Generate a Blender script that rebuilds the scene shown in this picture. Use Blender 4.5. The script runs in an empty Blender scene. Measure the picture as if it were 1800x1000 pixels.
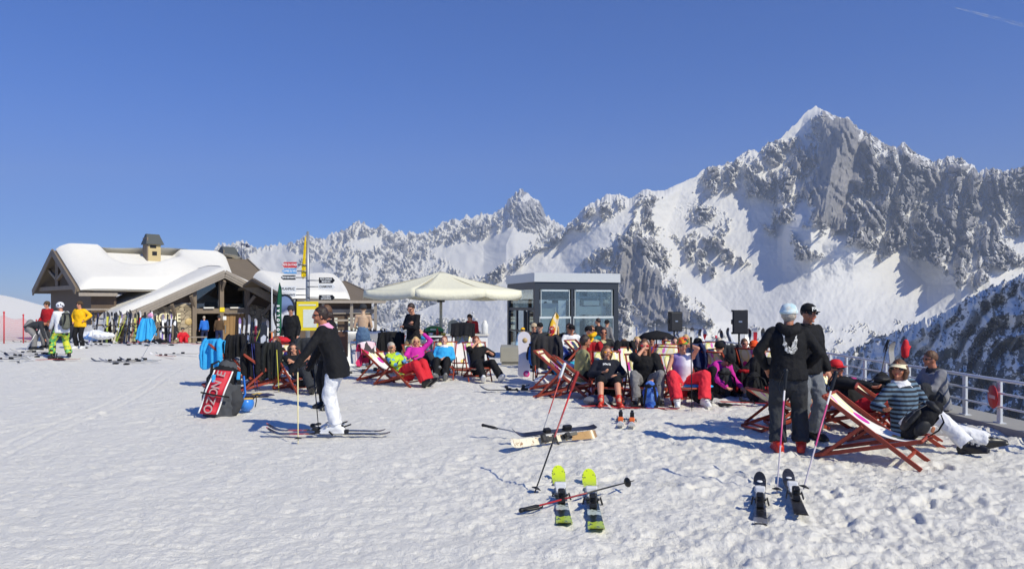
import bpy, bmesh, math, random
import numpy as np
from mathutils import Vector, Matrix, Euler, Quaternion
R = math.radians
random.seed(7)
scn = bpy.context.scene
COL = scn.collection
F = 1250.0          # focal length of the photograph in its own pixels
EYE = 1.7
HOR = 535.0
def gp(px, py, z=0.0):
    """ground point seen at photo pixel (px,py) when the ground there is at height z"""
    d = F * (EYE - z) / (py - HOR)
    return Vector(((px - 900) / F * d, d, z))
def dp(px, d, z=0.0):
    return Vector(((px - 900) / F * d, d, z))
def zpix(py, d):
    return EYE - (py - HOR) / F * d

# ------------------------------------------------------------------ colour and materials
def lin(c):
    return tuple((x / 12.92 if x <= .04045 else ((x + .055) / 1.055) ** 2.4) for x in c)
def S(r, g, b):
    return lin((r / 255., g / 255., b / 255.))
_M = {}
class NT:
    def __init__(s, name):
        s.m = bpy.data.materials.new(name); s.m.use_nodes = True
        s.t = s.m.node_tree; s.n = s.t.nodes; s.l = s.t.links
        s.b = s.n['Principled BSDF']
    def add(s, typ, **kw):
        nd = s.n.new(typ)
        for k, v in kw.items():
            if k.startswith('i_'):
                nd.inputs[k[2:].replace('_', ' ')].default_value = v
            else: setattr(nd, k, v)
        return nd
    def link(s, a, b): s.l.new(a, b)
    def math(s, op, a, b=None, c=None, clamp=False):
        nd = s.n.new('ShaderNodeMath'); nd.operation = op; nd.use_clamp = clamp
        for i, x in enumerate((a, b, c)):
            if x is None: continue
            if isinstance(x, (int, float)): nd.inputs[i].default_value = x
            else: s.l.new(x, nd.inputs[i])
        return nd.outputs[0]
    def mix(s, fac, a, b):
        nd = s.n.new('ShaderNodeMix'); nd.data_type = 'RGBA'
        for i, x in ((0, fac), (6, a), (7, b)):
            if isinstance(x, tuple): nd.inputs[i].default_value = (*x[:3], 1)
            elif isinstance(x, (int, float)): nd.inputs[i].default_value = x
            else: s.l.new(x, nd.inputs[i])
        return nd.outputs[2]
    def noise(s, scale, detail=4, rough=.55, vec=None, dist=0.0):
        nd = s.add('ShaderNodeTexNoise'); nd.inputs['Scale'].default_value = scale
        nd.inputs['Detail'].default_value = detail; nd.inputs['Roughness'].default_value = rough
        nd.inputs['Distortion'].default_value = dist
        if vec is not None: s.l.new(vec, nd.inputs['Vector'])
        return nd.outputs['Fac']
    def obj(s): 
        return s.add('ShaderNodeTexCoord').outputs['Object']
    def uv(s):
        return s.add('ShaderNodeTexCoord').outputs['UV']
    def xyz(s, v):
        nd = s.add('ShaderNodeSeparateXYZ'); s.l.new(v, nd.inputs[0]); return nd.outputs
    def ramp(s, fac, p0, p1):
        nd = s.add('ShaderNodeMapRange'); nd.interpolation_type = 'SMOOTHSTEP'
        s.l.new(fac, nd.inputs[0]); nd.inputs[1].default_value = p0; nd.inputs[2].default_value = p1
        return nd.outputs[0]
    def bump(s, h, strength=.4, dist=.01):
        nd = s.add('ShaderNodeBump'); nd.inputs['Strength'].default_value = strength
        nd.inputs['Distance'].default_value = dist; s.l.new(h, nd.inputs['Height'])
        s.l.new(nd.outputs[0], s.b.inputs['Normal'])
    def color(s, c):
        if isinstance(c, tuple): s.b.inputs['Base Color'].default_value = (*c[:3], 1)
        else: s.l.new(c, s.b.inputs['Base Color'])
    def set(s, **kw):
        for k, v in kw.items(): s.b.inputs[k.replace('_', ' ')].default_value = v
        return s
def cloth(name, c, c2=None, rough=.85, var=.25, sheen=.0):
    """woven or quilted fabric with folds"""
    if name in _M: return _M[name]
    n = NT(name); v = n.obj()
    f = n.noise(9, 5, .6, v); f2 = n.noise(60, 3, .5, v)
    dark = tuple(x * (1 - var) for x in c); light = tuple(min(1, x * (1 + var)) for x in c)
    n.color(n.mix(f, dark, light if c2 is None else c2)); n.set(Roughness=rough)
    n.b.inputs['Specular IOR Level'].default_value = .25
    n.bump(n.math('ADD', f, n.math('MULTIPLY', f2, .25)), .55, .03)
    _M[name] = n.m; return n.m
def plain(name, c, rough=.5, metal=0., var=.12, scale=12, bump=0., spec=.4):
    if name in _M: return _M[name]
    n = NT(name); v = n.obj(); f = n.noise(scale, 4, .6, v)
    n.color(n.mix(f, tuple(x * (1 - var) for x in c), tuple(min(1, x * (1 + var)) for x in c)))
    n.set(Roughness=rough, Metallic=metal); n.b.inputs['Specular IOR Level'].default_value = spec
    if bump: n.bump(f, bump, .01)
    _M[name] = n.m; return n.m
def wood(name, c, scale=3.0, rough=.7, var=.35):
    if name in _M: return _M[name]
    n = NT(name); v = n.obj()
    mp = n.add('ShaderNodeMapping'); mp.inputs['Scale'].default_value = (scale * 6, scale * 6, scale * .8); n.link(v, mp.inputs[0])
    f = n.noise(1.0, 5, .65, mp.outputs[0], .6); g = n.noise(scale * .6, 2, .5, v)
    n.color(n.mix(n.math('ADD', n.math('MULTIPLY', f, .7), n.math('MULTIPLY', g, .3)), tuple(x * (1 - var) for x in c), tuple(min(1, x * (1 + var)) for x in c)))
    n.set(Roughness=rough); n.bump(f, .3, .008); _M[name] = n.m; return n.m
def patch(name, cols, scale=6, rough=.8):
    """fabric with blotchy multi-coloured print"""
    if name in _M: return _M[name]
    n = NT(name); v = n.obj()
    vo = n.add('ShaderNodeTexVoronoi'); vo.inputs['Scale'].default_value = scale; n.link(v, vo.inputs['Vector'])
    sx = n.xyz(vo.outputs['Color'])[0]
    cr = n.add('ShaderNodeValToRGB'); cr.color_ramp.interpolation = 'CONSTANT'
    el = cr.color_ramp.elements
    while len(el) < len(cols): el.new(.5)
    for i, c in enumerate(cols):
        el[i].position = i / len(cols); el[i].color = (*c, 1)
    n.link(sx, cr.inputs[0]); n.color(cr.outputs[0]); n.set(Roughness=rough)
    f = n.noise(11, 4, .6, v); n.bump(f, .5, .03); _M[name] = n.m; return n.m

# ------------------------------------------------------------------ mesh builder
class MB:
    def __init__(s): s.v = []; s.f = []; s.mi = []; s.sm = []; s.uv = {}
    def add(s, vs, fs, mi=0, smooth=False, M=None, uvs=None):
        o = len(s.v)
        for p in vs:
            p = Vector(p)
            s.v.append(M @ p if M is not None else p)
        for k, f in enumerate(fs):
            if uvs is not None: s.uv[len(s.f)] = [uvs[i] for i in f]
            s.f.append([i + o for i in f]); s.mi.append(mi); s.sm.append(smooth)
        return s
    def box(s, c, d, M=None, mi=0, bev=0.0):
        c = Vector(c); x, y, z = d[0] / 2, d[1] / 2, d[2] / 2
        if bev <= 0:
            vs = [c + Vector((a * x, b * y, e * z)) for e in (-1, 1) for b in (-1, 1) for a in (-1, 1)]
            fs = [(0, 2, 3, 1), (4, 5, 7, 6), (0, 1, 5, 4), (2, 6, 7, 3), (0, 4, 6, 2), (1, 3, 7, 5)]
            return s.add(vs, fs, mi, False, M)
        bm = bmesh.new(); bmesh.ops.create_cube(bm, size=1)
        for v in bm.verts: v.co = Vector((v.co.x * d[0], v.co.y * d[1], v.co.z * d[2]))
        bmesh.ops.bevel(bm, geom=list(bm.edges), offset=min(bev, min(d) * .45), segments=2, affect='EDGES', profile=.5)
        vs = [c + v.co for v in bm.verts]; bm.verts.index_update()
        fs = [[v.index for v in f.verts] for f in bm.faces]; bm.free()
        return s.add(vs, fs, mi, False, M)
    def beam(s, a, b, w, h, mi=0, up=(0, 0, 1), bev=0.0):
        """rectangular bar from a to b; w across, h along up"""
        a = Vector(a); b = Vector(b); d = b - a; L = d.length
        if L < 1e-6: return s
        y = d / L; u = Vector(up); x = y.cross(u)
        if x.length < 1e-4: x = y.cross(Vector((1, 0, 0)))
        x.normalize(); z = x.cross(y)
        M = Matrix(((x.x, y.x, z.x, 0), (x.y, y.y, z.y, 0), (x.z, y.z, z.z, 0), (0, 0, 0, 1)))
        M.translation = (a + b) / 2
        return s.box((0, 0, 0), (w, L, h), M, mi, bev)
    def tube(s, pts, rad, n=10, mi=0, caps=True, flat=1.0, round_caps=False, up=None):
        """tube through pts; rad number or list; flat squashes the section along the second axis"""
        pts = [Vector(p) for p in pts]
        if not hasattr(rad, '__len__'): rad = [rad] * len(pts)
        rad = list(rad)
        if round_caps:
            d0 = (pts[0] - pts[1]).normalized(); d1 = (pts[-1] - pts[-2]).normalized()
            h = []; t = []
            for a in (80, 50, 25):
                h.append((pts[0] + d0 * rad[0] * math.sin(R(a)), rad[0] * math.cos(R(a))))
                t.append((pts[-1] + d1 * rad[-1] * math.sin(R(a)), rad[-1] * math.cos(R(a))))
            t.reverse()
            pts = [x[0] for x in h] + pts + [x[0] for x in t]
            rad = [x[1] for x in h] + rad + [x[1] for x in t]
        tang = []
        for i in range(len(pts)):
            a = pts[max(i - 1, 0)]; b = pts[min(i + 1, len(pts) - 1)]
            d = b - a; tang.append(d.normalized() if d.length > 1e-9 else Vector((0, 0, 1)))
        x = tang[0].cross(Vector(up) if up is not None else Vector((0, 0, 1)))
        if x.length < .05: x = tang[0].cross(Vector((0, 1, 0)))
        if x.length < .05: x = tang[0].cross(Vector((1, 0, 0)))
        x.normalize(); vs = []; fs = []
        for i, p in enumerate(pts):
            if i: 
                x = x - tang[i] * x.dot(tang[i])
                x.normalize()
            y = tang[i].cross(x)
            for k in range(n):
                a = 2 * math.pi * k / n
                vs.append(p + x * (rad[i] * math.cos(a)) + y * (rad[i] * flat * math.sin(a)))
        m = len(pts)
        for i in range(m - 1):
            for k in range(n):
                k2 = (k + 1) % n
                fs.append((i * n + k, i * n + k2, (i + 1) * n + k2, (i + 1) * n + k))
        if caps:
            fs.append(tuple(range(n - 1, -1, -1))); fs.append(tuple((m - 1) * n + k for k in range(n)))
        return s.add(vs, fs, mi, True)
    def ell(s, c, r, M=None, mi=0, nu=14, nv=10, fn=None):
        c = Vector(c); vs = [c + Vector((0, 0, r[2]))]; fs = []
        for j in range(1, nv):
            t = math.pi * j / nv
            for i in range(nu):
                a = 2 * math.pi * i / nu
                vs.append(c + Vector((r[0] * math.sin(t) * math.cos(a), r[1] * math.sin(t) * math.sin(a), r[2] * math.cos(t))))
        vs.append(c - Vector((0, 0, r[2])))
        for i in range(nu): fs.append((0, 1 + i, 1 + (i + 1) % nu))
        for j in range(nv - 2):
            for i in range(nu):
                a = 1 + j * nu + i; b = 1 + j * nu + (i + 1) % nu
                fs.append((a, a + nu, b + nu, b))
        o = 1 + (nv - 2) * nu; e = len(vs) - 1
        for i in range(nu): fs.append((o + i, e, o + (i + 1) % nu))
        if fn: vs = [fn(v) for v in vs]
        return s.add(vs, fs, mi, True, M)
    def prism(s, poly, z0, z1, M=None, mi=0):
        """polygon in xy extruded from z0 to z1 (counter-clockwise)"""
        n = len(poly); vs = [(p[0], p[1], z0) for p in poly] + [(p[0], p[1], z1) for p in poly]
        fs = [tuple(range(n - 1, -1, -1)), tuple(range(n, 2 * n))] + [(i, (i + 1) % n, n + (i + 1) % n, n + i) for i in range(n)]
        return s.add(vs, fs, mi, False, M)
    def lathe(s, prof, n=20, M=None, mi=0):
        vs = []; fs = []
        for r, z in prof:
            for k in range(n):
                a = 2 * math.pi * k / n; vs.append((r * math.cos(a), r * math.sin(a), z))
        for i in range(len(prof) - 1):
            for k in range(n):
                k2 = (k + 1) % n; fs.append((i * n + k, i * n + k2, (i + 1) * n + k2, (i + 1) * n + k))
        return s.add(vs, fs, mi, True, M)
    def grid(s, P, mi=0, smooth=True, uv=False):
        """P[i][j] of points"""
        m = len(P); n = len(P[0]); vs = [p for r in P for p in r]
        fs = [(i * n + j, i * n + j + 1, (i + 1) * n + j + 1, (i + 1) * n + j) for i in range(m - 1) for j in range(n - 1)]
        uvs = [(j / (n - 1), i / (m - 1)) for i in range(m) for j in range(n)] if uv else None
        return s.add(vs, fs, mi, smooth, None, uvs)
    def mesh(s, name):
        me = bpy.data.meshes.new(name); me.from_pydata([tuple(v) for v in s.v], [], s.f)
        me.polygons.foreach_set('material_index', s.mi); me.polygons.foreach_set('use_smooth', s.sm)
        if s.uv:
            ul = me.uv_layers.new(name='UVMap')
            for fi, uvs in s.uv.items():
                p = me.polygons[fi]
                for li, u in zip(p.loop_indices, uvs): ul.data[li].uv = u
        me.update(); return me
def link(name, me, mats, parent=None):
    o = bpy.data.objects.new(name, me)
    for m in (mats if isinstance(mats, (list, tuple)) else [mats]): me.materials.append(m)
    COL.objects.link(o)
    if parent is not None: o.parent = parent
    return o
def part(name, mb, mats, parent=None, label=None):
    o = link(name, mb.mesh(name), mats, parent)
    if label: o['label'] = label
    return o
def thicken(o, t, off=0.0):
    m = o.modifiers.new('s', 'SOLIDIFY'); m.thickness = t; m.offset = off; return o
def thing(name, label, cat, loc=(0, 0, 0), rz=0.0, group=None, rx=0.0, ry=0.0):
    o = bpy.data.objects.new(name, None); COL.objects.link(o); o.empty_display_size = .2
    o.location = loc; o.rotation_euler = (rx, ry, rz); o['label'] = label; o['category'] = cat
    if group: o['group'] = group
    return o
def tag(o, label, cat, group=None):
    o['label'] = label; o['category'] = cat
    if group: o['group'] = group
    return o
def struct(o, kind='structure', label=None):
    o['kind'] = kind
    if label: o['label'] = label
    return o
def copy_tree(o, parent=None):
    c = o.copy(); COL.objects.link(c)
    if parent is not None:
        c.parent = parent
    for ch in o.children: copy_tree(ch, c)
    return c
def clone(o, loc, rz=0.0, label=None, group=None, rx=None, ry=None):
    c = copy_tree(o); c.location = loc
    e = c.rotation_euler; c.rotation_euler = (e.x if rx is None else rx, e.y if ry is None else ry, rz)
    if label: c['label'] = label
    if group: c['group'] = group
    return c
def evaluated(o):
    dg = bpy.context.evaluated_depsgraph_get(); dg.update()
    return bpy.data.meshes.new_from_object(o.evaluated_get(dg))
def remesh(mb, voxel, smooth=2, adapt=0.0):
    """fuses closed overlapping pieces into ONE continuous surface"""
    me = mb.mesh('tmp'); o = bpy.data.objects.new('tmp', me); COL.objects.link(o)
    m = o.modifiers.new('r', 'REMESH'); m.mode = 'VOXEL'; m.voxel_size = voxel; m.use_smooth_shade = True; m.adaptivity = adapt
    if smooth:
        k = o.modifiers.new('k', 'SMOOTH'); k.iterations = smooth; k.factor = .5
    r = evaluated(o); bpy.data.objects.remove(o); bpy.data.meshes.remove(me)
    r.polygons.foreach_set('use_smooth', [True] * len(r.polygons)); return r
def text_mesh(txt, size, extrude=.002, spacing=1.0, bold=0.0):
    cu = bpy.data.curves.new('t', 'FONT'); cu.body = txt; cu.size = size; cu.extrude = extrude
    cu.align_x = 'CENTER'; cu.align_y = 'CENTER'; cu.space_character = spacing; cu.offset = bold
    cu.resolution_u = 3
    o = bpy.data.objects.new('t', cu); COL.objects.link(o); me = evaluated(o)
    bpy.data.objects.remove(o); return me
def text(name, txt, size, mt, M, parent, extrude=.002, spacing=1.0, bold=0.0, flatten=1.0):
    me = text_mesh(txt, size, extrude, spacing, bold)
    if flatten != 1.0:
        for v in me.vertices: v.co.x *= flatten
    me.transform(M); return link(name, me, mt, parent)
def frameM(origin, x, y):
    """matrix with local x, y directions (z = x cross y)"""
    x = Vector(x).normalized(); y = Vector(y); y = (y - x * y.dot(x)).normalized(); z = x.cross(y)
    M = Matrix(((x.x, y.x, z.x, 0), (x.y, y.y, z.y, 0), (x.z, y.z, z.z, 0), (0, 0, 0, 1))); M.translation = Vector(origin)
    return M

# ------------------------------------------------------------------ numpy noise
def _hash(ix, iy, seed):
    h = (ix.astype(np.int64) * 374761393 + iy.astype(np.int64) * 668265263 + seed * 1442695041) & 0xffffffff
    h = ((h ^ (h >> 13)) * 1274126177) & 0xffffffff
    return (h ^ (h >> 16)) & 0xffffffff
def perlin(x, y, seed=0):
    x0 = np.floor(x); y0 = np.floor(y); fx = x - x0; fy = y - y0
    ix = x0.astype(np.int64); iy = y0.astype(np.int64)
    def g(dx, dy):
        a = _hash(ix + dx, iy + dy, seed) / 4294967296.0 * 2 * np.pi
        return np.cos(a) * (fx - dx) + np.sin(a) * (fy - dy)
    u = fx * fx * fx * (fx * (fx * 6 - 15) + 10); v = fy * fy * fy * (fy * (fy * 6 - 15) + 10)
    a = g(0, 0); b = g(1, 0); c = g(0, 1); d = g(1, 1)
    return (a + u * (b - a)) * (1 - v) + (c + u * (d - c)) * v
def fbm(x, y, oct=5, gain=.5, lac=2.03, seed=0):
    s = 0; a = 1.
    for o in range(oct):
        s = s + a * perlin(x, y, seed + o); x = x * lac + 3.7; y = y * lac + 1.3; a *= gain
    return s
def ridged(x, y, oct=5, gain=.55, lac=2.07, seed=0):
    s = 0; a = 1.; w = 1.
    for o in range(oct):
        n = 1 - np.abs(perlin(x, y, seed + o)) * 2; n = n * n * w
        s = s + a * n; w = np.clip(n * 1.6, 0, 1); x = x * lac + 5.1; y = y * lac + 2.9; a *= gain
    return s
def sstep(x, a, b):
    t = np.clip((x - a) / (b - a), 0, 1); return t * t * (3 - 2 * t)
def gridmesh(name, X, Y, Z, mats, flip=False, attrs=None):
    m, n = X.shape; co = np.stack([X, Y, Z], -1).reshape(-1, 3).astype(np.float32)
    i = np.arange(m - 1)[:, None] * n + np.arange(n - 1)[None, :]
    q = np.stack([i, i + 1, i + n + 1, i + n], -1).reshape(-1, 4)
    if flip: q = q[:, ::-1]
    me = bpy.data.meshes.new(name); me.vertices.add(len(co)); me.vertices.foreach_set('co', co.ravel())
    k = len(q); me.loops.add(k * 4); me.polygons.add(k)
    me.loops.foreach_set('vertex_index', q.ravel().astype(np.int32))
    me.polygons.foreach_set('loop_start', (np.arange(k) * 4).astype(np.int32))
    me.polygons.foreach_set('use_smooth', np.ones(k, bool))
    me.update(calc_edges=True)
    for an, av in (attrs or {}).items():
        at = me.attributes.new(an, 'FLOAT', 'POINT'); at.data.foreach_set('value', av.ravel().astype(np.float32))
    o = bpy.data.objects.new(name, me); COL.objects.link(o)
    for mt in mats: me.materials.append(mt)
    return o
# ================================================================== camera, light, sky
cam_d = bpy.data.cameras.new('camera'); cam = bpy.data.objects.new('camera', cam_d); COL.objects.link(cam)
cam.location = (0, 0, EYE); cam.rotation_euler = (R(90), 0, 0)
cam_d.sensor_width = 36; cam_d.lens = F / 1800 * 36; cam_d.shift_y = (HOR - 500) / 1800
cam_d.clip_start = .1; cam_d.clip_end = 60000
scn.camera = cam
SUN = Vector((.75, -.66, 0)).normalized(); ELEV = R(41)
sdir = Vector((SUN.x * math.cos(ELEV), SUN.y * math.cos(ELEV), math.sin(ELEV)))
sl = bpy.data.lights.new('sun', 'SUN'); sl.energy = 4.7; sl.angle = R(.53); sl.color = (1, .945, .755)
so = bpy.data.objects.new('sun', sl); COL.objects.link(so); so.rotation_euler = sdir.to_track_quat('Z', 'Y').to_euler(); so.location = (20, -20, 30)
w = bpy.data.worlds.new('World'); scn.world = w; w.use_nodes = True
wn = w.node_tree.nodes; bg = wn['Background']
sky = wn.new('ShaderNodeTexSky'); sky.sky_type = 'NISHITA'; sky.sun_disc = False
sky.sun_elevation = ELEV; sky.sun_rotation = math.atan2(sdir.x, sdir.y)
sky.altitude = 1500; sky.air_density = 1.1; sky.dust_density = .25; sky.ozone_density = 2.0
hs = wn.new('ShaderNodeHueSaturation'); hs.inputs['Saturation'].default_value = 1.18
tn = wn.new('ShaderNodeMix'); tn.data_type = 'RGBA'; tn.blend_type = 'MULTIPLY'; tn.inputs[0].default_value = 1; tn.inputs[7].default_value = (.72, .95, 1.66, 1)
w.node_tree.links.new(sky.outputs[0], tn.inputs[6]); w.node_tree.links.new(tn.outputs[2], hs.inputs['Color']); w.node_tree.links.new(hs.outputs[0], bg.inputs[0]); bg.inputs[1].default_value = .079
scn.view_settings.view_transform = 'Standard'; scn.view_settings.look = 'None'; scn.view_settings.exposure = 0.0
scn.view_settings.gamma = 1
scn.cycles.max_bounces = 6; scn.cycles.transparent_max_bounces = 8
scn.cycles.use_denoising = True

# ================================================================== snow ground
def gz_np(x, y):
    wl = 1 - sstep(x, -15, -9)
    zc = -.5 * sstep(y, 18.5, 27) - .4 * sstep(y, 27, 46)
    zl = .1 * sstep(y, 15, 24) - .85 * sstep(y, 27, 46)
    z = zl * wl + zc * (1 - wl)
    z = z + 4.2 * sstep(y, 55, 110) * (1 - sstep(x / np.maximum(y, 1), -.75, -.56))
    return z
def gz(x, y):
    return float(gz_np(np.array(float(x)), np.array(float(y))))
def G(px, py):
    """ground point at a photo pixel, following the ground's gentle drop"""
    d = F * EYE / (py - HOR)
    for _ in range(60):
        z = gz((px - 900) / F * d, d); d = d * .5 + .5 * F * (EYE - z) / (py - HOR)
    x = (px - 900) / F * d; return Vector((x, d, gz(x, d)))
def on(px, d, dz=0.0):
    """point of the ground at depth d in the direction of photo column px"""
    x = (px - 900) / F * d; return Vector((x, d, gz(x, d) + dz))

def build_ground():
    ya = np.exp(np.linspace(math.log(2.3), math.log(60), 740)); yb = np.exp(np.linspace(math.log(60.6), math.log(16000), 60))
    yy = np.concatenate([ya, yb]); uu = np.linspace(-1.3, 1.3, 1040)
    U, Y = np.meshgrid(uu, yy); X = U * Y
    Z = gz_np(X, Y)
    near = 1 - sstep(Y, 30, 55)
    churn = .45 + .75 * sstep(X / Y, -.25, .25) * (1 - .4 * sstep(Y, 9, 16))
    lump = fbm(X * 3.1, Y * 3.1, 3, .5, seed=11) * .026 + fbm(X * .7, Y * .7, 3, .5, seed=12) * .045
    tr = np.clip(ridged(X * 1.7 + .3 * perlin(X * .8, Y * .8, 5), Y * 4.2, 3, .5, seed=21) - .95, 0, 1) * .035
    rng = np.random.RandomState(4)
    dent = np.zeros_like(X)
    # boot prints: a jittered lattice of shallow oval holes
    cx = np.floor(X / .42); cy = np.floor(Y / .42)
    for dx in (-1, 0, 1):
        for dy in (-1, 0, 1):
            hx = _hash((cx + dx).astype(np.int64), (cy + dy).astype(np.int64), 91) / 4294967296.
            hy = _hash((cx + dx).astype(np.int64), (cy + dy).astype(np.int64), 92) / 4294967296.
            ha = _hash((cx + dx).astype(np.int64), (cy + dy).astype(np.int64), 93) / 4294967296.
            px_ = (cx + dx + .15 + .7 * hx) * .42; py_ = (cy + dy + .15 + .7 * hy) * .42
            a = ha * 6.283; ca, sa = np.cos(a), np.sin(a)
            ex = ((X - px_) * ca + (Y - py_) * sa) / .17; ey = (-(X - px_) * sa + (Y - py_) * ca) / .075
            r = np.sqrt(ex * ex + ey * ey)
            dent += np.where(ha > .35, (-(1 - sstep(r, .55, 1.0)) + .45 * np.exp(-((r - 1.25) / .25) ** 2)) * (.3 + .7 * hy), 0)
    pm = sstep(fbm(X * .35, Y * .35, 2, .5, seed=71), -.18, .15)
    Z = Z + near * (churn * (lump + .032 * dent * pm * (1 - sstep(Y, 20, 30))) - tr * .6 + (fbm(X * 8, Y * 8, 3, .55, seed=31) * .021 * (.45 + .9 * sstep(fbm(X * .5, Y * .5, 3, .5, seed=72), -.25, .25)) + .02 * np.clip(fbm(X * 6, Y * 6, 2, .5, seed=33) - .22, 0, 1) + .012 * fbm(X * 15, Y * 15, 2, .5, seed=35) * (1 - sstep(Y, 9, 14))) * churn)
    for (ax, ay, bx, by) in ((-9, 4, -2.2, 24), (-8.7, 4, -1.95, 24), (-4.2, 3, -9.5, 22), (-4.45, 3, -9.8, 22), (4.8, 3, 1.6, 10.5), (-14, 12, 2, 15), (-14, 12.3, 2, 15.35)):
        L = math.hypot(bx - ax, by - ay); ux, uy = (bx - ax) / L, (by - ay) / L; s_ = (X - ax) * ux + (Y - ay) * uy; d_ = -(X - ax) * uy + (Y - ay) * ux + .12 * np.sin(s_ * .55 + ax)
        on_ = sstep(s_, 0, 1) * (1 - sstep(s_, L - 1, L)) * near; Z += on_ * (-.010 * np.exp(-(d_ / .05) ** 4) + .004 * np.exp(-((np.abs(d_) - .075) / .025) ** 2))
    # snow banked up against the edge kerb
    Z += .10 * np.exp(-((X - 6.25) / .35) ** 2) * (.5 + fbm(X * 1.4, Y * 1.4, 2, seed=8)) * (Y < 18)
    # the terrace ends: past the railing the slope falls into the valley
    xe = 6.72 - 1.45 * sstep(Y, 14.5, 21) + 3 * sstep(Y, 60, 80)
    over = np.maximum(X - xe, 0) + np.minimum(np.maximum(Y - 36, 0), np.maximum(X + .2 * Y, 0))
    over = over + np.maximum(Y - 130, 0)
    Z = Z - np.minimum(over * .85, 700)
    n = NT('snow'); v = n.obj()
    f = n.noise(2.2, 6, .6, v); g = n.noise(26, 5, .65, v); h = n.noise(150, 2, .5, v)
    c = n.mix(f, S(226, 223, 214), S(239, 235, 226))
    dirt = n.ramp(n.noise(1.1, 6, .7, v), .6, .78)
    c = n.mix(n.math('MULTIPLY', dirt, .16), c, S(170, 160, 145))
    n.color(c); n.set(Roughness=.55); n.b.inputs['Specular IOR Level'].default_value = .3
    n.bump(n.math('ADD', n.math('MULTIPLY', g, .8), n.math('MULTIPLY', h, .35)), .8, .036)
    o = gridmesh('snow_ground', X, Y, Z, [n.m]); struct(o)
    return n.m
SNOW = build_ground()

# ================================================================== mountains
def polysd(px, py, pts):
    """signed distance in the same units to a polygon, positive inside"""
    d = np.full(px.shape, 1e9); ins = np.zeros(px.shape, bool); m = len(pts)
    for i in range(m):
        x0, y0 = pts[i]; x1, y1 = pts[(i + 1) % m]
        ex, ey = x1 - x0, y1 - y0; L = ex * ex + ey * ey + 1e-9
        t = np.clip(((px - x0) * ex + (py - y0) * ey) / L, 0, 1)
        d = np.minimum(d, (px - x0 - t * ex) ** 2 + (py - y0 - t * ey) ** 2)
        c = ((y0 > py) != (y1 > py)) & (px < (x1 - x0) * (py - y0) / (y1 - y0 + 1e-12) + x0)
        ins ^= c
    d = np.sqrt(d); return np.where(ins, d, -d)
def tent(px, py, line, amp, wl, wr):
    """asymmetric spur: crest along a line running down the face, wl / wr its widths"""
    ly = np.array([p[1] for p in line], float); lx = np.array([p[0] for p in line], float)
    x = np.interp(py, ly, lx); w = sstep(py, ly[0] - 25, ly[0] + 5) * (1 - sstep(py, ly[-1] - 20, ly[-1] + 110))
    d = px - x; return amp * w * np.where(d < 0, np.clip(1 + d / wl, 0, 1), np.clip(1 - d / wr, 0, 1))
def tri(n):
    f = n - np.floor(n); return 1 - 2 * np.abs(f - .5)
def ribs(x, y, L, slant, seed, warp=.8, stretch=2.6):
    """planar ribs and gullies running down a face: 1 on a rib, 0 in a gully"""
    w = perlin(x / (L * 1.7), y / (L * stretch), seed) * warp * 2 + perlin(x / (L * .7), y / (L * .9), seed + 9) * warp * .55
    return tri((x + slant * y) / L + w)
def rockmat(name, rock, rock2, snow, scale, thr=.5, blue=0):
    n = NT(name); v = n.obj(); 
    at = n.add('ShaderNodeAttribute'); at.attribute_name = 'rock'
    mp = n.add('ShaderNodeMapping'); mp.inputs['Scale'].default_value = (1, 1, .38); mp.inputs['Rotation'].default_value = (0, R(18), 0); n.link(v, mp.inputs[0])
    fi = n.noise(scale, 6, .66, mp.outputs[0]); co = n.noise(scale * .22, 4, .6, v)
    k = n.math('ADD', at.outputs['Fac'], n.math('MULTIPLY', n.math('SUBTRACT', fi, .5), .36))
    k = n.ramp(k, thr - .05, thr + .05)
    rc = n.mix(n.ramp(n.math('ADD', n.math('MULTIPLY', fi, .5), n.math('MULTIPLY', co, .5)), .35, .65), rock2, rock)
    n.color(n.mix(k, snow, rc)); n.set(Roughness=.9); n.b.inputs['Specular IOR Level'].default_value = .1
    bp = n.add('ShaderNodeBump'); bp.inputs['Distance'].default_value = 1.0 / scale * .5
    n.link(n.math('MULTIPLY', k, .35), bp.inputs['Strength']); n.link(fi, bp.inputs['Height']); n.link(bp.outputs[0], n.b.inputs['Normal'])
    return n.m
SN = S(226, 224, 220)
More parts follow.
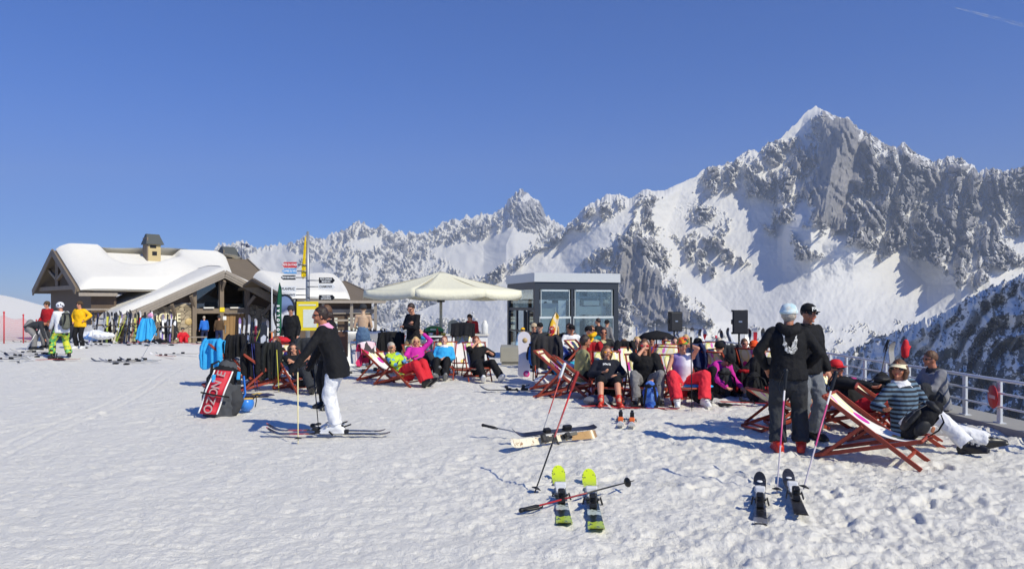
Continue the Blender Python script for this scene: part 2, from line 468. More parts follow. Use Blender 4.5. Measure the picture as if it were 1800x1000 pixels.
def mountain(name, crest, nx, ny, base_py, Dc, Db, zone, relief, mt, jag=4., seed=0, px0=None, px1=None, vexp=1.5, jagw=None):
    cx = np.array([c[0] for c in crest], float); cy = np.array([c[1] for c in crest], float)
    px = np.linspace(px0 if px0 is not None else cx[0], px1 if px1 is not None else cx[-1], nx)
    cr = np.interp(px, cx, cy)
    j = (tri(px / 41. + 1.6 * perlin(px / 50., px * 0 + .5, seed)) - .5) * .9 + (tri(px / 17. + 1.5 * perlin(px / 20., px * 0 + .5, seed + 1)) - .5) * .7 + (tri(px / 7. + 1.2 * perlin(px / 9., px * 0 + .5, seed + 2)) - .5) * .45
    jw = 1. if jagw is None else np.interp(px, [a for a, b in jagw], [b for a, b in jagw])
    cr = cr + j * jag * jw
    v = np.concatenate([[-.30, -.12, -.04], np.linspace(0, 1, ny) ** 1.15])
    V, PX = np.meshgrid(v, px, indexing='ij')
    bp = np.interp(px, [b[0] for b in base_py], [b[1] for b in base_py]) if hasattr(base_py, '__len__') else base_py + px * 0
    dc = np.interp(px, [b[0] for b in Dc], [b[1] for b in Dc]); db = np.interp(px, [b[0] for b in Db], [b[1] for b in Db])
    Vp = np.maximum(V, 0)
    PY = cr[None] + (bp - cr)[None] * Vp
    k = np.hanning(max(int(110 / (px[1] - px[0])) | 1, 3)); k /= k.sum()
    sm = np.convolve(np.pad(cr, len(k) // 2, mode='edge'), k, 'valid') - 14
    Vs = np.clip((PY - sm[None]) / (bp - sm)[None], 0, 1)
    D = dc[None] + (db - dc)[None] * Vs ** vexp
    zn = zone(PX, PY)
    H0 = relief(PX, PY, zn); H = H0 * sstep(V, -.02, .05)
    D = D - H
    D = np.where(V < 0, dc[None] * (1 - V * .9), D)
    X = (PX - 900) / F * D; Z = EYE - (PY - HOR) / F * D
    Z = np.where(V < 0, Z[3][None] + V * dc[None] * .55, Z)
    # steep flanks shed their snow
    gx = np.gradient(H0, axis=1) / np.maximum(np.gradient(PX, axis=1) / F * D, 1e-3)
    gy = np.gradient(H0, axis=0) / np.maximum(np.abs(np.gradient(PY, axis=0)) / F * D, 1e-3)
    rk = zn + .05 * np.clip(np.abs(gx) - .5, -.5, 1.2) * sstep(zn, .15, .45) - .04 * np.clip(gy, -1, 1) * sstep(zn, .15, .45)
    o = gridmesh(name, X, D, Z, [mt], attrs={'rock': rk}); struct(o)
    return o

# ---- the high massif on the right with its rock wall, and the ridge falling to the left
def q6(*pts): return [(1100 + a / 2.273, 160 + b / 2.273) for a, b in pts]
WALL = q6((262,385),(270,290),(310,235),(460,190),(490,155),(550,140),(630,110),(690,70),(730,10),(800,-20),(1700,-20),(2600,0),(2600,560),(1700,560),(1591,560),(1515,570),(1560,640),(1620,690),(1591,720),(1540,700),(1480,690),(1440,740),(1400,785),(1330,770),(1305,715),(1270,730),(1215,690),(1200,640),(1150,655),(1100,605),(1050,668),(1000,655),(950,625),(900,610),(868,560),(820,575),(720,520),(735,470),(700,430),(672,470),(655,520),(605,540),(585,470),(600,390),(560,420),(500,436),(460,420),(470,385),(390,395),(330,425))
ISL = [q6((150,545),(290,600),(372,740),(345,745),(258,690),(205,610)), q6((275,570),(380,590),(490,688),(440,708),(350,645)),
       q6((655,555),(700,610),(790,655),(740,680),(680,665),(655,610)), q6((540,530),(600,540),(590,570),(550,560))]
SPARSE = q6((185,470),(300,440),(400,480),(432,560),(400,575),(270,540))
SPUR = [(1010,500),(1040,452),(1085,420),(1108,392),(1124,345),(1145,330),(1158,345),(1146,385),(1158,420),(1180,442),(1195,500),(1222,535),(1252,566),(1210,568),(1130,574),(1100,590),(1060,640),(985,640)]
DIAG = [(832,500),(852,478),(905,446),(985,408),(1010,380),(1022,388),(1000,412),(930,452),(870,495),(840,520)]
PEAKS = [(995,400),(1018,365),(1062,338),(1108,345),(1100,365),(1060,392),(1010,412)]
CAP = q6((600,190),(700,100),(750,50),(800,55),(780,95),(745,110),(730,150),(690,185),(640,200))
def zone2(x, y):
    n1 = fbm(x / 26., y / 20., 5, .6, seed=3); n2 = fbm(x / 7. - y / 14., y / 9., 4, .62, seed=5)
    ns = fbm((x + .3 * y) / 6., y / 26., 4, .6, seed=6); nd = fbm((x - .7 * y) / 7., (y + .7 * x) / 30., 4, .6, seed=7); sw = sstep(fbm(x / 60., y / 60., 2, .5, seed=8), -.2, .2); n3 = ns * sw + nd * (1 - sw)
    z = np.full(x.shape, -.25) + .25 * n1
    def put(z, poly, lvl, w=7., am=15.):
        s = polysd(x, y, poly) + am * n1 + am * .55 * n2
        return z + (lvl - z) * sstep(s, -w, w)
    z = put(z, WALL, .60)
    right = sstep(x, 1600, 1700)
    left = 1 - sstep(x, 1330, 1400)
    for p in ISL: z = put(z, p, .68, 5, 8)
    z = put(z, SPARSE, .44, 12, 8)
    z = put(z, SPUR, .70); z = put(z, DIAG, .6, 5, 8); z = put(z, PEAKS, .52, 6, 8)
    z = put(z, CAP, -.1, 4, 5)
    # fine snow caught in the rock: diagonal couloirs and ledges
    r1 = ribs(x, y, 62, .28, 301); r2 = ribs(x, y, 27, -.55, 303); r3 = ribs(x, y, 12, .35, 305, .9); ld = ribs(x * .6, y, 15, 0, 307, 1.0, 1.0) if False else tri(y / 21. + x / 55. + 1.3 * perlin(x / 22., y / 16., 309))
    ga = 1 - sstep(r2 + .30 * r3 + .70 * n3, .28, .50); gb = (1 - sstep(ld + .9 * n3, .20, .38)) * sstep(n1 + .5 * n3, -.25, .1); gc = 1 - sstep(r1 + .5 * n3, .08, .20)
    inz = sstep(z, .2, .5)
    big = tentmask(x, y)
    z = z - inz * (1 - big) * (.50 * ga + .50 * gb + .5 * gc + (.34 + .26 * left) * (n3 + .06) + .12 * left) + inz * big * .24
    # scattered rocks and trees low on the slope
    tr = sstep(y, 535, 580) * sstep(x, 1180, 1260) * sstep(fbm(x / 45., y / 22., 3, .5, seed=65), -.25, .2)
    z = z + tr * (.20 + .62 * fbm(x / 3.2, y / 3.0, 3, .6, seed=61) + .25 * fbm(x / 30., y / 18., 3, .5, seed=63))
    tl = sstep(y, 530, 575) * (1 - sstep(x, 820, 880))
    return z + .16 * sstep(fbm(x / 26. - y / 40., y / 20., 4, .6, seed=64), .12, .3) * (1 - inz) * sstep(y, 400, 430) + tl * (.42 + .5 * fbm(x / 4., y / 3., 3, .6, seed=66))
def tentmask(x, y):
    # the bare granite of the big central pillar and the spur's flank
    return np.maximum(sstep(polysd(x, y, q6((760,110),(870,100),(940,180),(960,280),(900,420),(880,560),(820,575),(740,480),(760,300),(780,180))), -8, 14),
                      .75 * sstep(polysd(x, y, [(1085,440),(1120,420),(1170,500),(1240,562),(1130,572),(1085,500)]), -6, 16))
def relief2(x, y, zn):
    inz = sstep(zn, .1, .55)
    fl = ridged((x + .3 * y) / 46. + .5 * perlin(x / 60., y / 60., 7), y / 120., 4, .46, seed=73)
    f2 = ridged(x / 52. - y / 40., y / 50. + x / 70., 4, .46, seed=79)
    big = tentmask(x, y)
    rt = sstep(x, 1470, 1540)
    r1 = ribs(x, y, 62, .28, 301); r2 = ribs(x, y, 27, -.55, 303); r3 = ribs(x, y, 12, .35, 305, .9)
    h = inz * ((1 - .45 * big) * (230 + 190 * rt) * r1 + (1 - .35 * big) * (105 + 45 * rt) * r2 + 26 * r3 + 5 * fbm(x / 6., y / 14., 3, .5, seed=83))
    h = h + 60 * fbm(x / 70., y / 50., 4, .5, seed=87) + 9 * fbm(x / 9. + y / 30., y / 16., 4, .6, seed=88) + 3 * ridged(x / 14. - y / 30., y / 40., 4, .5, seed=89)
    h = h + tent(x, y, [(1486,200),(1478,248),(1468,283),(1455,336),(1425,400)], 900, 50, 190)
    h = h + tent(x, y, [(1440,200),(1425,250),(1400,300),(1392,340)], 190, 26, 90)
    h = h + tent(x, y, [(1378,312),(1378,350),(1384,395)], 330, 18, 40) + inz * 55 * fbm(x / 7. + y / 50., y / 60., 4, .6, seed=91)
    h = h + tent(x, y, [(1585,252),(1560,330),(1500,430)], 420, 55, 120)
    h = h + tent(x, y, [(1690,280),(1672,360),(1640,450),(1690,500)], 420, 60, 120)
    h = h + tent(x, y, [(1770,300),(1760,380),(1740,500)], 380, 60, 110)
    h = h + tent(x, y, [(1325,262),(1345,330),(1360,360)], 120, 40, 60)
    h = h + tent(x, y, [(1140,330),(1112,400),(1150,480),(1240,566)], 520, 150, 60)
    h = h + tent(x, y, [(1440,420),(1420,520),(1370,600)], 130, 120, 120)
    return h
CR2 = [(560,640),(640,585),(740,545),(800,520),(838,492),(905,450),(985,408),(1004,390),(1020,371),(1045,355),(1062,346),(1085,341),(1105,350),(1118,342),(1130,333),(1150,335),(1168,335),(1200,321),(1225,309),(1240,296),(1270,290),(1300,278),(1320,262),(1332,266),(1345,257),(1375,240),(1400,216),(1420,195),(1435,187),(1450,195),(1470,204),(1490,208),(1520,231),(1550,250),(1572,259),(1588,252),(1602,266),(1640,282),(1660,277),(1685,276),(1700,286),(1722,301),(1745,296),(1775,300),(1800,290),(1850,300),(1930,270),(2100,330),(2300,300)]
RM2 = rockmat('massif_rock_and_snow', S(164, 160, 156), S(118, 117, 118), SN, .010)
mountain('massif', CR2, 1500, 430, 690, [(560, 7000), (1000, 7600), (1435, 8400), (2300, 7600)], [(560, 4000), (1100, 3600), (2300, 3300)],
         zone2, relief2, RM2, 5., 17, jagw=[(560,.2),(980,.35),(1000,1),(1110,.9),(1160,.3),(1225,.3),(1240,1),(1380,1.0),(1400,.5),(1470,.4),(1490,1),(2300,1.3)])

# ---- the far jagged range in the middle and behind the chalet
CR1 = [(150,520),(300,470),(360,443),(395,427),(430,427),(452,434),(480,428),(505,431),(540,414),(562,421),(588,411),(604,402),(618,394),(632,388),(646,396),(658,402),(672,398),(684,407),(705,410),(742,408),(770,397),(800,384),(835,379),(868,377),(880,364),(895,352),(908,337),(918,330),(930,340),(944,352),(955,370),(968,384),(985,398),(1010,404),(1060,396),(1120,400)]
SF1 = [[(752,432),(800,430),(850,420),(905,400),(945,415),(930,440),(850,490),(800,470)], [(440,445),(500,432),(540,450),(500,470),(450,475)], [(610,425),(655,410),(680,425),(640,440)], [(470,470),(560,460),(580,480),(540,520),(400,530),(380,480)]]
def zone1(x, y):
    n1 = fbm(x / 22., y / 17., 5, .6, seed=103); n2 = fbm((x + .8 * y) / 6., (y - .8 * x) / 18., 4, .62, seed=105) * .6 + fbm((x - .9 * y) / 5.5, (y + .9 * x) / 17., 4, .62, seed=106) * .6
    z = .33 + .32 * n1 + .36 * n2 - .08 * sstep(y, 430, 520)
    for p in SF1:
        s = polysd(x, y, p) + 10 * n1 + 6 * n2; z = z + (-.1 - z) * sstep(s, -5, 6) * .9
    pk = np.exp(-((x - 925) / 45.) ** 2) * (1 - sstep(y, 380, 450)); z += .14 * pk + .1 * np.exp(-((x - 625) / 40.) ** 2) * (1 - sstep(y, 400, 440))
    z += .24 * (ribs(x, y, 22, -.7, 323, 1.7) - .5) + .24 * (ribs(x, y, 10, .5, 325, 1.6) - .5)
    return z + sstep(y, 520, 560) * (.30 + .35 * fbm(x / 3., y / 3., 3, .6, seed=111))
def relief1(x, y, zn):
    inz = .08 + .92 * sstep(zn, .15, .6)
    return inz * (200 * ribs(x, y, 40, .5, 321) + 55 * ribs(x, y, 22, -.7, 323, 1.7) + 18 * ribs(x, y, 10, .5, 325, 1.6) + 5 * fbm(x / 6., y / 12., 3, .5, seed=123)) + 120 * fbm(x / 60., y / 50., 3, seed=125) \
        + tent(x, y, [(918,330),(912,380),(890,430)], 350, 40, 60) + tent(x, y, [(632,388),(625,420),(600,470)], 200, 50, 50) + tent(x, y, [(545,412),(560,450),(580,500)], 240, 60, 50)
RM1 = rockmat('far_range_rock_and_snow', S(172, 170, 170), S(136, 136, 140), SN, .011)
mountain('far_range', CR1, 1000, 300, 680, [(150, 11000), (1120, 12500)], [(150, 6200), (1120, 6600)], zone1, relief1, RM1, 7., 29)

# ---- the nearer wooded slope that drops across the lower right, in half shade
CR4 = [(1330,700),(1400,655),(1440,634),(1520,603),(1600,571),(1660,546),(1700,523),(1740,503),(1800,482),(1900,440),(2100,380)]
def zone4(x, y):
    n1 = fbm(x / 30., y / 22., 5, .6, seed=203); n2 = fbm(x / 5., y / 5., 4, .65, seed=205)
    d = y - np.interp(x, [c[0] for c in CR4], [c[1] for c in CR4])
    z = .40 + .35 * n1 + .34 * n2 + .16 * sstep(d, 15, 110)
    g = np.clip(ridged(x / 40. + y / 160., y / 130. - x / 300., 3, .5, seed=209) - .95, 0, 1)
    return z - .55 * g
def relief4(x, y, zn):
    return 105 * ribs(x, y, 70, .9, 331) + 40 * ribs(x, y, 26, .3, 333) + 10 * fbm(x / 8., y / 8., 4, .55, seed=223)
RM4 = rockmat('wooded_slope', S(120, 118, 116), S(66, 72, 70), SN, .05)
mountain('wooded_slope', CR4, 720, 300, 900, [(1330, 3300), (1500, 2700), (1800, 1750), (2100, 1300)], [(1330, 1500), (1800, 800), (2100, 600)], zone4, relief4, RM4, 6., 41)

# ---- contrail high on the right
mb = MB(); a = Vector((( 1680 - 900) / F * 20000, 20000, zpix(14, 20000))); b = Vector(((1830 - 900) / F * 20000, 20000, zpix(53, 20000)))
mb.tube([a, a.lerp(b, .3), a.lerp(b, .7), b], [12, 34, 46, 60], 12)
n = NT('thin_cloud'); n.color((.9, .92, .95)); n.set(Roughness=1.0); n.link(n.math('MULTIPLY', n.ramp(n.noise(.002, 4, .7, n.obj()), .35, .7), .26), n.b.inputs['Alpha'])
tag(part('contrail', mb, n.m), 'thin white contrail slanting across the blue sky at top right', 'contrail')
o = bpy.data.objects['contrail']; o['kind'] = 'structure'
del o['category']; del o['label']

# ---- mountain air
mb = MB(); mb.box((0, 7500, 900), (24000, 17400, 4400))
n = NT('mountain_air'); n.t.nodes.remove(n.b)
pv = n.n.new('ShaderNodeVolumePrincipled'); pv.inputs['Color'].default_value = (.72, .82, 1, 1); pv.inputs['Density'].default_value = 5.4e-5
pv.inputs['Anisotropy'].default_value = 0.0
n.link(pv.outputs[0], n.n['Material Output'].inputs['Volume'])
struct(part('haze', mb, n.m), 'stuff')
# ================================================================== shared building materials
OLDWOOD = wood('weathered_wood', S(126, 112, 96), 1.6)
GREYWOOD = wood('grey_barge_wood', S(150, 140, 128), 1.6)
DARKWOOD = wood('dark_wood', S(88, 72, 58), 1.8)
SHINGLE = wood('bare_shingle', S(112, 100, 84), 2.2)
def stonemat():
    n = NT('dry_stone'); v = n.obj()
    mp = n.add('ShaderNodeMapping'); mp.inputs['Scale'].default_value = (1, 1, 1.9); n.link(v, mp.inputs[0])
    vo = n.add('ShaderNodeTexVoronoi'); vo.feature = 'F1'; vo.inputs['Scale'].default_value = 2.6; n.link(mp.outputs[0], vo.inputs['Vector'])
    ve = n.add('ShaderNodeTexVoronoi'); ve.feature = 'DISTANCE_TO_EDGE'; ve.inputs['Scale'].default_value = 2.6; n.link(mp.outputs[0], ve.inputs['Vector'])
    sx = n.xyz(vo.outputs['Color'])[0]; f = n.noise(14, 4, .6, v)
    c = n.mix(n.math('ADD', n.math('MULTIPLY', sx, .7), n.math('MULTIPLY', f, .3)), S(112, 100, 82), S(186, 170, 142))
    e = n.ramp(ve.outputs[0], .01, .05); n.color(n.mix(e, S(84, 76, 64), c)); n.set(Roughness=.9)
    n.bump(n.math('ADD', e, n.math('MULTIPLY', f, .3)), .6, .03); return n.m
STONE = stonemat()
def glassmat(name, tint, spec=.9, alpha=.35):
    n = NT(name); gl = n.add('ShaderNodeBsdfGlossy'); gl.inputs['Roughness'].default_value = .02; gl.inputs['Color'].default_value = (.9, .95, 1, 1)
    tr = n.add('ShaderNodeBsdfTransparent'); tr.inputs['Color'].default_value = (*tint, 1)
    fr = n.add('ShaderNodeFresnel'); fr.inputs['IOR'].default_value = 1.55
    mx = n.add('ShaderNodeMixShader'); n.link(n.math('ADD', n.math('MULTIPLY', fr.outputs[0], spec), alpha * .18), mx.inputs[0])
    n.link(tr.outputs[0], mx.inputs[1]); n.link(gl.outputs[0], mx.inputs[2]); n.link(mx.outputs[0], n.n['Material Output'].inputs['Surface']); return n.m
PANE = glassmat('window_pane', (.10, .13, .16))
GLASS = glassmat('clear_glass', (.80, .86, .87), .6)
ROOFSNOW = SNOW
WHITEP = plain('white_paint', S(232, 232, 230), .45, var=.05)
ALU = plain('aluminium', S(196, 198, 200), .35, .85, .08)
STEEL = plain('galvanised_steel', S(158, 160, 162), .45, .6, .15)
BLACKP = plain('black_plastic', S(28, 28, 30), .45, var=.2)
ANTH = plain('anthracite_metal', S(62, 66, 72), .4, .3, .12)

def shell_roof(u0, u1, n_ridge, z_ridge, n_eave, z_eave, th, W, mb, mi=0):
    """one roof plane as a slab between ridge and eave"""
    P = [(u0, n_ridge, z_ridge), (u1, n_ridge, z_ridge), (u1, n_eave, z_eave), (u0, n_eave, z_eave)]
    top = [W(*p) for p in P]; bot = [W(p[0], p[1], p[2] - th) for p in P]
    mb.add(top + bot, [(0, 3, 2, 1), (4, 5, 6, 7), (0, 1, 5, 4), (1, 2, 6, 5), (2, 3, 7, 6), (3, 0, 4, 7)], mi)
def snow_slab(fn, name, parent, nu=40, nv=24, thick=.42, seed=1, mask=None):
    """a puffy snow sheet on a roof plane: fn(s,t)->Vector, t 0 ridge .. 1 eave; rounded rims, wavy edge"""
    P = []; Q = []
    for j in range(nv + 1):
        r = []; q = []
        for i in range(nu + 1):
            s = i / nu; t = j / nv
            h = thick * min(1, (min(s, 1 - s) * 14 + .02)) ** .5 * min(1, ((1 - t) * 12 + .02)) ** .5 * (1 + .25 * math.sin(s * 9 + seed) * math.sin(t * 5 + seed * 2))
            if mask: h *= mask(s, t)
            p = fn(s, t); r.append(p + Vector((0, 0, max(h, .004)))); q.append(p + Vector((0, 0, .002)))
        P.append(r); Q.append(q)
    mb = MB(); mb.grid([list(reversed(r)) for r in P]); mb.grid(Q)
    return part(name, mb, ROOFSNOW, parent)

# ================================================================== the chalet (two roofs meeting at a right angle)
TH = R(45); UU = Vector((math.cos(TH), math.sin(TH), 0)); NN = Vector((math.sin(TH), -math.cos(TH), 0))
O0 = Vector((-18.84, 46, -.95))
ch = thing('chalet', 'stone and timber mountain chalet with thick snow on its roofs and a glazed gable', 'chalet', O0)
def W(u, n, z): return UU * u + NN * n + Vector((0, 0, z + .95))      # z is world height, ch sits at O0
MW = Matrix(((UU.x, NN.x, 0, 0), (UU.y, NN.y, 0, 0), (0, 0, 1, .95), (0, 0, 0, 1)))   # columns u, n, z  (left-handed)
A0, A1, SLW, ZW = -6.3, 3.8, .475, 3.8       # wing: left, right eave, slope, apex
ZL = ZW + A0 * SLW; ZR = ZW - A1 * .5
# --- walls of the wing: stone either side of the timber bay
mb = MB()
def wallpoly(pts, n0, n1, mb, mi=0):
    """polygon in (u,z), thickness n0..n1"""
    k = len(pts); vs = [W(p[0], n0, p[1]) for p in pts] + [W(p[0], n1, p[1]) for p in pts]
    mb.add(vs, [tuple(range(k)), tuple(range(2 * k - 1, k - 1, -1))] + [(i, i + k, (i + 1) % k + k, (i + 1) % k) for i in range(k)], mi)
wallpoly([(-5.4, -1), (-1.75, -1), (-1.75, 1.75), (-2.4, 1.75), (-3.6, 1.55), (-5.4, .9)], 0, -.5, mb)
part('stone_wall', mb, STONE, ch); mb = MB()
wallpoly([(1.75, -1), (3.3, -1), (3.3, 1.35), (2.6, 1.6), (1.75, 1.75)], 0, -.5, mb)
part('stone_wall', mb, STONE, ch)
mb = MB(); wallpoly([(3.0, -1), (3.3, -1), (3.3, 1.9), (3.0, 1.9)], -.5, -3.2, mb); part('side_wall', mb, STONE, ch); mb = MB(); wallpoly([(-5.4, -1), (-5.1, -1), (-5.1, 1.1), (-5.4, 1.0)], -.5, -3.2, mb)
part('side_wall', mb, STONE, ch)
mb = MB()  # timber gable infill above the stone, set back
wallpoly([(-5.5, .9), (-3.6, 1.57), (-2.4, 1.77), (-1.75, 1.77), (-1.75, 2.9), (-3.0, 2.3), (-5.5, 1.12)], -.12, -.4, mb)
part('gable_boarding', mb, DARKWOOD, ch); mb = MB()
wallpoly([(1.75, 1.77), (2.6, 1.62), (3.3, 1.37), (3.45, 1.9), (1.75, 2.85)], -.12, -.4, mb)
part('gable_boarding', mb, DARKWOOD, ch)
mb = MB()  # posts and beams of the bay
for u in (-1.72, .0, 1.72):
    zt = 3.25 if u == 0 else 2.75
    mb.box((0, 0, 0), (.26, .26, zt + 1.0), MW @ Matrix.Translation((u, .06, (zt - 1.0) / 2)))
mb.box((0, 0, 0), (3.18 / 2 - .02, .24, .32), MW @ Matrix.Translation((-.86, .05, 1.28)))
mb.box((0, 0, 0), (3.18 / 2 - .02, .24, .32), MW @ Matrix.Translation((.86, .05, 1.28)))
for s in (-1, 1):                                            # curved knee braces under the barge boards
    for k in range(2):
        u = s * (1.72 + k * 1.15); 
        if u > 3.3: continue
        zz = 2.35 - k * .55
        mb.beam(W(u, .12, zz - .75), W(u + s * .35, .5, zz - .1 - .12 * abs(u) * 0), .16, .2)
mb.beam(W(0, .12, 2.6), W(0, .58, 3.2), .16, .2)
part('timber_frame', mb, OLDWOOD, ch)
mb = MB()
for u0, u1 in ((-1.58, -.14), (.14, 1.58)):
    z0 = ZW - max(abs(u0), abs(u1)) * .5 - .42; z1 = ZW - min(abs(u0), abs(u1)) * .5 - .42
    if u0 < 0: pts = [(u0, 1.45), (u1, 1.45), (u1, z1), (u0, z0)]
    else: pts = [(u0, 1.45), (u1, 1.45), (u1, z0), (u0, z1)]
    m2 = MB(); wallpoly(pts, -.06, -.09, m2); part('window', m2, PANE, ch)
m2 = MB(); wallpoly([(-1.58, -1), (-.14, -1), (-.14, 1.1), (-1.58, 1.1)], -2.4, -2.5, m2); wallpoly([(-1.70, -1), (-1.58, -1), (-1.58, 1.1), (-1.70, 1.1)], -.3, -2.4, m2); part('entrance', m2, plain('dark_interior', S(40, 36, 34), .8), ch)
m2 = MB()
for k in range(6): wallpoly([(.14 + k * .24, -1), (.14 + k * .24 + .225, -1), (.14 + k * .24 + .225, 1.1), (.14 + k * .24, 1.1)], -.04 - .01 * (k % 2), -.12, m2)
d = part('door', m2, wood('honey_door', S(150, 118, 78), 1.5), ch)
m2 = MB(); m2.box((0, 0, 0), (.05, .06, .5), MW @ Matrix.Translation((.3, .0, .1))); part('handle', m2, STEEL, d)
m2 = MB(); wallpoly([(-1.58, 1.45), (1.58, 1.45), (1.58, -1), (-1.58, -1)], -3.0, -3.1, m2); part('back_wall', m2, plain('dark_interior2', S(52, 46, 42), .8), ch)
m2 = MB(); m2.box((0, 0, 0), (.30, .03, .28), MW @ Matrix.Translation((0, .21, 1.36))); part('yellow_plate', m2, plain('yellow_sign', S(240, 214, 40), .5), ch)
m2 = MB(); m2.box((0, 0, 0), (.22, .03, .24), MW @ Matrix.Translation((.16, .21, .82))); part('notice', m2, WHITEP, ch)
for a, b in ((-1.2, -.55), (.5, 1.15)):
    m2 = MB(); wallpoly([(a, 1.44), (b, 1.44), (b, 1.53), (a, 1.53)], .3, .19, m2); part('snow_ledge', m2, SNOW, ch)
# wing roof
mb = MB(); 
def wr(s, n): # left plane param: s 0 ridge..1 eave
    return None
n_f, n_b = .62, -8.2
shell = lambda u, z: None
mb.add([W(0, n_f, ZW), W(0, n_b, ZW), W(A0, n_b, ZL), W(A0, n_f, ZL), W(0, n_f, ZW - .16), W(0, n_b, ZW - .16), W(A0, n_b, ZL - .16), W(A0, n_f, ZL - .16)],
       [(0, 1, 2, 3), (7, 6, 5, 4), (0, 3, 7, 4), (3, 2, 6, 7), (1, 0, 4, 5), (2, 1, 5, 6)])
mb.add([W(0, n_f, ZW), W(A1, n_f, ZR), W(A1, n_b, ZR), W(0, n_b, ZW), W(0, n_f, ZW - .16), W(A1, n_f, ZR - .16), W(A1, n_b, ZR - .16), W(0, n_b, ZW - .16)],
       [(0, 1, 2, 3), (7, 6, 5, 4), (0, 4, 5, 1), (1, 5, 6, 2), (3, 7, 4, 0), (2, 6, 7, 3)])
part('wing_roof', mb, SHINGLE, ch)
mb = MB()     # stepped barge boards along both rakes
for k, (dz, nn, hh) in enumerate(((.0, .69, .2), (-.19, .65, .16), (-.34, .61, .14))):
    mb.beam(W(-.02, nn, ZW + dz), W(A0 - .1, nn, ZL + dz - .05), .07, hh); mb.beam(W(.02, nn, ZW + dz), W(A1 + .1, nn, ZR + dz - .05), .07, hh)
part('barge_board', mb, GREYWOOD, ch)
mb = MB()
for u in np.arange(-5.6, 3.6, .62):
    z = ZW - (abs(u) * (SLW if u < 0 else .5)) - .27
    mb.beam(W(u, .0, z), W(u, .59, z), .12, .14)
part('rafter_end', mb, DARKWOOD, ch)
snow_slab(lambda s, t: W(A0 * t * 1.0 + .1 * (1 - t), n_f - .10 - .45 * t * t - s * 8.2, ZW - .475 * abs(A0) * t + .01), 'roof_snow', ch, 46, 36, .40, 2)
snow_slab(lambda s, t: W(A1 * (1 - .25 * (1 - s)) * t, n_f - .3 - (1 - s) * 6.5, ZW - .5 * A1 * (1 - .25 * (1 - s)) * t + .01), 'roof_snow', ch, 30, 20, .42, 5)
# snow bank sliding from the left eave to the ground
mb = MB(); P = []
for i in range(13):
    r = []
    for j in range(9):
        s = i / 12; t = j / 8
        r.append(W(A0 + .3 - 1.3 * t, .3 - s * 5.5, ZL + .32 - (ZL + .85) * t ** 1.3 + .10 * math.sin(s * 8 + t * 4)))
    P.append(r)
mb.grid(P); part('roof_snow', mb, SNOW, ch)
# --- main block
L0, L1, NR, NE, NB, ZRI, ZE = -7.6, 5.4, -8.0, -2.4, -13.6, 5.2, 2.62
mb = MB()
shell_roof(L0, L1, NR, ZRI, NE, ZE, .16, W, mb); 
mb.add([W(L0, NR, ZRI), W(L0, NB, ZE), W(L1, NB, ZE), W(L1, NR, ZRI), W(L0, NR, ZRI - .16), W(L0, NB, ZE - .16), W(L1, NB, ZE - .16), W(L1, NR, ZRI - .16)],
       [(0, 1, 2, 3), (7, 6, 5, 4), (0, 4, 5, 1), (1, 5, 6, 2), (2, 6, 7, 3), (3, 7, 4, 0)])
part('main_roof', mb, SHINGLE, ch)
def msnow(s, t):
    return W(L0 + .15 + (L1 - L0 - .3 - 1.6 * t - 1.5) * s, NR + (NE - NR + .2) * t, ZRI - (ZRI - ZE + .09) * t + .02)
def mmask(s, t):
    d = ((s - .46) / .20) ** 2 + ((t - .0) / .50) ** 2
    return (max(0.0, min(1, (d - 1) * 2.2)) ** .6 if d > 1 else 0) * (1 + 1.5 * math.exp(-((s - .62) / .22) ** 2) * t * t * (1.15 - t) * 3)
snow_slab(msnow, 'roof_snow', ch, 60, 34, .50, 3, mmask)
snow_slab(lambda s, t: W(L1 - .3 - (L1 - L0 - .6) * s, NR + (NB - NR) * t, ZRI - (ZRI - ZE) * t + .02), 'roof_snow', ch, 20, 10, .45, 4)
mb = MB()
wallpoly([(L0 + .9, -1), (-5.3, -1), (-5.3, 2.3), (L0 + .9, 2.3)], NE - .55, NE - .8, mb)
part('front_wall', mb, DARKWOOD, ch); mb = MB()
wallpoly([(3.3, -1), (4.9, -1), (4.9, 2.3), (3.3, 2.3)], NE - .55, NE - .8, mb); part('front_wall', mb, DARKWOOD, ch)
mb = MB(); wallpoly([(L0 + .9, .72), (-5.5, .72), (-5.5, .86), (L0 + .9, .86)], NE - .48, NE - .54, mb); wallpoly([(L0 + .5, 1.35), (-5.3, 1.35), (-5.3, 1.45), (L0 + .5, 1.45)], NE - .2, NE - .28, mb)
wallpoly([(L0 + .1, 2.2), (-5.4, 2.2), (-5.4, 2.4), (L0 + .1, 2.4)], NE - .02, NE + .05, mb); part('eave_trim', mb, GREYWOOD, ch)
mb = MB()     # left gable end of the main block: boarded wall, verge boards and a carved truss
k = [(NE - .8, -1), (NB + .8, -1), (NB + .8, 2.6), (NR, ZRI - .5), (NE - .8, 2.6)]
vs = [W(L0 + .9, p[0], p[1]) for p in k] + [W(L0 + 1.1, p[0], p[1]) for p in k]
mb.add(vs, [(0, 1, 2, 3, 4), (9, 8, 7, 6, 5)] + [(i, i + 5, (i + 1) % 5 + 5, (i + 1) % 5) for i in range(5)]); part('gable_wall', mb, DARKWOOD, ch)
mb = MB()
for nn_, dz in ((NE - .05, 0), (NB + .05, 0)):
    mb.beam(W(L0 - .04, NR, ZRI - .1), W(L0 - .04, nn_, ZE - .1), .08, .42)
mb.beam(W(L0 + .25, NE - 1.0, 2.75), W(L0 + .25, NB + 1.0, 2.75), .2, .26); mb.beam(W(L0 + .25, NR, 2.9), W(L0 + .25, NR, ZRI - .4), .2, .2)
for s in (-1, 1): mb.beam(W(L0 + .25, NR, 3.3), W(L0 + .25, NR + s * 2.2, 4.0), .16, .18)
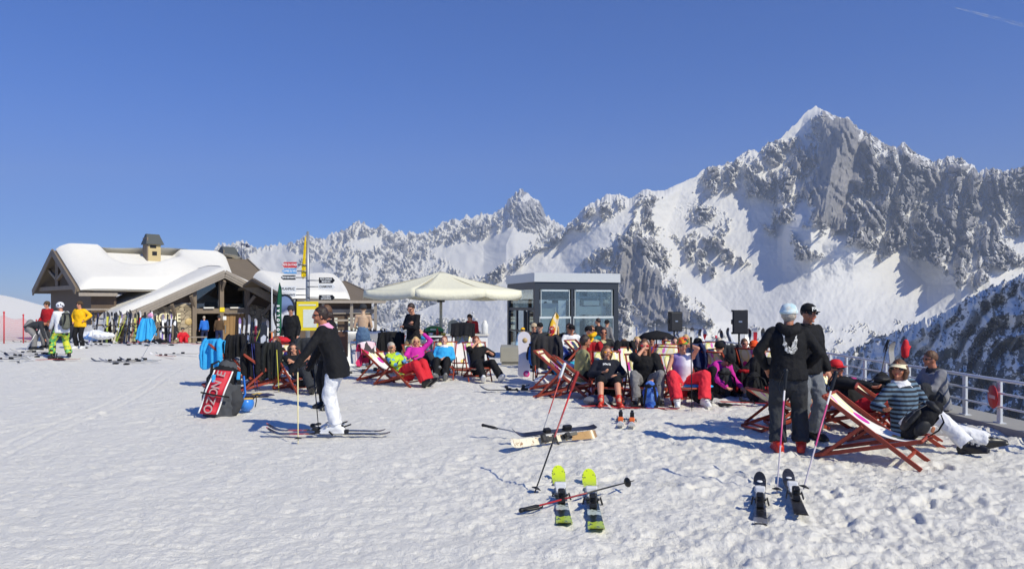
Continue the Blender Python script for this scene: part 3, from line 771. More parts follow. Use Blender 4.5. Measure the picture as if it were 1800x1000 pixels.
part('gable_truss', mb, OLDWOOD, ch)
mb = MB(); mb.beam(W(L1 + .04, NR, ZRI - .05), W(L1 + .04, NE - .03, ZE - .05), .08, .3); mb.beam(W(L1 + .04, NR, ZRI - .05), W(L1 + .04, NB, ZE - .05), .08, .3)
part('verge_board', mb, GREYWOOD, ch)
# chimneys
def chimney(u, n, wd, zb, zt, nm):
    m = MB(); M0 = MW @ Matrix.Translation((u, n, 0))
    m.box((0, 0, (zb + zt) / 2), (wd, wd, zt - zb), M0); c = part('chimney', m, plain(nm, S(196, 176, 130), .8, var=.1), ch)
    m = MB(); m.box((-.12 * wd, wd / 2 + .005, zt - .28), (wd * .5, .02, .2), M0); part('vent', m, BLACKP, c); m = MB(); m.box((0, wd / 2 + .005, zt - .75), (wd * .38, .02, .28), M0); part('vent', m, BLACKP, c)
    m = MB(); q = wd * .72
    vs = [MW @ (Vector((u, n, 0)) + Vector(p)) for p in ((-q, -q, zt - .12), (q, -q, zt - .12), (q, q, zt - .12), (-q, q, zt - .12), (-q * .7, -q * .35, zt + .62), (q * .7, -q * .35, zt + .62), (q * .7, q * .15, zt + .62), (-q * .7, q * .15, zt + .62))]
    m.add(vs, [(0, 1, 2, 3), (4, 7, 6, 5), (0, 4, 5, 1), (1, 5, 6, 2), (2, 6, 7, 3), (3, 7, 4, 0)]); part('chimney_cap', m, plain('slate_cap', S(76, 80, 80), .6), c)
    m = MB(); m.box((-wd * .56, 0, (zb + zt) / 2 + .2), (wd * .1, wd * 1.05, zt - zb + .3), M0); part('cladding', m, OLDWOOD, c)
chimney(-1.75, -7.3, .82, 4.6, 6.0, 'ochre_render')
chimney(4.3, -8.9, .95, 4.7, 5.55, 'ochre_render')
mb = MB(); mb.tube([W(4.9, -7.9, 5.2), W(4.9, -7.9, 6.4)], .035, 8); mb.box(W(5.15, -7.9, 6.35), (.5, .1, .1)); mb.ell(W(5.4, -7.9, 6.22), (.16, .16, .1)); part('roof_lamp', mb, plain('blue_grey_lamp', S(60, 70, 100)), ch)
# lettering and round plaque on the stone left of the door
text('lettering', 'LA BERGERIE', .74, plain('cream_letters', S(236, 228, 190), .5), Matrix.Translation((0, 0, 0)) @ frameM(W(-3.95, .04, .86), UU, (0, 0, 1)), ch, .03, 1.0, .014, .68)
mb = MB(); mb.lathe([(0, .05), (.2, .05), (.22, .03), (.22, 0), (0, 0)], 24, frameM(W(-2.02, .0, .62), UU, (0, 0, 1))); part('plaque', mb, plain('wood_plaque', S(196, 170, 116)), ch)

# ================================================================== low building behind the signpost
hb = thing('mountain_hut', 'low dark timber hut with a snowy roof behind the signpost', 'hut', (-12.6, 50, -1.0))
HC = Vector((-12.0, 50.0, 0))
def H(u, n, z): return UU * u + NN * n + HC + Vector((0, 0, z)) - Vector((-12.6, 50, -1.0))
mb = MB(); shell_roof(-6.5, .2, 0, 3.35, 5.0, 1.95, .18, H, mb); part('roof', mb, SHINGLE, hb)
mb = MB()
mb.add([H(-6.5, 0, 3.35), H(-6.5, -4, 2.2), H(.2, -4, 2.2), H(.2, 0, 3.35), H(-6.5, 0, 3.2), H(-6.5, -4, 2.05), H(.2, -4, 2.05), H(.2, 0, 3.2)],
       [(0, 1, 2, 3), (7, 6, 5, 4), (0, 4, 5, 1), (1, 5, 6, 2), (2, 6, 7, 3), (3, 7, 4, 0)]); part('roof', mb, SHINGLE, hb)
snow_slab(lambda s, t: H(-6.4 + (6.3 - 2.2 * t ** 1.2) * s, -.1 + 4.9 * t, 3.36 - 1.37 * t), 'roof_snow', hb, 40, 20, .42, 7)
mb = MB(); k = [(-6.2, -1.2), (-.3, -1.2), (-.3, 1.9), (-6.2, 1.9)]
vs = [H(p[0], 4.2, p[1]) for p in k] + [H(p[0], 4.0, p[1]) for p in k]
mb.add(vs, [(0, 1, 2, 3), (7, 6, 5, 4)] + [(i, i + 4, (i + 1) % 4 + 4, (i + 1) % 4) for i in range(4)])
mb.add([H(-.3, 4.0, -1.2), H(-.3, -3.5, -1.2), H(-.3, -3.5, 2.3), H(-.3, 0, 3.1), H(-.3, 4, 1.95)], [(0, 1, 2, 3, 4)]); part('wall', mb, DARKWOOD, hb)
mb = MB(); mb.beam(H(-6.5, 5.03, 1.86), H(.2, 5.03, 1.86), .1, .16); mb.beam(H(.24, 0, 3.28), H(.24, 5.0, 1.9), .07, .26); mb.beam(H(-6.3, 4.3, 1.25), H(-.2, 4.3, 1.25), .14, .3); mb.beam(H(-6.3, 4.6, .7), H(-.2, 4.6, .7), .08, .12)
for u in (-.4, -2.2, -4.2): mb.beam(H(u, 4.8, -1.2), H(u, 4.8, 1.8), .16, .16)
part('eave_beam', mb, GREYWOOD, hb)
for u in (-1.6, -3.4):
    m = MB(); m.beam(H(u - .5, 4.24, .35), H(u + .5, 4.24, .35), .06, 1.0); f = part('window', m, plain('pale_blind', S(206, 208, 196), .6), hb)
    m = MB(); m.beam(H(u - .5, 4.29, .35), H(u + .5, 4.29, .35), .03, .06); m.beam(H(u, 4.29, -.15), H(u, 4.29, .85), .05, .03); part('glazing_bar', m, DARKWOOD, f)

# ================================================================== glass lift kiosk
kl = Vector((.9, 28.0, 0)); kx = Vector((.9539, .30, 0)).normalized(); ky = Vector((-kx.y, kx.x, 0))
kb = thing('lift_kiosk', 'dark framed glass lift kiosk with flat white edged roof', 'kiosk', (kl.x, kl.y, -.75))
def K(a, b, z): return kx * a + ky * b + Vector((0, 0, z + .75))
KW, KD, KT = 3.62, 3.7, 2.95
MK = Matrix(((kx.x, ky.x, 0, 0), (kx.y, ky.y, 0, 0), (0, 0, 1, .75), (0, 0, 0, 1)))
def kbox(mb, a0, a1, b0, b1, z0, z1): mb.box(((a0 + a1) / 2, (b0 + b1) / 2, (z0 + z1) / 2), (abs(a1 - a0), abs(b1 - b0), abs(z1 - z0)), MK)
mb = MB(); kbox(mb, -.04, KW + .06, -.06, KD + .04, KT - .36, KT); part('roof', mb, plain('roof_fascia', S(205, 206, 204), .4, .2, .05), kb)
mb = MB(); kbox(mb, 0.0, KW, 0, KD, KT - .64, KT - .362); part('header', mb, ANTH, kb)
mb = MB()
for a, b in ((0, 0), (KW - .2, 0), (0, KD - .2), (KW - .2, KD - .2)): kbox(mb, a, a + .2, b, b + .2, -.75, KT - .64); part('column', mb, ANTH, kb); mb = MB()
kbox(mb, KW / 2 - .26, KW / 2 - .16, .02, .12, -.75, KT - .64); part('column', mb, ANTH, kb)
mb = MB()
for a0, a1 in ((.2, KW / 2 - .26), (KW / 2 - .16, KW - .2)):
    kbox(mb, a0 + .002, a1 - .002, .03, .09, 1.14, 1.22); kbox(mb, a0 + .002, a0 + .03, .03, .09, -.7, 1.138); kbox(mb, a1 - .03, a1 - .002, .03, .09, -.7, 1.138)
    kbox(mb, a0 + .06, a0 + .085, .03, .09, 1.222, KT - .65); kbox(mb, a1 - .085, a1 - .06, .03, .09, 1.222, KT - .65); kbox(mb, a0 + .112, a1 - .112, .03, .09, KT - .73, KT - .66)
part('window_frame', mb, plain('pale_frame', S(196, 204, 204), .4), kb)
for a0, a1 in ((.2, KW / 2 - .26), (KW / 2 - .16, KW - .2)):
    for z0, z1 in ((-.7, 1.14), (1.22, KT - .65)):
        m = MB(); kbox(m, a0 + .06, a1 - .06, .055, .065, z0, z1); part('pane', m, GLASS, kb)
m = MB(); kbox(m, KW - .06, KW - .05, .2, KD - .2, -.7, KT - .65); part('pane', m, GLASS, kb)
m = MB(); kbox(m, .2, KW - .2, KD - .07, KD - .06, -.7, KT - .65); part('pane', m, GLASS, kb)
m = MB(); kbox(m, .05, .06, .2, KD - .2, 1.55, KT - .65); kbox(m, .05, .06, .2, .9, -.7, 1.5); kbox(m, .05, .06, 2.5, KD - .2, -.7, 1.5); part('pane', m, GLASS, kb)
mb = MB(); kbox(mb, .02, .1, .2, KD - .2, 1.45, 1.57); 
for b in (.9, 1.4, 2.4): kbox(mb, .02, .1, b, b + .1, -.75, 1.45)
kbox(mb, .02, .1, .2, KD - .2, .55, .62); part('door_frame', mb, ANTH, kb)
m = MB(); kbox(m, .3, .36, 1.0, 2.3, -.75, 1.4); part('door', m, plain('doorway_shade', S(26, 28, 30), .6), kb)  # near-black sheet, paints the shade inside the open doorway
m = MB(); kbox(m, -.1, KW + .1, -.1, KD + .1, -.85, -.70); part('floor', m, plain('concrete', S(150, 148, 142), .85, scale=4, bump=.2), kb)
mb = MB()   # winch housing, cabinet and pipework seen through the glass
kbox(mb, 2.0, 3.25, .45, 1.0, 1.28, 1.62); kbox(mb, 2.25, 2.95, .40, 1.1, 1.66, 1.86); kbox(mb, .5, 1.25, .7, 1.3, -.7, 1.75); kbox(mb, 1.9, 2.05, .35, .5, -.7, 2.2); kbox(mb, 2.0, 3.3, .6, .7, 1.95, 2.02); kbox(mb, 3.05, 3.15, .5, .6, -.7, 2.2)
mb.tube([K(2.3, 1.4, -.7), K(2.3, 1.4, 2.2)], .05); mb.tube([K(2.7, 1.9, 1.0), K(2.7, 1.9, 2.2)], .12); mb.tube([K(1.0, 1.2, 1.9), K(3.2, 1.2, 1.9)], .04)
part('lift_machinery', mb, plain('machine_grey', S(206, 214, 212), .45, .1), kb)
mb = MB(); kbox(mb, 1.98, 2.3, 1.5, 1.7, -.7, 2.28); kbox(mb, 1.25, 1.45, 1.2, 1.4, -.7, 2.28); kbox(mb, .3, .42, 1.6, 1.75, -.7, 2.28); kbox(mb, .3, 3.3, 2.4, 2.5, 1.9, 2.28); part('dark_column', mb, BLACKP, kb)  # black columns added to darken the view through the panes
mb = MB(); mb.ell(K(.85, 1.1, 1.72), (.09, .1, .11)); mb.tube([K(.85, 1.1, 1.35), K(.85, 1.1, 1.6)], [.16, .08]); part('control_head', mb, BLACKP, kb)

# concrete plinth and steps left of the kiosk
mb = MB(); c = on(900, 25.0); pl = thing('concrete_plinth', 'grey concrete plinth of two steps left of the glass kiosk', 'plinth', c)
mb.box((0, 0, .42), (.80, 1.6, .5), None, 0, .02); part('block', mb, plain('board_marked_concrete', S(148, 146, 138), .85, scale=3, bump=.25), pl)
mb = MB(); mb.box((0, 0, .02), (.72, 1.5, .29)); part('base', mb, plain('concrete_dark', S(126, 124, 118), .85, scale=3, bump=.25), pl)

# ================================================================== big parasol
up = on(775, 22.0); um = thing('parasol', 'large cream octagonal parasol with scalloped valance over the bar', 'parasol', up)
ZA = 2.72 - up.z; RZ = 2.12 - up.z; RAD = 2.52
CANV = cloth('cream_canvas', S(226, 222, 198), None, .9, .06)
mb = MB(); P = []
ring = []
for k in range(8):
    a = R(22.5 + 12 + 45 * k); ring.append(Vector((RAD * math.cos(a), RAD * math.sin(a), RZ)))
apex = Vector((0, 0, ZA))
for k in range(8):
    a, b = ring[k], ring[(k + 1) % 8]; G_ = []
    for i in range(9):
        t = i / 8; r = []
        for j in range(7):
            s = j / 6; p = apex.lerp(a, max(t, .03)).lerp(apex.lerp(b, max(t, .03)), s)
            p.z -= .035 * math.sin(math.pi * s) * t + .05 * math.sin(math.pi * t); r.append(p)
        G_.append(r)
    mb.grid(G_)
cnp = part('canopy', mb, CANV, um); thicken(cnp, .006)
mb = MB()
for k in range(8):
    a, b = ring[k], ring[(k + 1) % 8]; r0 = []; r1 = []
    for j in range(13):
        s = j / 12; p = a.lerp(b, s); p.z -= .035 * math.sin(math.pi * s); q = p.copy(); q.z -= .27 - .07 * (abs(2 * s - 1) ** 3); r0.append(p * 1.001); r1.append(q * 1.0 + Vector((p.x, p.y, 0)) * .012)
    mb.grid([r0, r1])
vl = part('valance', mb, cloth('cream_valance', S(232, 228, 204), None, .9, .05), um); thicken(vl, .006)
mb = MB(); mb.tube([(0, 0, 0), (0, 0, ZA - .02)], .045, 12); part('pole', mb, plain('pole_grey', S(196, 192, 176), .5), um)
mb = MB()
for k in range(8):
    mb.beam(apex - Vector((0, 0, .07)), ring[k] - Vector((0, 0, .04)), .03, .04); mb.beam(Vector((0, 0, ZA - .75)), apex.lerp(ring[k], .5) - Vector((0, 0, .10)), .025, .03)
part('rib', mb, plain('rib_wood', S(190, 180, 150)), um)
mb = MB(); mb.box((0, 0, .05), (.9, .9, .1), None, 0, .02); part('base', mb, plain('concrete', S(150, 148, 142)), um)
mb = MB(); mb.lathe([(.12, ZA - .95), (.13, ZA - .75), (.05, ZA - .68)], 14); part('winch', mb, ANTH, um)

# ================================================================== signpost with piste arrows
PD = 26.0
sp = on(541, PD); st = thing('signpost', 'grey pole with coloured piste arrows and a furled yellow flag', 'signpost', sp)
mb = MB(); ht = zpix(407, PD) - sp.z; mb.tube([(0, 0, -.1), (0, 0, ht * .55), (0, 0, ht)], [.085, .075, .045], 12); part('pole', mb, STEEL, st)
ARR = plain('arm_steel', S(120, 124, 130), .4, .6)
def arrow(px0, px1, py0, py1, colr, txt, tc, side, two=None):
    x0 = (px0 - 541) / F * PD; x1 = (px1 - 541) / F * PD; z0 = zpix(py1, PD) - sp.z; z1 = zpix(py0, PD) - sp.z; zm = (z0 + z1) / 2; y = -.10
    tip = .09
    if side < 0: poly = [(x0, zm), (x0 + tip, z0), (x1, z0), (x1, z1), (x0 + tip, z1)]
    else: poly = [(x1, zm), (x1 - tip, z1), (x0, z1), (x0, z0), (x1 - tip, z0)]
    m = MB(); M = Matrix(((1, 0, 0, 0), (0, 0, -1, y), (0, 1, 0, 0), (0, 0, 0, 1)))
    m.prism(poly, -.012, .012, M); a = part('arrow_sign', m, colr, st)
    m = MB(); m.tube([(x1 if side < 0 else x0, y + .03, zm), (0, y + .03, zm)], .018, 8); part('arm', m, ARR, a)
    ctr = (x0 + x1) / 2 - side * tip * .35
    if two:
        for i, t in enumerate((txt, two)): text('lettering', t, (z1 - z0) * .46, tc, frameM((ctr, y - .0135, zm + (z1 - z0) * (.22 - .44 * i)), (1, 0, 0), (0, 0, 1)), a, .001, 1, .002, .66 if len(t) > 9 else .9)
    else: text('lettering', txt, (z1 - z0) * .62, tc, frameM((ctr, y - .0135, zm), (1, 0, 0), (0, 0, 1)), a, .001, 1, .003, .62 if len(txt) > 12 else .74)
    return a
RED = plain('sign_red', S(206, 40, 44), .4, var=.04); BLU = plain('sign_blue', S(92, 160, 216), .4, var=.04); BLK = plain('sign_black', S(30, 30, 32), .4, var=.05)
WT = plain('sign_white', S(236, 236, 234), .4, var=.03); LT = plain('letter_white', S(244, 244, 242), .5, var=.02); LB = plain('letter_black', S(30, 30, 30), .5, var=.02)
arrow(497, 523, 461, 470.5, RED, 'PISTE DU STADE', LT, -1); arrow(497, 523, 472.5, 481, BLU, 'COMBE DU VIOZ', LT, -1); arrow(495, 521, 484, 492, BLK, 'PISTE DES NANTS', LT, -1)
arrow(492, 522, 503, 513, WT, 'PLANPRAZ', LB, -1); arrow(499, 521, 515, 522, WT, 'PARAPENTE', LB, -1); arrow(500, 524, 525.5, 533.5, BLK, 'BREVENT', LT, -1)
arrow(562, 590, 488, 498, BLK, 'PISTE CHARLES', LT, 1, 'BOZON'); arrow(561, 590, 499.5, 508.5, WT, 'CHAMONIX', LB, 1); arrow(562, 590, 518.5, 527.5, BLK, 'TELECABINE', LT, 1, 'DE PLANPRAZ')
mb = MB(); f = []
for i in range(13):
    t = i / 12; z = zpix(412 + 74 * t, PD) - sp.z; wv = .02 + .16 * t ** .7 * (1 if t < .93 else .55)
    f.append([Vector((-.06 - wv * j / 5, .02 * math.sin(j * 2.2 + i * .6) - .03, z - .02 * j)) for j in range(6)])
mb.grid(f); fl = part('flag', mb, cloth('yellow_flag', S(240, 205, 30), None, .8, .12), st); thicken(fl, .004)
mb = MB(); mb.box((0, 0, 0), (.02, .02, .02)); 
# yellow piste information board below the arrows
yb = on(540.5, 24.5); bt = thing('information_board', 'yellow and white piste information board behind the dark haired skier', 'board', yb)
mb = MB(); zt = zpix(530, 24.5) - yb.z; mb.box((0, 0, zt - .5), (.74, .05, 1.0), None, 0, .01); bd = part('panel', mb, plain('board_yellow', S(238, 214, 44), .5, var=.05), bt)
mb = MB(); mb.box((.09, -.03, zt - .58), (.46, .008, .62)); mb.box((0, -.03, zt - .12), (.6, .008, .05)); part('map', mb, plain('board_map', S(222, 226, 214), .5, var=.15, scale=9), bd)
mb = MB()
for x in (-.3, .3): mb.tube([(x, .05, -.1), (x, .05, zt - .1)], .025, 8)
part('post', mb, STEEL, bt)

# ================================================================== terrace kerb and railing on the right
XK = 6.30
CONC = plain('kerb_concrete', S(150, 148, 144), .9, scale=5, bump=.3, var=.15)
mb = MB(); y = 3.0
path = [(XK, 3.0), (XK, 15.0), (5.15, 20.6), (4.75, 26.0)]
for i in range(len(path) - 1):
    a = Vector((*path[i], 0)); b = Vector((*path[i + 1], 0)); d = (b - a).normalized(); nrm = Vector((d.y, -d.x, 0))
    za, zb = gz(a.x, a.y), gz(b.x, b.y)
    vs = []
    for p, z in ((a, za), (b, zb)):
        vs += [p + Vector((0, 0, z - .9)), p + nrm * .62 + Vector((0, 0, z - .9)), p + nrm * .62 + Vector((0, 0, z + .13)), p + Vector((0, 0, z + .13))]
    mb.add(vs, [(0, 3, 2, 1), (4, 5, 6, 7), (0, 4, 7, 3), (3, 7, 6, 2), (2, 6, 5, 1), (1, 5, 4, 0)])
kerb = part('terrace_kerb', mb, CONC); struct(kerb)
ra = thing('railing', 'low white metal railing of three bars along the terrace edge', 'railing', (XK + .16, 9, .13))
ox = Vector((XK + .16, 9, .13))
RW = plain('railing_white', S(214, 216, 218), .4, .1, .06)
xp = XK + .16; posts = []
yv = 5.1
while yv < 15.0: posts.append((xp, yv)); yv += .72
a, b, c_ = Vector((XK + .16, 15.0, 0)), Vector((5.30, 20.6, 0)), Vector((4.9, 26.0, 0))
for p, q in ((a, b), (b, c_)):
    L = (q - p).length; k = int(L / .95)
    for i in range(k): r = p.lerp(q, (i + .0) / k); posts.append((r.x, r.y))
posts.append((c_.x, c_.y))
for x, y in posts:
    m = MB(); zb = gz(x, min(y, 26)) + .13; m.box((x - ox.x, y - ox.y, zb + .29 - ox.z), (.035, .075, .58), None, 0, .006); m.box((x - ox.x, y - ox.y, zb + .006 - ox.z), (.09, .14, .012))
    part('post', m, RW, ra)
for hh, rr in ((.575, .022), (.40, .014), (.22, .014)):
    m = MB(); pts = [Vector((x - ox.x - .03, y - ox.y, gz(x, min(y, 26)) + .13 + hh - ox.z)) for x, y in [(xp, 4.4)] + posts]
    m.tube(pts, rr, 8); part('rail', m, RW, ra)
# round red sign hung on the railing
yv = F * xp / (1753 - 900); pz = zpix(697, yv)
sg = thing('round_sign', 'round red no entry style disc on the railing at right', 'sign', (xp - .06, yv, pz), R(-14))
mb = MB(); Mx = Matrix.Rotation(R(-90), 4, 'Y')
mb.lathe([(0, .008), (.150, .008), (.156, 0), (.150, -.008), (0, -.008)], 32, Mx); part('disc', mb, plain('sign_red_matt', S(178, 36, 40), .5), sg)
mb = MB(); mb.box((-.011, 0, 0), (.004, .2, .045)); part('bar', mb, plain('sign_bar', S(206, 160, 160), .5), sg)
mb = MB(); mb.box((.018, 0, .15), (.02, .05, .08)); part('bracket', mb, STEEL, sg)
# ================================================================== people
from mathutils import noise as mnoise
V = Vector
def skinmat(name, c):
    if name in _M: return _M[name]
    n = NT(name); v = n.obj(); f = n.noise(14, 3, .5, v); 
    n.color(n.mix(f, tuple(x * .86 for x in c), tuple(min(1, x * 1.1) for x in c))); n.set(Roughness=.5)
    n.b.inputs['Subsurface Weight'].default_value = .12; n.b.inputs['Subsurface Radius'].default_value = (.02, .008, .005)
    _M[name] = n.m; return n.m
SKIN = skinmat('skin', S(206, 148, 118)); SKIN2 = skinmat('tanned_skin', S(186, 122, 92)); SKIN3 = skinmat('pale_skin', S(216, 166, 140))
LIPS = plain('lips', S(170, 84, 78), .45); EYEW = plain('eye', S(60, 44, 38), .2)
LENS = plain('dark_lens', S(22, 20, 22), .12, spec=.7); FRAMEM = plain('glasses_frame', S(24, 22, 22), .35)
def hairmat(name, c):
    if name in _M: return _M[name]
    n = NT(name); v = n.obj(); mp = n.add('ShaderNodeMapping'); mp.inputs['Scale'].default_value = (90, 90, 14); n.link(v, mp.inputs[0])
    f = n.noise(1, 3, .6, mp.outputs[0]); n.color(n.mix(f, tuple(x * .5 for x in c), tuple(min(1, x * 1.5) for x in c))); n.set(Roughness=.5)
    n.bump(f, .7, .01); _M[name] = n.m; return n.m
H_DARK = hairmat('dark_brown_hair', S(48, 34, 28)); H_BROWN = hairmat('brown_hair', S(98, 68, 44)); H_BLOND = hairmat('blonde_hair', S(206, 172, 118)); H_GREY = hairmat('grey_hair', S(188, 176, 160)); H_RED = hairmat('auburn_hair', S(120, 66, 38))

def ik(a, t, l1, l2, pole):
    d = t - a; L = d.length; L = min(max(L, abs(l1 - l2) + .01), (l1 + l2) * .999); u = d.normalized()
    x = (l1 * l1 - l2 * l2 + L * L) / (2 * L); h = math.sqrt(max(l1 * l1 - x * x, 0))
    p = pole - u * pole.dot(u)
    if p.length < 1e-4: p = V((0, 1, 0)) - u * u.y
    p.normalize(); return a + u * x + p * h, a + u * L
def basis(y, z):
    """matrix with columns x,y,z from forward y and approximate up z"""
    y = y.normalized(); z = (z - y * z.dot(y)).normalized(); x = y.cross(z)
    return Matrix(((x.x, y.x, z.x), (x.y, y.y, z.y), (x.z, y.z, z.z))).to_4x4()
def displace(me, amp, freq, seed):
    n = len(me.vertices); co = np.empty(n * 3, np.float32); me.vertices.foreach_get('co', co); no = np.empty(n * 3, np.float32); me.vertices.foreach_get('normal', no)
    co = co.reshape(-1, 3); no = no.reshape(-1, 3)
    s = np.array([mnoise.fractal(V((c[0] * freq, c[1] * freq, c[2] * freq * .8 + seed)), 1.0, 2.0, 3) for c in co.tolist()], np.float32)
    s = -np.abs(s) + .25
    co = co + no * (s * amp)[:, None]; me.vertices.foreach_set('co', co.ravel()); me.update()
_pid = [0]
class Person: pass
def person(label, loc, rz, H=1.72, vox=.018, group=None, skin=None, hip=(0, 0, .93), torso=(0, .03, 1), lat=None, look=(0, 1, 0), headup=(0, 0, 1),
           hands=None, poles=None, feet=None, toes=None, knees=None, top=None, trousers=None, boots=None, hair=None, hat=None, glasses=None, glasses_mat=None,
           collar=None, width=1.0, fing=True, stripe=None, sit=False, curl=.5, gloves=None, shank_up=None, name='person', pl_lat=None):
    _pid[0] += 1; pid = _pid[0]; k = H / 1.75
    root = thing(name, label, 'person', loc, rz, group); skin = skin or SKIN
    hip = V(hip); td = V(torso).normalized()
    lat = V(lat).normalized() if lat else V((1, 0, 0)); lat = (lat - td * lat.dot(td)).normalized(); fw = td.cross(lat) * -1   # forward of the chest
    fw = lat.cross(td) * -1; fw = td.cross(lat); 
    if fw.y < 0 and lat.x > 0: fw = -fw
    pl = V(pl_lat).normalized() if pl_lat else V((1, 0, 0))
    neck = hip + td * (.50 * k); chest = hip + td * (.32 * k) + fw * .012; waist = hip + td * (.14 * k)
    sh = {s: neck - td * .045 * k + lat * s * .170 * k * width for s in (1, -1)}
    hj = {s: hip - td * .03 * k * (0 if sit else 1) + pl * s * .088 * k * width for s in (1, -1)}
    look = V(look).normalized(); hu = V(headup).normalized()
    B = basis(look, hu); hup = (B @ V((0, 0, 1))).normalized()
    head = neck + td * .052 * k + hup * .108 * k + look * .028 * k
    hs = k * .97
    HM = Matrix.Translation(head) @ B @ Matrix.Scale(hs, 4)
    hands = hands or {}; poles = poles or {}; feet = feet or {}; toes = toes or {}; knees = knees or {}
    el, wr, an, kn, foot = {}, {}, {}, {}, {}
    for s in (1, -1):
        t = V(hands.get(s, sh[s] - V((0, 0, 1)) * .50 * k + lat * s * .09 + fw * .07)); p = V(poles.get(s, (s * .4, -1, -.4)))
        el[s], wr[s] = ik(sh[s], t, .285 * k, .25 * k, p)
        f = V(feet.get(s, (s * .12, .02, 0))); td_ = V(toes.get(s, (s * .18, 1, 0))).normalized()
        up_ = V(shank_up[s]) if shank_up and s in shank_up else V((0, 0, 1)); up_ = (up_ - td_ * up_.dot(td_)).normalized()
        ank = f + up_ * .10
        kn[s], an[s] = ik(hj[s], ank, .43 * k, .415 * k, V(knees.get(s, (s * .12, 1, .25))))
        foot[s] = (an[s], td_, up_)
    # ---- body: one continuous surface
    m = MB()
    w = width; pd = td if sit else (td * .35 + V((0, 0, 1))).normalized()
    m.tube([hip - pd * .09, hip, waist, chest, neck - td * .06, neck], [.12 * w, .15 * w, .13 * w, .155 * w, .13 * w, .06], 16, flat=.68, up=fw, round_caps=True)
    m.tube([neck - td * .03, head - hup * .02], [.058, .052], 12, round_caps=True)
    def hf(p):
        t = max(0, -p.z / .118); x = p.x * (1 - .30 * t * t); y = p.y * (1 - .10 * t) + .014 * t
        if p.y < 0: y *= (1 - .35 * t)
        return V((x, y, p.z))
    m.ell((0, 0, 0), (.076, .097, .118), HM, nu=20, nv=16, fn=hf)
    m.ell((0, .098, -.018), (.013, .020, .024), HM, nu=8, nv=6); m.tube([HM @ V((0, .092, .02)), HM @ V((0, .108, -.02))], [.008, .012], 8, round_caps=True)
    m.ell((0, .082, -.092), (.026, .02, .02), HM, nu=8, nv=6)
    m.ell((0, .086, .028), (.05, .012, .012), HM, nu=8, nv=6)
    for s in (1, -1):
        m.ell((s * .076, -.004, -.012), (.011, .022, .034), HM, nu=8, nv=6); m.ell((s * .042, .068, -.035), (.024, .02, .024), HM, nu=8, nv=6)
        m.tube([neck - td * .05 + lat * s * .05, sh[s]], [.06, .055], 10, round_caps=True)
        m.tube([sh[s], sh[s].lerp(el[s], .35), el[s]], [.046 * w, .042 * w, .034], 10, round_caps=True)
        m.tube([el[s], el[s].lerp(wr[s], .3), wr[s]], [.034, .036, .026], 10, round_caps=True)
        m.tube([hj[s], hj[s].lerp(kn[s], .4), kn[s]], [.085 * w, .078 * w, .053], 12, round_caps=True)
        m.tube([kn[s], kn[s].lerp(an[s], .35), an[s]], [.054, .056, .038], 12, round_caps=True)
        a, td_, up_ = foot[s]; m.tube([a - td_ * .03 - up_ * .05, a + td_ * .15 - up_ * .07], [.036, .03], 10, round_caps=True)
        # hand with palm, four fingers and a thumb
        hd = (wr[s] - el[s]).normalized(); pn = hd.cross(lat * s)
        if pn.length < .2: pn = hd.cross(V((0, 0, 1)))
        pn.normalize(); hx = pn.cross(hd)
        c = .5 if curl is None else curl
        m.tube([wr[s], wr[s] + hd * .05, wr[s] + hd * .085], [.026, .036, .034], 10, flat=.5, up=pn, round_caps=True)
        if fing:
            for q, (ox, ln) in enumerate(((-.027, .062), (-.009, .072), (.009, .068), (.026, .052))):
                b0 = wr[s] + hd * .085 + hx * ox; b1 = b0 + (hd * (1 - .35 * c) - pn * c * .7).normalized() * ln * .55; b2 = b1 + (hd * (1 - c) - pn * (c + .2)).normalized() * ln * .5
                m.tube([b0, b1, b2], [.0098, .009, .0078], 8, round_caps=True)
            b0 = wr[s] + hd * .03 - hx * .026; b1 = b0 + (hd * .7 - hx * .6 - pn * .2).normalized() * .045; b2 = b1 + (hd * .9 - hx * .1 - pn * .4).normalized() * .032
            m.tube([b0, b1, b2], [.013, .011, .009], 8, round_caps=True)
    me = remesh(m, vox * .62, 2); body = link('body', me, skin, root)
    # ---- clothes
    def cloth_part(nm, mb, mt, amp=.016, fr=7.0, vx=None, sm=2, mats2=None):
        me = remesh(mb, vx or vox, sm); displace(me, amp, fr, pid * 3.7)
        return link(nm, me, mt, root)
    if trousers:
        tm, kind, bulk = trousers; mb = MB(); e = .008 + bulk * .75
        mb.tube([hip - pd * .10, hip - pd * .02, hip + pd * .09], [.13 * w + e * .7, .150 * w + e * .8, .14 * w + e * .5], 16, flat=.74, up=fw, round_caps=True)
        for s in (1, -1):
            mb.tube([hj[s], hj[s].lerp(kn[s], .45), kn[s]], [.088 * w + e * .7, .082 * w + e * .9, .060 + e], 12, round_caps=True)
            if kind == 'long':
                d = (an[s] - kn[s]).normalized(); end = an[s] - d * .05
                mb.tube([kn[s], kn[s].lerp(end, .4), end, end + d * .04], [.060 + e, .062 + e, .058 + e * 1.25, .062 + e * 1.25], 12)
            elif kind == 'tight':
                d = (an[s] - kn[s]).normalized(); end = an[s] - d * .10
                mb.tube([kn[s], kn[s].lerp(end, .35), end], [.062 + e, .062 + e, .046 + e], 12, round_caps=True)
        cloth_part('trousers' if kind != 'shorts' else 'shorts', mb, tm, .024 if kind == 'long' else .010, 8.5)
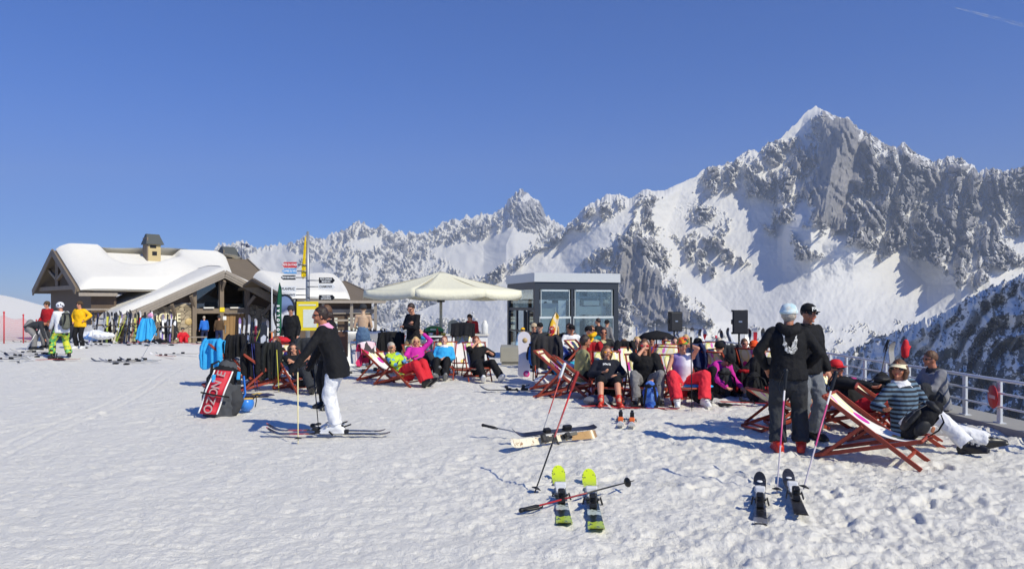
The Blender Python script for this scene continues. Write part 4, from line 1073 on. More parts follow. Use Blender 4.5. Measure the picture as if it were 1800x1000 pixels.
    if top:
        tm, kind, bulk = top[:3]; hem = top[3] if len(top) > 3 else .12; mb = MB(); e = .012 + bulk
        pts = [hip - pd * hem, hip - pd * (hem * .4), waist, chest, neck - td * .055, neck - td * .0]
        a_ = .042 + bulk * .45; rr = [.158 * w + e * 1.2, .158 * w + e * 1.1, .138 * w + e, .160 * w + e, .135 * w + e, .062 + e * .4]
        mb.tube(pts, rr, 18, flat=.74, up=fw)
        for s in (1, -1):
            if kind != 'tank':
                mb.tube([neck - td * .05 + lat * s * .05, sh[s]], [.055 + a_ * .3, .05 + a_ * .3], 10, round_caps=True)
                if kind == 'long':
                    d = (wr[s] - el[s]).normalized()
                    mb.tube([sh[s], sh[s].lerp(el[s], .4), el[s]], [.048 + a_ * .35, .046 + a_ * .35, .036 + a_ * .42], 12, round_caps=True)
                    mb.tube([el[s], el[s].lerp(wr[s], .4), wr[s] - d * .01], [.036 + a_ * .42, .038 + a_ * .4, .028 + a_ * .36], 12, round_caps=True)
                elif kind == 'elbow':
                    mb.tube([sh[s], sh[s].lerp(el[s], .9)], [.056 * w + e, .05 + e], 12, round_caps=True)
                else:
                    mb.tube([sh[s], sh[s].lerp(el[s], .55)], [.056 * w + e, .056 + e * 1.3], 12)
            else: mb.tube([neck - td * .05 + lat * s * .06, sh[s] - lat * s * .05], [.05 + e, .045 + e], 10, round_caps=True)
        tp = cloth_part('jacket' if bulk > .015 else 'shirt', mb, tm, .017 if bulk > .012 else .010, 8.5)
        root['_t'] = 1
    if collar:
        mb = MB(); mb.tube([neck - td * .045, neck + td * .035 + look * .012, neck + td * .085 + look * .014], [.112, .090, .094], 16, caps=False, flat=.95, up=fw)
        mb.tube([neck - td * .10, neck - td * .05, neck + td * .03], [.168, .15, .085], 16, flat=.8, up=fw)
        cloth_part('collar', mb, collar, .008, 12, vox * .7, 1)
    # ---- boots
    if boots:
        bm_, kind = boots[:2]; bk = boots[2] if len(boots) > 2 else plain('buckle_grey', S(170, 170, 172), .35, .5)
        for s in (1, -1):
            a, td_, up_ = foot[s]; side = td_.cross(up_)
            Mb = Matrix(((side.x, td_.x, up_.x, a.x), (side.y, td_.y, up_.y, a.y), (side.z, td_.z, up_.z, a.z), (0, 0, 0, 1)))
            sd = Mb.inverted() @ (a + (kn[s] - a).normalized() * .23)
            mb = MB()
            if kind == 'ski':
                mb.box((0, .045, -.088), (.088, .315, .024), Mb, 0, .008)
                mb.tube([Mb @ V(p) for p in ((0, -.07, -.045), (0, -.02, -.02), (0, .06, -.032), (0, .14, -.055), (0, .185, -.066))], [.05, .06, .055, .045, .03], 12, round_caps=True)
                q = [V((0, -.02, -.03)), V((0, 0, 0)).lerp(sd, .25), V((0, 0, 0)).lerp(sd, .7), sd]
                mb.tube([Mb @ p for p in q], [.06, .066, .070, .076], 14)
                b = cloth_part('boot', mb, bm_, .003, 9, max(vox * .75, .011), 1)
                if vox < .019:
                    for y, z in ((.07, .012), (.12, -.008)): mb = MB(); mb.box((s * .014, y, z), (.088, .022, .02), Mb); part('buckle', mb, bk, b)
            else:
                mb.tube([Mb @ V(p) for p in ((0, -.06, -.06), (0, .05, -.062), (0, .16, -.072))], [.042, .044, .034], 12, round_caps=True)
                mb.tube([Mb @ V((0, -.015, -.04)), Mb @ V((0, 0, 0)).lerp(sd, .30)], [.05, .052], 12, round_caps=True)
                mb.box((0, .05, -.092), (.086, .29, .02), Mb, 0, .006)
                cloth_part('boot' if kind == 'boot' else 'shoe', mb, bm_, .003, 9, max(vox * .75, .012), 1)
    if gloves:
        for s in (1, -1):
            hd = (wr[s] - el[s]).normalized(); mb = MB(); mb.tube([wr[s] - hd * .05, wr[s] + hd * .04, wr[s] + hd * .12], [.05, .052, .045], 10, round_caps=True)
            mb.tube([wr[s] + hd * .02 - lat * s * .03, wr[s] + hd * .08 - lat * s * .06], [.024, .018], 8, round_caps=True); cloth_part('glove', mb, gloves, .004, 9)
    # ---- head dressing
    if hair:
        hm, style = hair; mb = MB()
        def hh(p):
            if p.y > .03 and p.z < .045: return V((p.x * .9, p.y * .72, p.z))
            if p.z < -.05: return V((p.x * .88, min(p.y, .02) * .9, p.z))
            return p
        zc = .016
        if style == 'short': mb.ell((0, -.014, zc + .012), (.085, .100, .112), HM, nu=18, nv=14, fn=lambda p: hh(p) if p.z > -.035 else V((p.x * .7, -.03 + .02 * p.y, -.04)))
        elif style == 'top': mb.ell((0, -.01, .05), (.072, .098, .080), HM, nu=16, nv=12)
        else: mb.ell((0, -.016, zc), (.090, .103, .122), HM, nu=18, nv=14, fn=hh)
        if style == 'long':
            for s in (1, -1):
                for q in range(3): mb.tube([HM @ V((s * (.05 + .014 * q), -.05 + .028 * q, .03)), HM @ V((s * (.072 + .010 * q), -.05 + .026 * q, -.08)), HM @ V((s * (.066 + .016 * q), -.045 + .03 * q, -.20))], [.035, .032, .018], 8, round_caps=True)
            mb.tube([HM @ V((0, -.07, .03)), HM @ V((0, -.085, -.08)), HM @ V((0, -.075, -.2))], [.05, .05, .03], 10, round_caps=True)
        if style == 'bob':
            for s in (1, -1):
                for q in range(3): mb.tube([HM @ V((s * (.062 + .006 * q), -.05 + .03 * q, .04)), HM @ V((s * (.082 + .004 * q), -.05 + .028 * q, -.03)), HM @ V((s * .074, -.04 + .028 * q, -.11))], [.03, .03, .02], 8, round_caps=True)
            mb.tube([HM @ V((0, -.07, .03)), HM @ V((0, -.08, -.09))], [.06, .055], 10, round_caps=True)
        if style == 'bun':
            mb.ell((0, -.135, .0), (.046, .044, .046), HM); mb.tube([HM @ V((0, -.14, -.02)), HM @ V((.02, -.175, -.05)), HM @ V((.03, -.18, -.10))], [.03, .02, .01], 8, round_caps=True)
        me = remesh(mb, min(vox * .7, .012), 1); displace(me, .010, 26, pid); link('hair', me, hm, root)
    if hat:
        hm, style = hat[:2]
        if style == 'beanie':
            mb = MB(); mb.lathe([(.001, .140), (.04, .134), (.075, .112), (.093, .075), (.098, .03), (.100, .016), (.095, .012)], 20, HM @ Matrix.Translation((0, -.008, .005)) @ Matrix.Scale(1.12, 4, (0, 1, 0)) @ Matrix.Rotation(R(8), 4, 'X'))
            mb.lathe([(.099, .014), (.104, .02), (.105, .045), (.099, .052)], 20, HM @ Matrix.Translation((0, -.008, .005)) @ Matrix.Scale(1.12, 4, (0, 1, 0)) @ Matrix.Rotation(R(8), 4, 'X')); thicken(part('beanie', mb, hm, root), .006)
        elif style in ('cap', 'capback'):
            mb = MB(); mb.lathe([(.001, .136), (.045, .128), (.078, .100), (.090, .06), (.092, .032)], 20, HM @ Matrix.Translation((0, -.004, 0)) @ Matrix.Scale(1.14, 4, (0, 1, 0)))
            sg_ = 1 if style == 'cap' else -1; g_ = []
            for i in range(4):
                r_ = []
                for j in range(9):
                    a = R(-62 + 15.5 * j); rr_ = 1 + .68 * i / 3 * math.cos(a) ** .8
                    r_.append(HM @ V((.092 * math.sin(a) * (1 + .05 * i), sg_ * .105 * math.cos(a) * rr_, .036 - .012 * i / 3 + .014 * math.cos(a * 2) * i / 3)))
                g_.append(r_)
            mb.grid(g_); c_ = part('cap', mb, hm, root); thicken(c_, .004); root['_hat'] = 1; Person.cap = c_
        elif style == 'visor':
            mb = MB(); g_ = []
            for i in range(5):
                r_ = []
                for j in range(13):
                    a = R(-95 + 190 / 12 * j); rr_ = 1 + .75 * (i / 4) * max(0, math.cos(a * .8)) ** .7
                    r_.append(HM @ V((.088 * math.sin(a) * (1 + .18 * i / 4), .108 * math.cos(a) * rr_, .05 - .03 * i / 4 + .012 * math.cos(a * 2) * i / 4)))
                g_.append(r_)
            mb.grid(g_); mb.lathe([(.091, .035), (.093, .066)], 20, HM @ Matrix.Scale(1.14, 4, (0, 1, 0))); thicken(part('visor', mb, hm, root), .004)
        elif style == 'helmet':
            mb = MB(); mb.ell((0, -.01, .035), (.115, .132, .118), HM, nu=20, nv=14, fn=lambda p: p if p.z > -.02 else (V((p.x, min(p.y, .02), max(p.z, -.05)))))
            me = remesh(mb, .012, 1); hl = link('helmet', me, hm, root)
            mb = MB(); mb.tube([HM @ V((.095 * math.sin(R(a)), .125 * math.cos(R(a)), .03)) for a in range(-80, 81, 20)], .022, 8, round_caps=True); part('goggles', mb, LENS, root)
            mb = MB(); 
            for yy in (-.05, 0, .05): mb = MB(); mb.ell((.0, yy, .142 - abs(yy) * .3), (.03, .012, .008), HM, nu=8, nv=6); part('vent', mb, BLACKP, hl)
    if glasses:
        gm = glasses_mat or LENS; mb = MB()
        for s in (1, -1):
            mb.ell((s * .033, .098, .008), (.028, .008, .019), HM @ Matrix.Translation((0, 0, 0)) @ Matrix.Rotation(R(-s * 14), 4, 'Z'), nu=12, nv=8)
            
        g_ = part('sunglasses', mb, gm, root); mb = MB()
        for s in (1, -1): mb.tube([HM @ V((s * .060, .086, .014)), HM @ V((s * .080, .01, .010)), HM @ V((s * .080, -.01, .006))], .0045, 6)
        mb.tube([HM @ V((-.012, .106, .014)), HM @ V((.012, .106, .014))], .004, 6); part('frame', mb, FRAMEM, g_)
    else:
        for s in (1, -1):
            mb = MB(); mb.ell((s * .031, .0865, .004), (.011, .008, .006), HM, nu=10, nv=6); part('eye', mb, EYEW, root)
    mb = MB(); mb.ell((0, .091, -.062), (.024, .007, .006), HM, nu=10, nv=6); part('lips', mb, LIPS, root)
    for kx_ in ('_t', '_hat'):
        if kx_ in root: del root[kx_]
    P_ = Person(); P_.root = root; P_.wr = wr; P_.el = el; P_.neck = neck; P_.head = head; P_.HM = HM; P_.fw = fw; P_.td = td; P_.lat = lat; P_.an = an; P_.chest = chest; P_.hip = hip
    bpy.context.view_layer.update(); P_.M = root.matrix_basis.copy()
    return P_
# preset poses -----------------------------------------------------
def P_stand(sp=.12, **kw):
    d = dict(hip=(0, 0, .93), feet={1: (sp, .02, 0), -1: (-sp, -.03, 0)}); d.update(kw); return d
def P_deck(rec=46, cross=False, spread=.10, reach=.80, **kw):
    a = R(rec)
    d = dict(sit=True, hip=(0, .145, .29), torso=(0, -math.cos(a), math.sin(a)), look=(0, .86, -.05), headup=(0, -.2, 1), feet={1: (spread, reach, .04), -1: (-spread, reach - .03, .04)},
             toes={1: (.15, .75, .55), -1: (-.15, .75, .55)}, shank_up={1: (0, -.6, 1), -1: (0, -.6, 1)}, knees={1: (.1, .3, 1), -1: (-.1, .3, 1)},
             hands={1: (.10, .22, .52), -1: (-.08, .25, .50)}, poles={1: (1, -.3, -.6), -1: (-1, -.3, -.6)})
    d.update(kw); return d
def P_sit(h=.36, reach=.55, spread=.16, **kw):
    d = dict(sit=True, hip=(0, 0, h), torso=(0, .12, 1), feet={1: (spread, reach, 0), -1: (-spread, reach, 0)}, toes={1: (.2, 1, 0), -1: (-.2, 1, 0)}, knees={1: (.15, .5, 1), -1: (-.15, .5, 1)},
             hands={1: (.16, .34, h + .16), -1: (-.16, .34, h + .16)}, poles={1: (1, -.3, -.4), -1: (-1, -.3, -.4)})
    d.update(kw); return d
# materials for clothes
BLACKC = cloth('black_jacket_cloth', S(26, 26, 29), None, .8, .3); CHAR = cloth('charcoal_cloth', S(52, 54, 58), None, .85, .25); WHITEC = cloth('white_ski_cloth', S(226, 226, 228), None, .7, .06)
PINKC = cloth('pink_fleece', S(232, 164, 196), None, .95, .1); REDC = cloth('red_ski_cloth', S(206, 40, 52), None, .75, .2); YELC = cloth('yellow_jacket_cloth', S(246, 186, 22), None, .7, .12)
DRED = cloth('dark_red_cloth', S(168, 28, 36), None, .8, .2); GREYC = cloth('grey_trouser_cloth', S(128, 126, 126), None, .85, .2); BLUEC = cloth('royal_blue_cloth', S(44, 112, 206), None, .75, .2)
CYAN = cloth('sky_blue_cloth', S(56, 166, 224), None, .8, .15); MAG = cloth('magenta_cloth', S(204, 46, 158), None, .8, .2); OLIVE = cloth('olive_cloth', S(142, 140, 102), None, .85, .15)
DENIM = cloth('blue_denim', S(86, 112, 142), None, .9, .35); BROWNC = cloth('brown_cloth', S(84, 66, 48), None, .85, .25); NAVY = cloth('navy_cloth', S(40, 50, 86), None, .85, .25); ORANGE = cloth('orange_shell', S(236, 84, 34), None, .7, .15)
KHAKI = cloth('khaki_cloth', S(150, 132, 100), None, .85, .2); LBLUE = cloth('light_blue_cloth', S(120, 156, 206), None, .85, .2)
B_WHITE = plain('white_boot_shell', S(226, 226, 226), .35, var=.06); B_BLACK = plain('black_boot_shell', S(34, 34, 36), .35, var=.2); B_RED = plain('red_boot_shell', S(196, 52, 36), .35, var=.1); B_GREY = plain('grey_boot_shell', S(120, 122, 124), .4, var=.2)
# ================================================================== loose objects
def aim(o, d, roll=0.0):
    """turn an object so that its local z points along d"""
    q = V(d).normalized().to_track_quat('Z', 'Y') @ Quaternion((0, 0, 1), roll); o.rotation_euler = q.to_euler(); return o
# ---- deck chairs
CHAIRW = wood('red_stained_wood', S(150, 58, 36), 5, .55, .3)
def canvasmat(name, seed, disc=(204, 50, 160), plainb=False):
    n = NT(name); uv = n.uv(); x, y, _ = n.xyz(uv)
    col = S(236, 232, 226)
    def circ(cx, cy, r, r2=None, sq=1.7):
        dx = n.math('SUBTRACT', x, cx); dy = n.math('MULTIPLY', n.math('SUBTRACT', y, cy), sq)
        d = n.math('SQRT', n.math('ADD', n.math('MULTIPLY', dx, dx), n.math('MULTIPLY', dy, dy)))
        k = n.math('SUBTRACT', 1.0, n.ramp(d, r - .012, r + .012))
        if r2: k = n.math('MULTIPLY', k, n.ramp(d, r2 - .012, r2 + .012))
        return k
    c = None; rg = random.Random(seed)
    items = [((248, 234, 160), .26, .10, .22, .0), ((252, 244, 206), .26, .10, .15, .0), ((206, 216, 110), .80, .12, .20, .16), ((250, 236, 170), .80, .12, .15, .08), (disc, .22, .30, .15, 0), ((248, 214, 232), .86, .30, .09, 0), ((222, 120, 190), .62, .05, .07, 0)]
    c = col
    for rgb, cx, cy, r, r2 in items: c = n.mix(circ(cx, cy, r, r2 or None), c, S(*rgb))
    for rgb, cx, cy, r in (((236, 206, 60), .42, .70, .12), ((214, 70, 60), .28, .655, .05), ((250, 240, 180), .42, .70, .06), ((128, 132, 160), .62, .84, .13)):
        c = n.mix(circ(cx, cy, r), c, S(*rgb))
    c = n.mix(circ(.62, .84, .06), c, col)
    n.color(c); n.set(Roughness=.85); f = n.noise(60, 3, .5, n.obj()); n.bump(f, .15, .004); return n.m
CANV1 = canvasmat('printed_deckchair_canvas', 1)
CHAIRS = 'canvas deck chairs on the snow terrace'
def deckchair_mesh(hi=.86, sag=1.0):
    A0_, A1_ = V((0, -.50, hi)), V((0, .60, .0)); B0_, B1_ = V((0, -.62, .02)), V((0, .60, .34))
    return A0_, A1_, B0_, B1_
_chair = {}
def deckchair(label, loc, rz, hi=.86, sag=1.0, group=CHAIRS, rx=0., ry=0.):
    key = (hi, sag)
    if key in _chair:
        c = clone(_chair[key], loc, rz, label, group, rx, ry); return c
    t = thing('deck_chair', label, 'deck chair', loc, rz, group, rx, ry); t.scale = (.86, .86, .86)
    A0_, A1_, B0_, B1_ = deckchair_mesh(hi)
    for s in (-1, 1):
        m = MB(); x = V((s * .30, 0, 0)); m.beam(A0_ + x, A1_ + x, .03, .055, bev=.006); part('back_rail', m, CHAIRW, t)
        m = MB(); x = V((s * .262, 0, 0)); m.beam(B0_ + x, B1_ + x, .03, .05, bev=.006); part('seat_rail', m, CHAIRW, t)
        p = A0_.lerp(A1_, .42); m = MB(); x = V((s * .335, 0, 0)); m.beam(p + x, V((s * .335, -.50, .06)), .026, .042, bev=.005); part('strut', m, CHAIRW, t)
    m = MB(); m.tube([A0_ - V((.33, 0, 0)), A0_ + V((.33, 0, 0))], .02, 10); part('top_bar', m, CHAIRW, t)
    m = MB(); m.tube([B1_ - V((.29, 0, 0)), B1_ + V((.29, 0, 0))], .019, 10); part('front_bar', m, CHAIRW, t)
    m = MB(); m.beam(B0_ + V((-.27, .02, .0)), B0_ + V((.27, .02, .0)), .05, .028); part('cross_bar', m, CHAIRW, t); m = MB(); m.beam(V((-.35, -.50, .06)), V((.35, -.50, .06)), .03, .03); part('cross_bar', m, CHAIRW, t); m = MB(); m.beam(A1_.lerp(A0_, .14) - V((.3, 0, 0)), A1_.lerp(A0_, .14) + V((.3, 0, 0)), .03, .03); part('cross_bar', m, CHAIRW, t)
    P = []; c1 = V((0, -.10, hi * .46 + .04 - .10 * sag)); c2 = V((0, .26, .30 - .14 * sag)); n_ = 24
    for i in range(n_ + 1):
        q = i / n_; a = 1 - q
        p = A0_ * a ** 3 + c1 * (3 * a * a * q) + c2 * (3 * a * q * q) + B1_ * q ** 3
        p = p + V((0, .0, .018)) * (1 - abs(2 * q - 1))
        r = []
        for j in range(9):
            s = j / 8 * 2 - 1; r.append(V((s * .235, p.y + .004, p.z + .02 * s * s * math.sin(math.pi * q))))
        P.append(r)
    m = MB(); m.grid(P, uv=True); c = part('canvas', m, CANV1, t); thicken(c, .003)
    _chair[key] = t; return t
# ---- skis and poles
def skimat(name, stops, flecks=None):
    n = NT(name); v = n.obj(); y = n.xyz(v)[1]
    f = n.noise(8, 4, .65, v, .6)
    k = n.math('ADD', n.math('MULTIPLY', y, .5), n.math('ADD', .5, n.math('MULTIPLY', n.math('SUBTRACT', f, .5), .10)))
    cr = n.add('ShaderNodeValToRGB'); cr.color_ramp.interpolation = 'CONSTANT'; el = cr.color_ramp.elements
    while len(el) < len(stops): el.new(.5)
    for i, (p, c) in enumerate(stops): el[i].position = p; el[i].color = (*c, 1)
    n.link(k, cr.inputs[0]); c = cr.outputs[0]
    if flecks: c = n.mix(n.ramp(n.noise(22, 4, .7, v), .56, .62), c, flecks)
    n.color(c); n.set(Roughness=.28); n.b.inputs['Coat Weight'].default_value = .4; return n.m
BIND = plain('binding_white', S(220, 220, 220), .35, var=.05); BINDB = plain('binding_black', S(30, 30, 32), .4, var=.2); BINDO = plain('binding_orange', S(230, 110, 50), .4)
EDGE = plain('steel_edge', S(150, 150, 152), .3, .7)
def ski(name, label, mt, L=1.65, wd=.10, bm=BINDB, group=None, fancy=True, bm2=None, snow=False):
    t = thing(name, label, 'ski', (0, 0, 0), 0, group); m = MB(); T = []; Bt = []
    qs = [0, .008, .02] + [i / 28 for i in range(1, 26)] + [.93, .945, .96, .972, .982, .990, .996, 1.0]
    for q in qs:
        y = (q - .5) * L
        w = wd * .5 * (.74 + .26 * (abs(q - .47) / .47) ** 1.6)
        if q > .93: w *= math.sqrt(max(0, 1 - ((q - .93) / .07) ** 2)) * .99 + .01
        if q < .03: w *= .75 + .25 * q / .03
        z = .012 + .008 * (1 - (2 * q - 1) ** 2)
        if q > .86: z += .10 * ((q - .86) / .14) ** 1.8
        if q < .06: z += .025 * ((.06 - q) / .06) ** 1.5
        th = .013 * (1 - .55 * abs(2 * q - 1))
        T.append([V((x * w, y, z + th)) for x in (-1, -.8, 0, .8, 1)]); Bt.append([V((x * w, y, z)) for x in (-1, -.8, 0, .8, 1)])
    m.grid([list(reversed(r)) for r in T]); m.grid(Bt)
    for k in (0, 4):
        m.grid([[a[k], b[k]] for a, b in zip(T, Bt)])
    part('ski_body', m, mt, t)
    if fancy:
        m = MB(); m.box((0, .12, .05), (wd * .62, .10, .035), None, 0, .008); m.box((0, .165, .085), (wd * .78, .06, .05), None, 0, .012); m.box((0, .04, .043), (.055, .16, .014)); part('toe_piece', m, bm2 or bm, t)
        m = MB(); m.box((0, -.19, .055), (.06, .14, .04), None, 0, .008); m.box((0, -.165, .10), (.062, .06, .075), None, 0, .014); m.beam(V((0, -.20, .11)), V((0, -.29, .14)), .04, .016); part('heel_piece', m, bm, t)
        m = MB()
        for s in (-1, 1): m.beam(V((s * wd * .5, -.02, .06)), V((s * wd * .62, -.07, .012)), .008, .02)
        m.box((0, -.02, .045), (wd * .9, .05, .01)); part('brake', m, BINDB, t)
    else:
        m = MB(); m.box((0, .12, .05), (wd * .62, .09, .05), None, 0, .01); part('toe_piece', m, bm, t); m = MB(); m.box((0, -.18, .058), (.055, .12, .065), None, 0, .012); part('heel_piece', m, bm, t)
    return t
def pole(name, label, loc, d, mt, L=1.18, gm=BLACKP, group=None, strap=BLACKP, roll=0.0):
    t = thing(name, label, 'ski pole', loc, 0, group)
    m = MB(); m.tube([(0, 0, -.02), (0, 0, .05), (0, 0, .3), (0, 0, L - .16)], [.004, .006, .0075, .0085], 8); part('shaft', m, mt, t)
    m = MB(); m.tube([(0, 0, L - .17), (0, 0, L - .15), (0, 0, L - .06), (0, 0, L - .02), (0, 0, L)], [.012, .016, .0165, .018, .021], 10, round_caps=True); part('grip', m, gm, t)
    m = MB(); m.lathe([(.005, .085), (.02, .08), (.042, .07), (.045, .063), (.02, .062), (.005, .06)], 12); part('basket', m, BLACKP, t)
    m = MB(); m.grid([[V((.02 + .035 * math.sin(q * 3.14), w, L - .01 - .19 * math.sin(q * 1.57))) for w in (-.009, .009)] for q in [i / 8 for i in range(9)]] ); st_ = part('strap', m, strap, t); thicken(st_, .002)
    aim(t, d, roll); return t
# ---- soft goods
def blob(mb, voxel, amp, fr, seed):
    me = remesh(mb, voxel, 2); displace(me, amp, fr, seed); return me
def backpack(label, loc, rz, c1, c2, scale=1.0, rx=0.0, ry=0.0, seed=1, group=None, straps=True):
    t = thing('backpack', label, 'backpack', loc, rz, group, rx, ry); s = scale
    m = MB(); m.tube([(0, 0, .06 * s), (0, 0, .16 * s), (0, .0, .34 * s), (0, .015 * s, .46 * s)], [.135 * s, .165 * s, .155 * s, .11 * s], 14, flat=.68, up=(0, 1, 0), round_caps=True)
    link('bag', blob(m, .016 * max(s, .8), .02, 8, seed), c1, t)
    m = MB(); m.tube([(0, -.10 * s, .08 * s), (0, -.115 * s, .16 * s), (0, -.105 * s, .27 * s)], [.09 * s, .11 * s, .085 * s], 12, flat=.45, up=(0, 1, 0), round_caps=True); link('front_pocket', blob(m, .014, .012, 9, seed + 2), c2, t)
    m = MB(); m.ell((0, -.0, .47 * s), (.135 * s, .11 * s, .055 * s)); link('lid', blob(m, .014, .012, 9, seed + 4), c2, t)
    for q in (-1, 1):
        m = MB(); m.ell((q * .155 * s, 0, .18 * s), (.045 * s, .08 * s, .12 * s)); link('side_pocket', blob(m, .014, .01, 9, seed + 6), c2, t)
    if straps:
        for q in (-1, 1):
            m = MB(); pts = [V((q * .07 * s, .09 * s, .45 * s)), V((q * .085 * s, .17 * s, .40 * s)), V((q * .10 * s, .19 * s, .28 * s)), V((q * .12 * s, .13 * s, .10 * s))]
            m.tube(pts, [.022 * s, .026 * s, .024 * s, .012 * s], 8, flat=.35); part('shoulder_strap', m, BLACKC, t)
        m = MB(); m.tube([(-.03 * s, .02, .51 * s), (0, .03, .56 * s), (.03 * s, .02, .51 * s)], .008 * s, 6); part('grab_loop', m, BLACKC, t)
        m = MB()
        for q in (-1, 1): m.tube([(q * .06 * s, -.115 * s, .44 * s), (q * .065 * s, -.165 * s, .30 * s), (q * .07 * s, -.16 * s, .12 * s)], .007 * s, 6, flat=.5)
        m.box((.065 * s, -.17 * s, .28 * s), (.03 * s, .012, .03 * s)); part('webbing', m, plain('webbing_grey', S(90, 90, 92), .8), t)
    return t
def drape(name, label, cat, mt, loc, rz, w, hf, hb, top, seed=1, sleeves=True, group=None, lean=.0, taper=.0):
    """a garment hung over a bar: bar along local x at height top, front flap towards local +y"""
    t = thing(name, label, cat, loc, rz, group); P = []; N = 34; rg = random.Random(seed); ph = rg.random() * 6
    tot = hf + hb
    for i in range(N + 1):
        q = i / N * tot - hb; r = []
        for j in range(25):
            u = j / 24 * 2 - 1; dn = abs(q); f = min(1, dn / .25)
            y = (.03 + .05 * f) * math.copysign(1, q) * min(1, dn / .05) + f * .032 * math.sin(u * 7 + ph + dn * 1.5) + f * .02 * math.sin(u * 15 + ph * 2) + (lean * q if q > 0 else 0)
            z = top - max(0, dn - .03) - .03 * u * u * (1 if dn < .05 else .6) + (.03 * math.sin(u * 5 + ph) * (dn / .6))
            ww = w * .5 * (1 + taper * dn) * (1 + .05 * math.sin(dn * 9 + ph))
            r.append(V((u * ww, y, z)))
        P.append(r)
    m = MB(); m.grid(P); c = part('garment_body', m, mt, t); thicken(c, .022)
    if sleeves:
        for s in (-1, 1):
            m = MB(); x = s * w * .46; m.tube([(x * .8, .06, top - .02), (x, .11, top - .14), (x * 1.08, .12, top - .34), (x * 1.02, .11 + lean * .4, top - min(.56, hf * .9))], [.055, .062, .056, .05], 12, flat=.6, round_caps=True)
            link('sleeve', blob(m, .016, .014, 8, seed + s), mt, t)
    return t
def heap(name, label, cat, mt, loc, r, seed=1, rz=0., mats2=None, group=None):
    """crumpled cloth or soft bag lying on the snow"""
    rg = random.Random(seed); m = MB()
    for k in range(7):
        a = rg.random() * 6.28; d = rg.random() * .62
        m.ell((r[0] * d * math.cos(a), r[1] * d * math.sin(a), r[2] * .45), (r[0] * (.35 + .3 * rg.random()), r[1] * (.35 + .3 * rg.random()), r[2] * (.35 + .3 * rg.random())))
    me = blob(m, max(.014, max(r) * .05), min(r) * .25, 6, seed); o = link(name, me, mt); o.location = loc; o.rotation_euler = (0, 0, rz)
    tag(o, label, cat, group); return o
def speaker(label, loc, rz, lab2, top, hh=.62, ww=.36):
    s = thing('speaker_stand', lab2, 'speaker stand', loc, rz); zt = top - hh
    m = MB(); m.tube([(0, 0, .3), (0, 0, zt - .002)], .02, 10); part('pole', m, BLACKP, s)
    for k in range(3):
        a = R(90 + 120 * k); m = MB(); m.tube([(.02 * math.cos(a), .02 * math.sin(a), .62), (.42 * math.cos(a), .42 * math.sin(a), .02)], .014, 8); m.tube([(.02 * math.cos(a), .02 * math.sin(a), .34), (.24 * math.cos(a), .24 * math.sin(a), .30)], .009, 6); part('leg', m, BLACKP, s)
    m = MB(); m.lathe([(.021, .58), (.04, .58), (.04, .66), (.021, .66)], 12); part('collar', m, ANTH, s)
    t = thing('loudspeaker', label, 'loudspeaker', V(loc) + V((0, 0, zt)), rz)
    m = MB(); M = Matrix.Identity(4); poly = [(-ww / 2, -ww * .42), (ww / 2, -ww * .42), (ww * .36, ww * .42), (-ww * .36, ww * .42)]
    m.prism(poly, 0, hh); c = part('cabinet', m, plain('speaker_black', S(34, 34, 36), .6, var=.15), t)
    m = MB(); m.box((0, -ww * .42 - .008, hh / 2), (ww * .9, .015, hh * .93), None, 0, .006)
    n = NT('speaker_grille'); v = n.obj(); vo = n.add('ShaderNodeTexVoronoi'); vo.inputs['Scale'].default_value = 90; n.link(v, vo.inputs[0]); n.color(n.mix(n.ramp(vo.outputs[0], .2, .5), (.006, .006, .006), (.03, .03, .032))); n.set(Roughness=.5)
    part('grille', m, n.m, t)
    for sx in (-1, 1):
        m = MB(); m.box((sx * ww * .44, .02, hh * .5), (.03, .12, .10), None, 0, .01); m.box((sx * ww * .45, -.02, hh * .97), (.03, .1, .04)); m.box((sx * ww * .45, -.02, hh * .03), (.03, .1, .04)); part('handle', m, BLACKP, t)
    m = MB(); m.box((0, -ww * .42 - .017, hh * .52), (.07, .004, .03)); part('badge', m, ALU, t)
    return t
def wrap(o, target, off=.004):
    m = o.modifiers.new('w', 'SHRINKWRAP'); m.target = target; m.wrap_method = 'NEAREST_SURFACEPOINT'; m.wrap_mode = 'ABOVE_SURFACE'; m.offset = off; return o
def child(root, nm):
    for c in root.children:
        if c.name.split('.')[0] == nm: return c
# ================================================================== foreground
# --- lime skis, with the pole lying across them
M_LIME = skimat('lime_ski_top', [(0, S(150, 170, 40)), (.13, S(186, 206, 40)), (.21, S(40, 48, 42)), (.30, S(196, 206, 196)), (.36, S(44, 52, 46)), (.60, S(70, 84, 66)), (.72, S(196, 214, 52)), (.80, S(208, 228, 40))], S(70, 80, 60))
a = G(986, 876); s1 = ski('ski', 'lime green ski lying nearest the planted dark pole, left of its pair', M_LIME, 1.62, .135, BINDB, 'pair of lime green skis', True, BIND); s1.location = a + V((0, 0, -.006)); s1.rotation_euler = (0, 0, R(-2))
a = G(1041, 884); s2 = clone(s1, a + V((0, 0, -.006)), R(-4), 'lime green ski lying right of its pair with a pole across its binding')
M_PB = plain('pole_black', S(36, 36, 40), .35, .2); M_PR = plain('pole_red', S(186, 46, 52), .35); M_PW = plain('pole_pink_white', S(216, 150, 170), .35); M_PY = plain('pole_cream', S(226, 214, 160), .35); M_PBL = plain('pole_navy', S(54, 56, 120), .35); M_PG = plain('pole_steel', S(176, 176, 180), .3, .6)
def polemat(name, c1, c2, c3, a=.4, b=.75):
    n = NT(name); z = n.xyz(n.obj())[2]; c = n.mix(n.ramp(z, a - .01, a + .01), c1, c2); c = n.mix(n.ramp(z, b - .01, b + .01), c, c3); n.color(c); n.set(Roughness=.35); return n.m
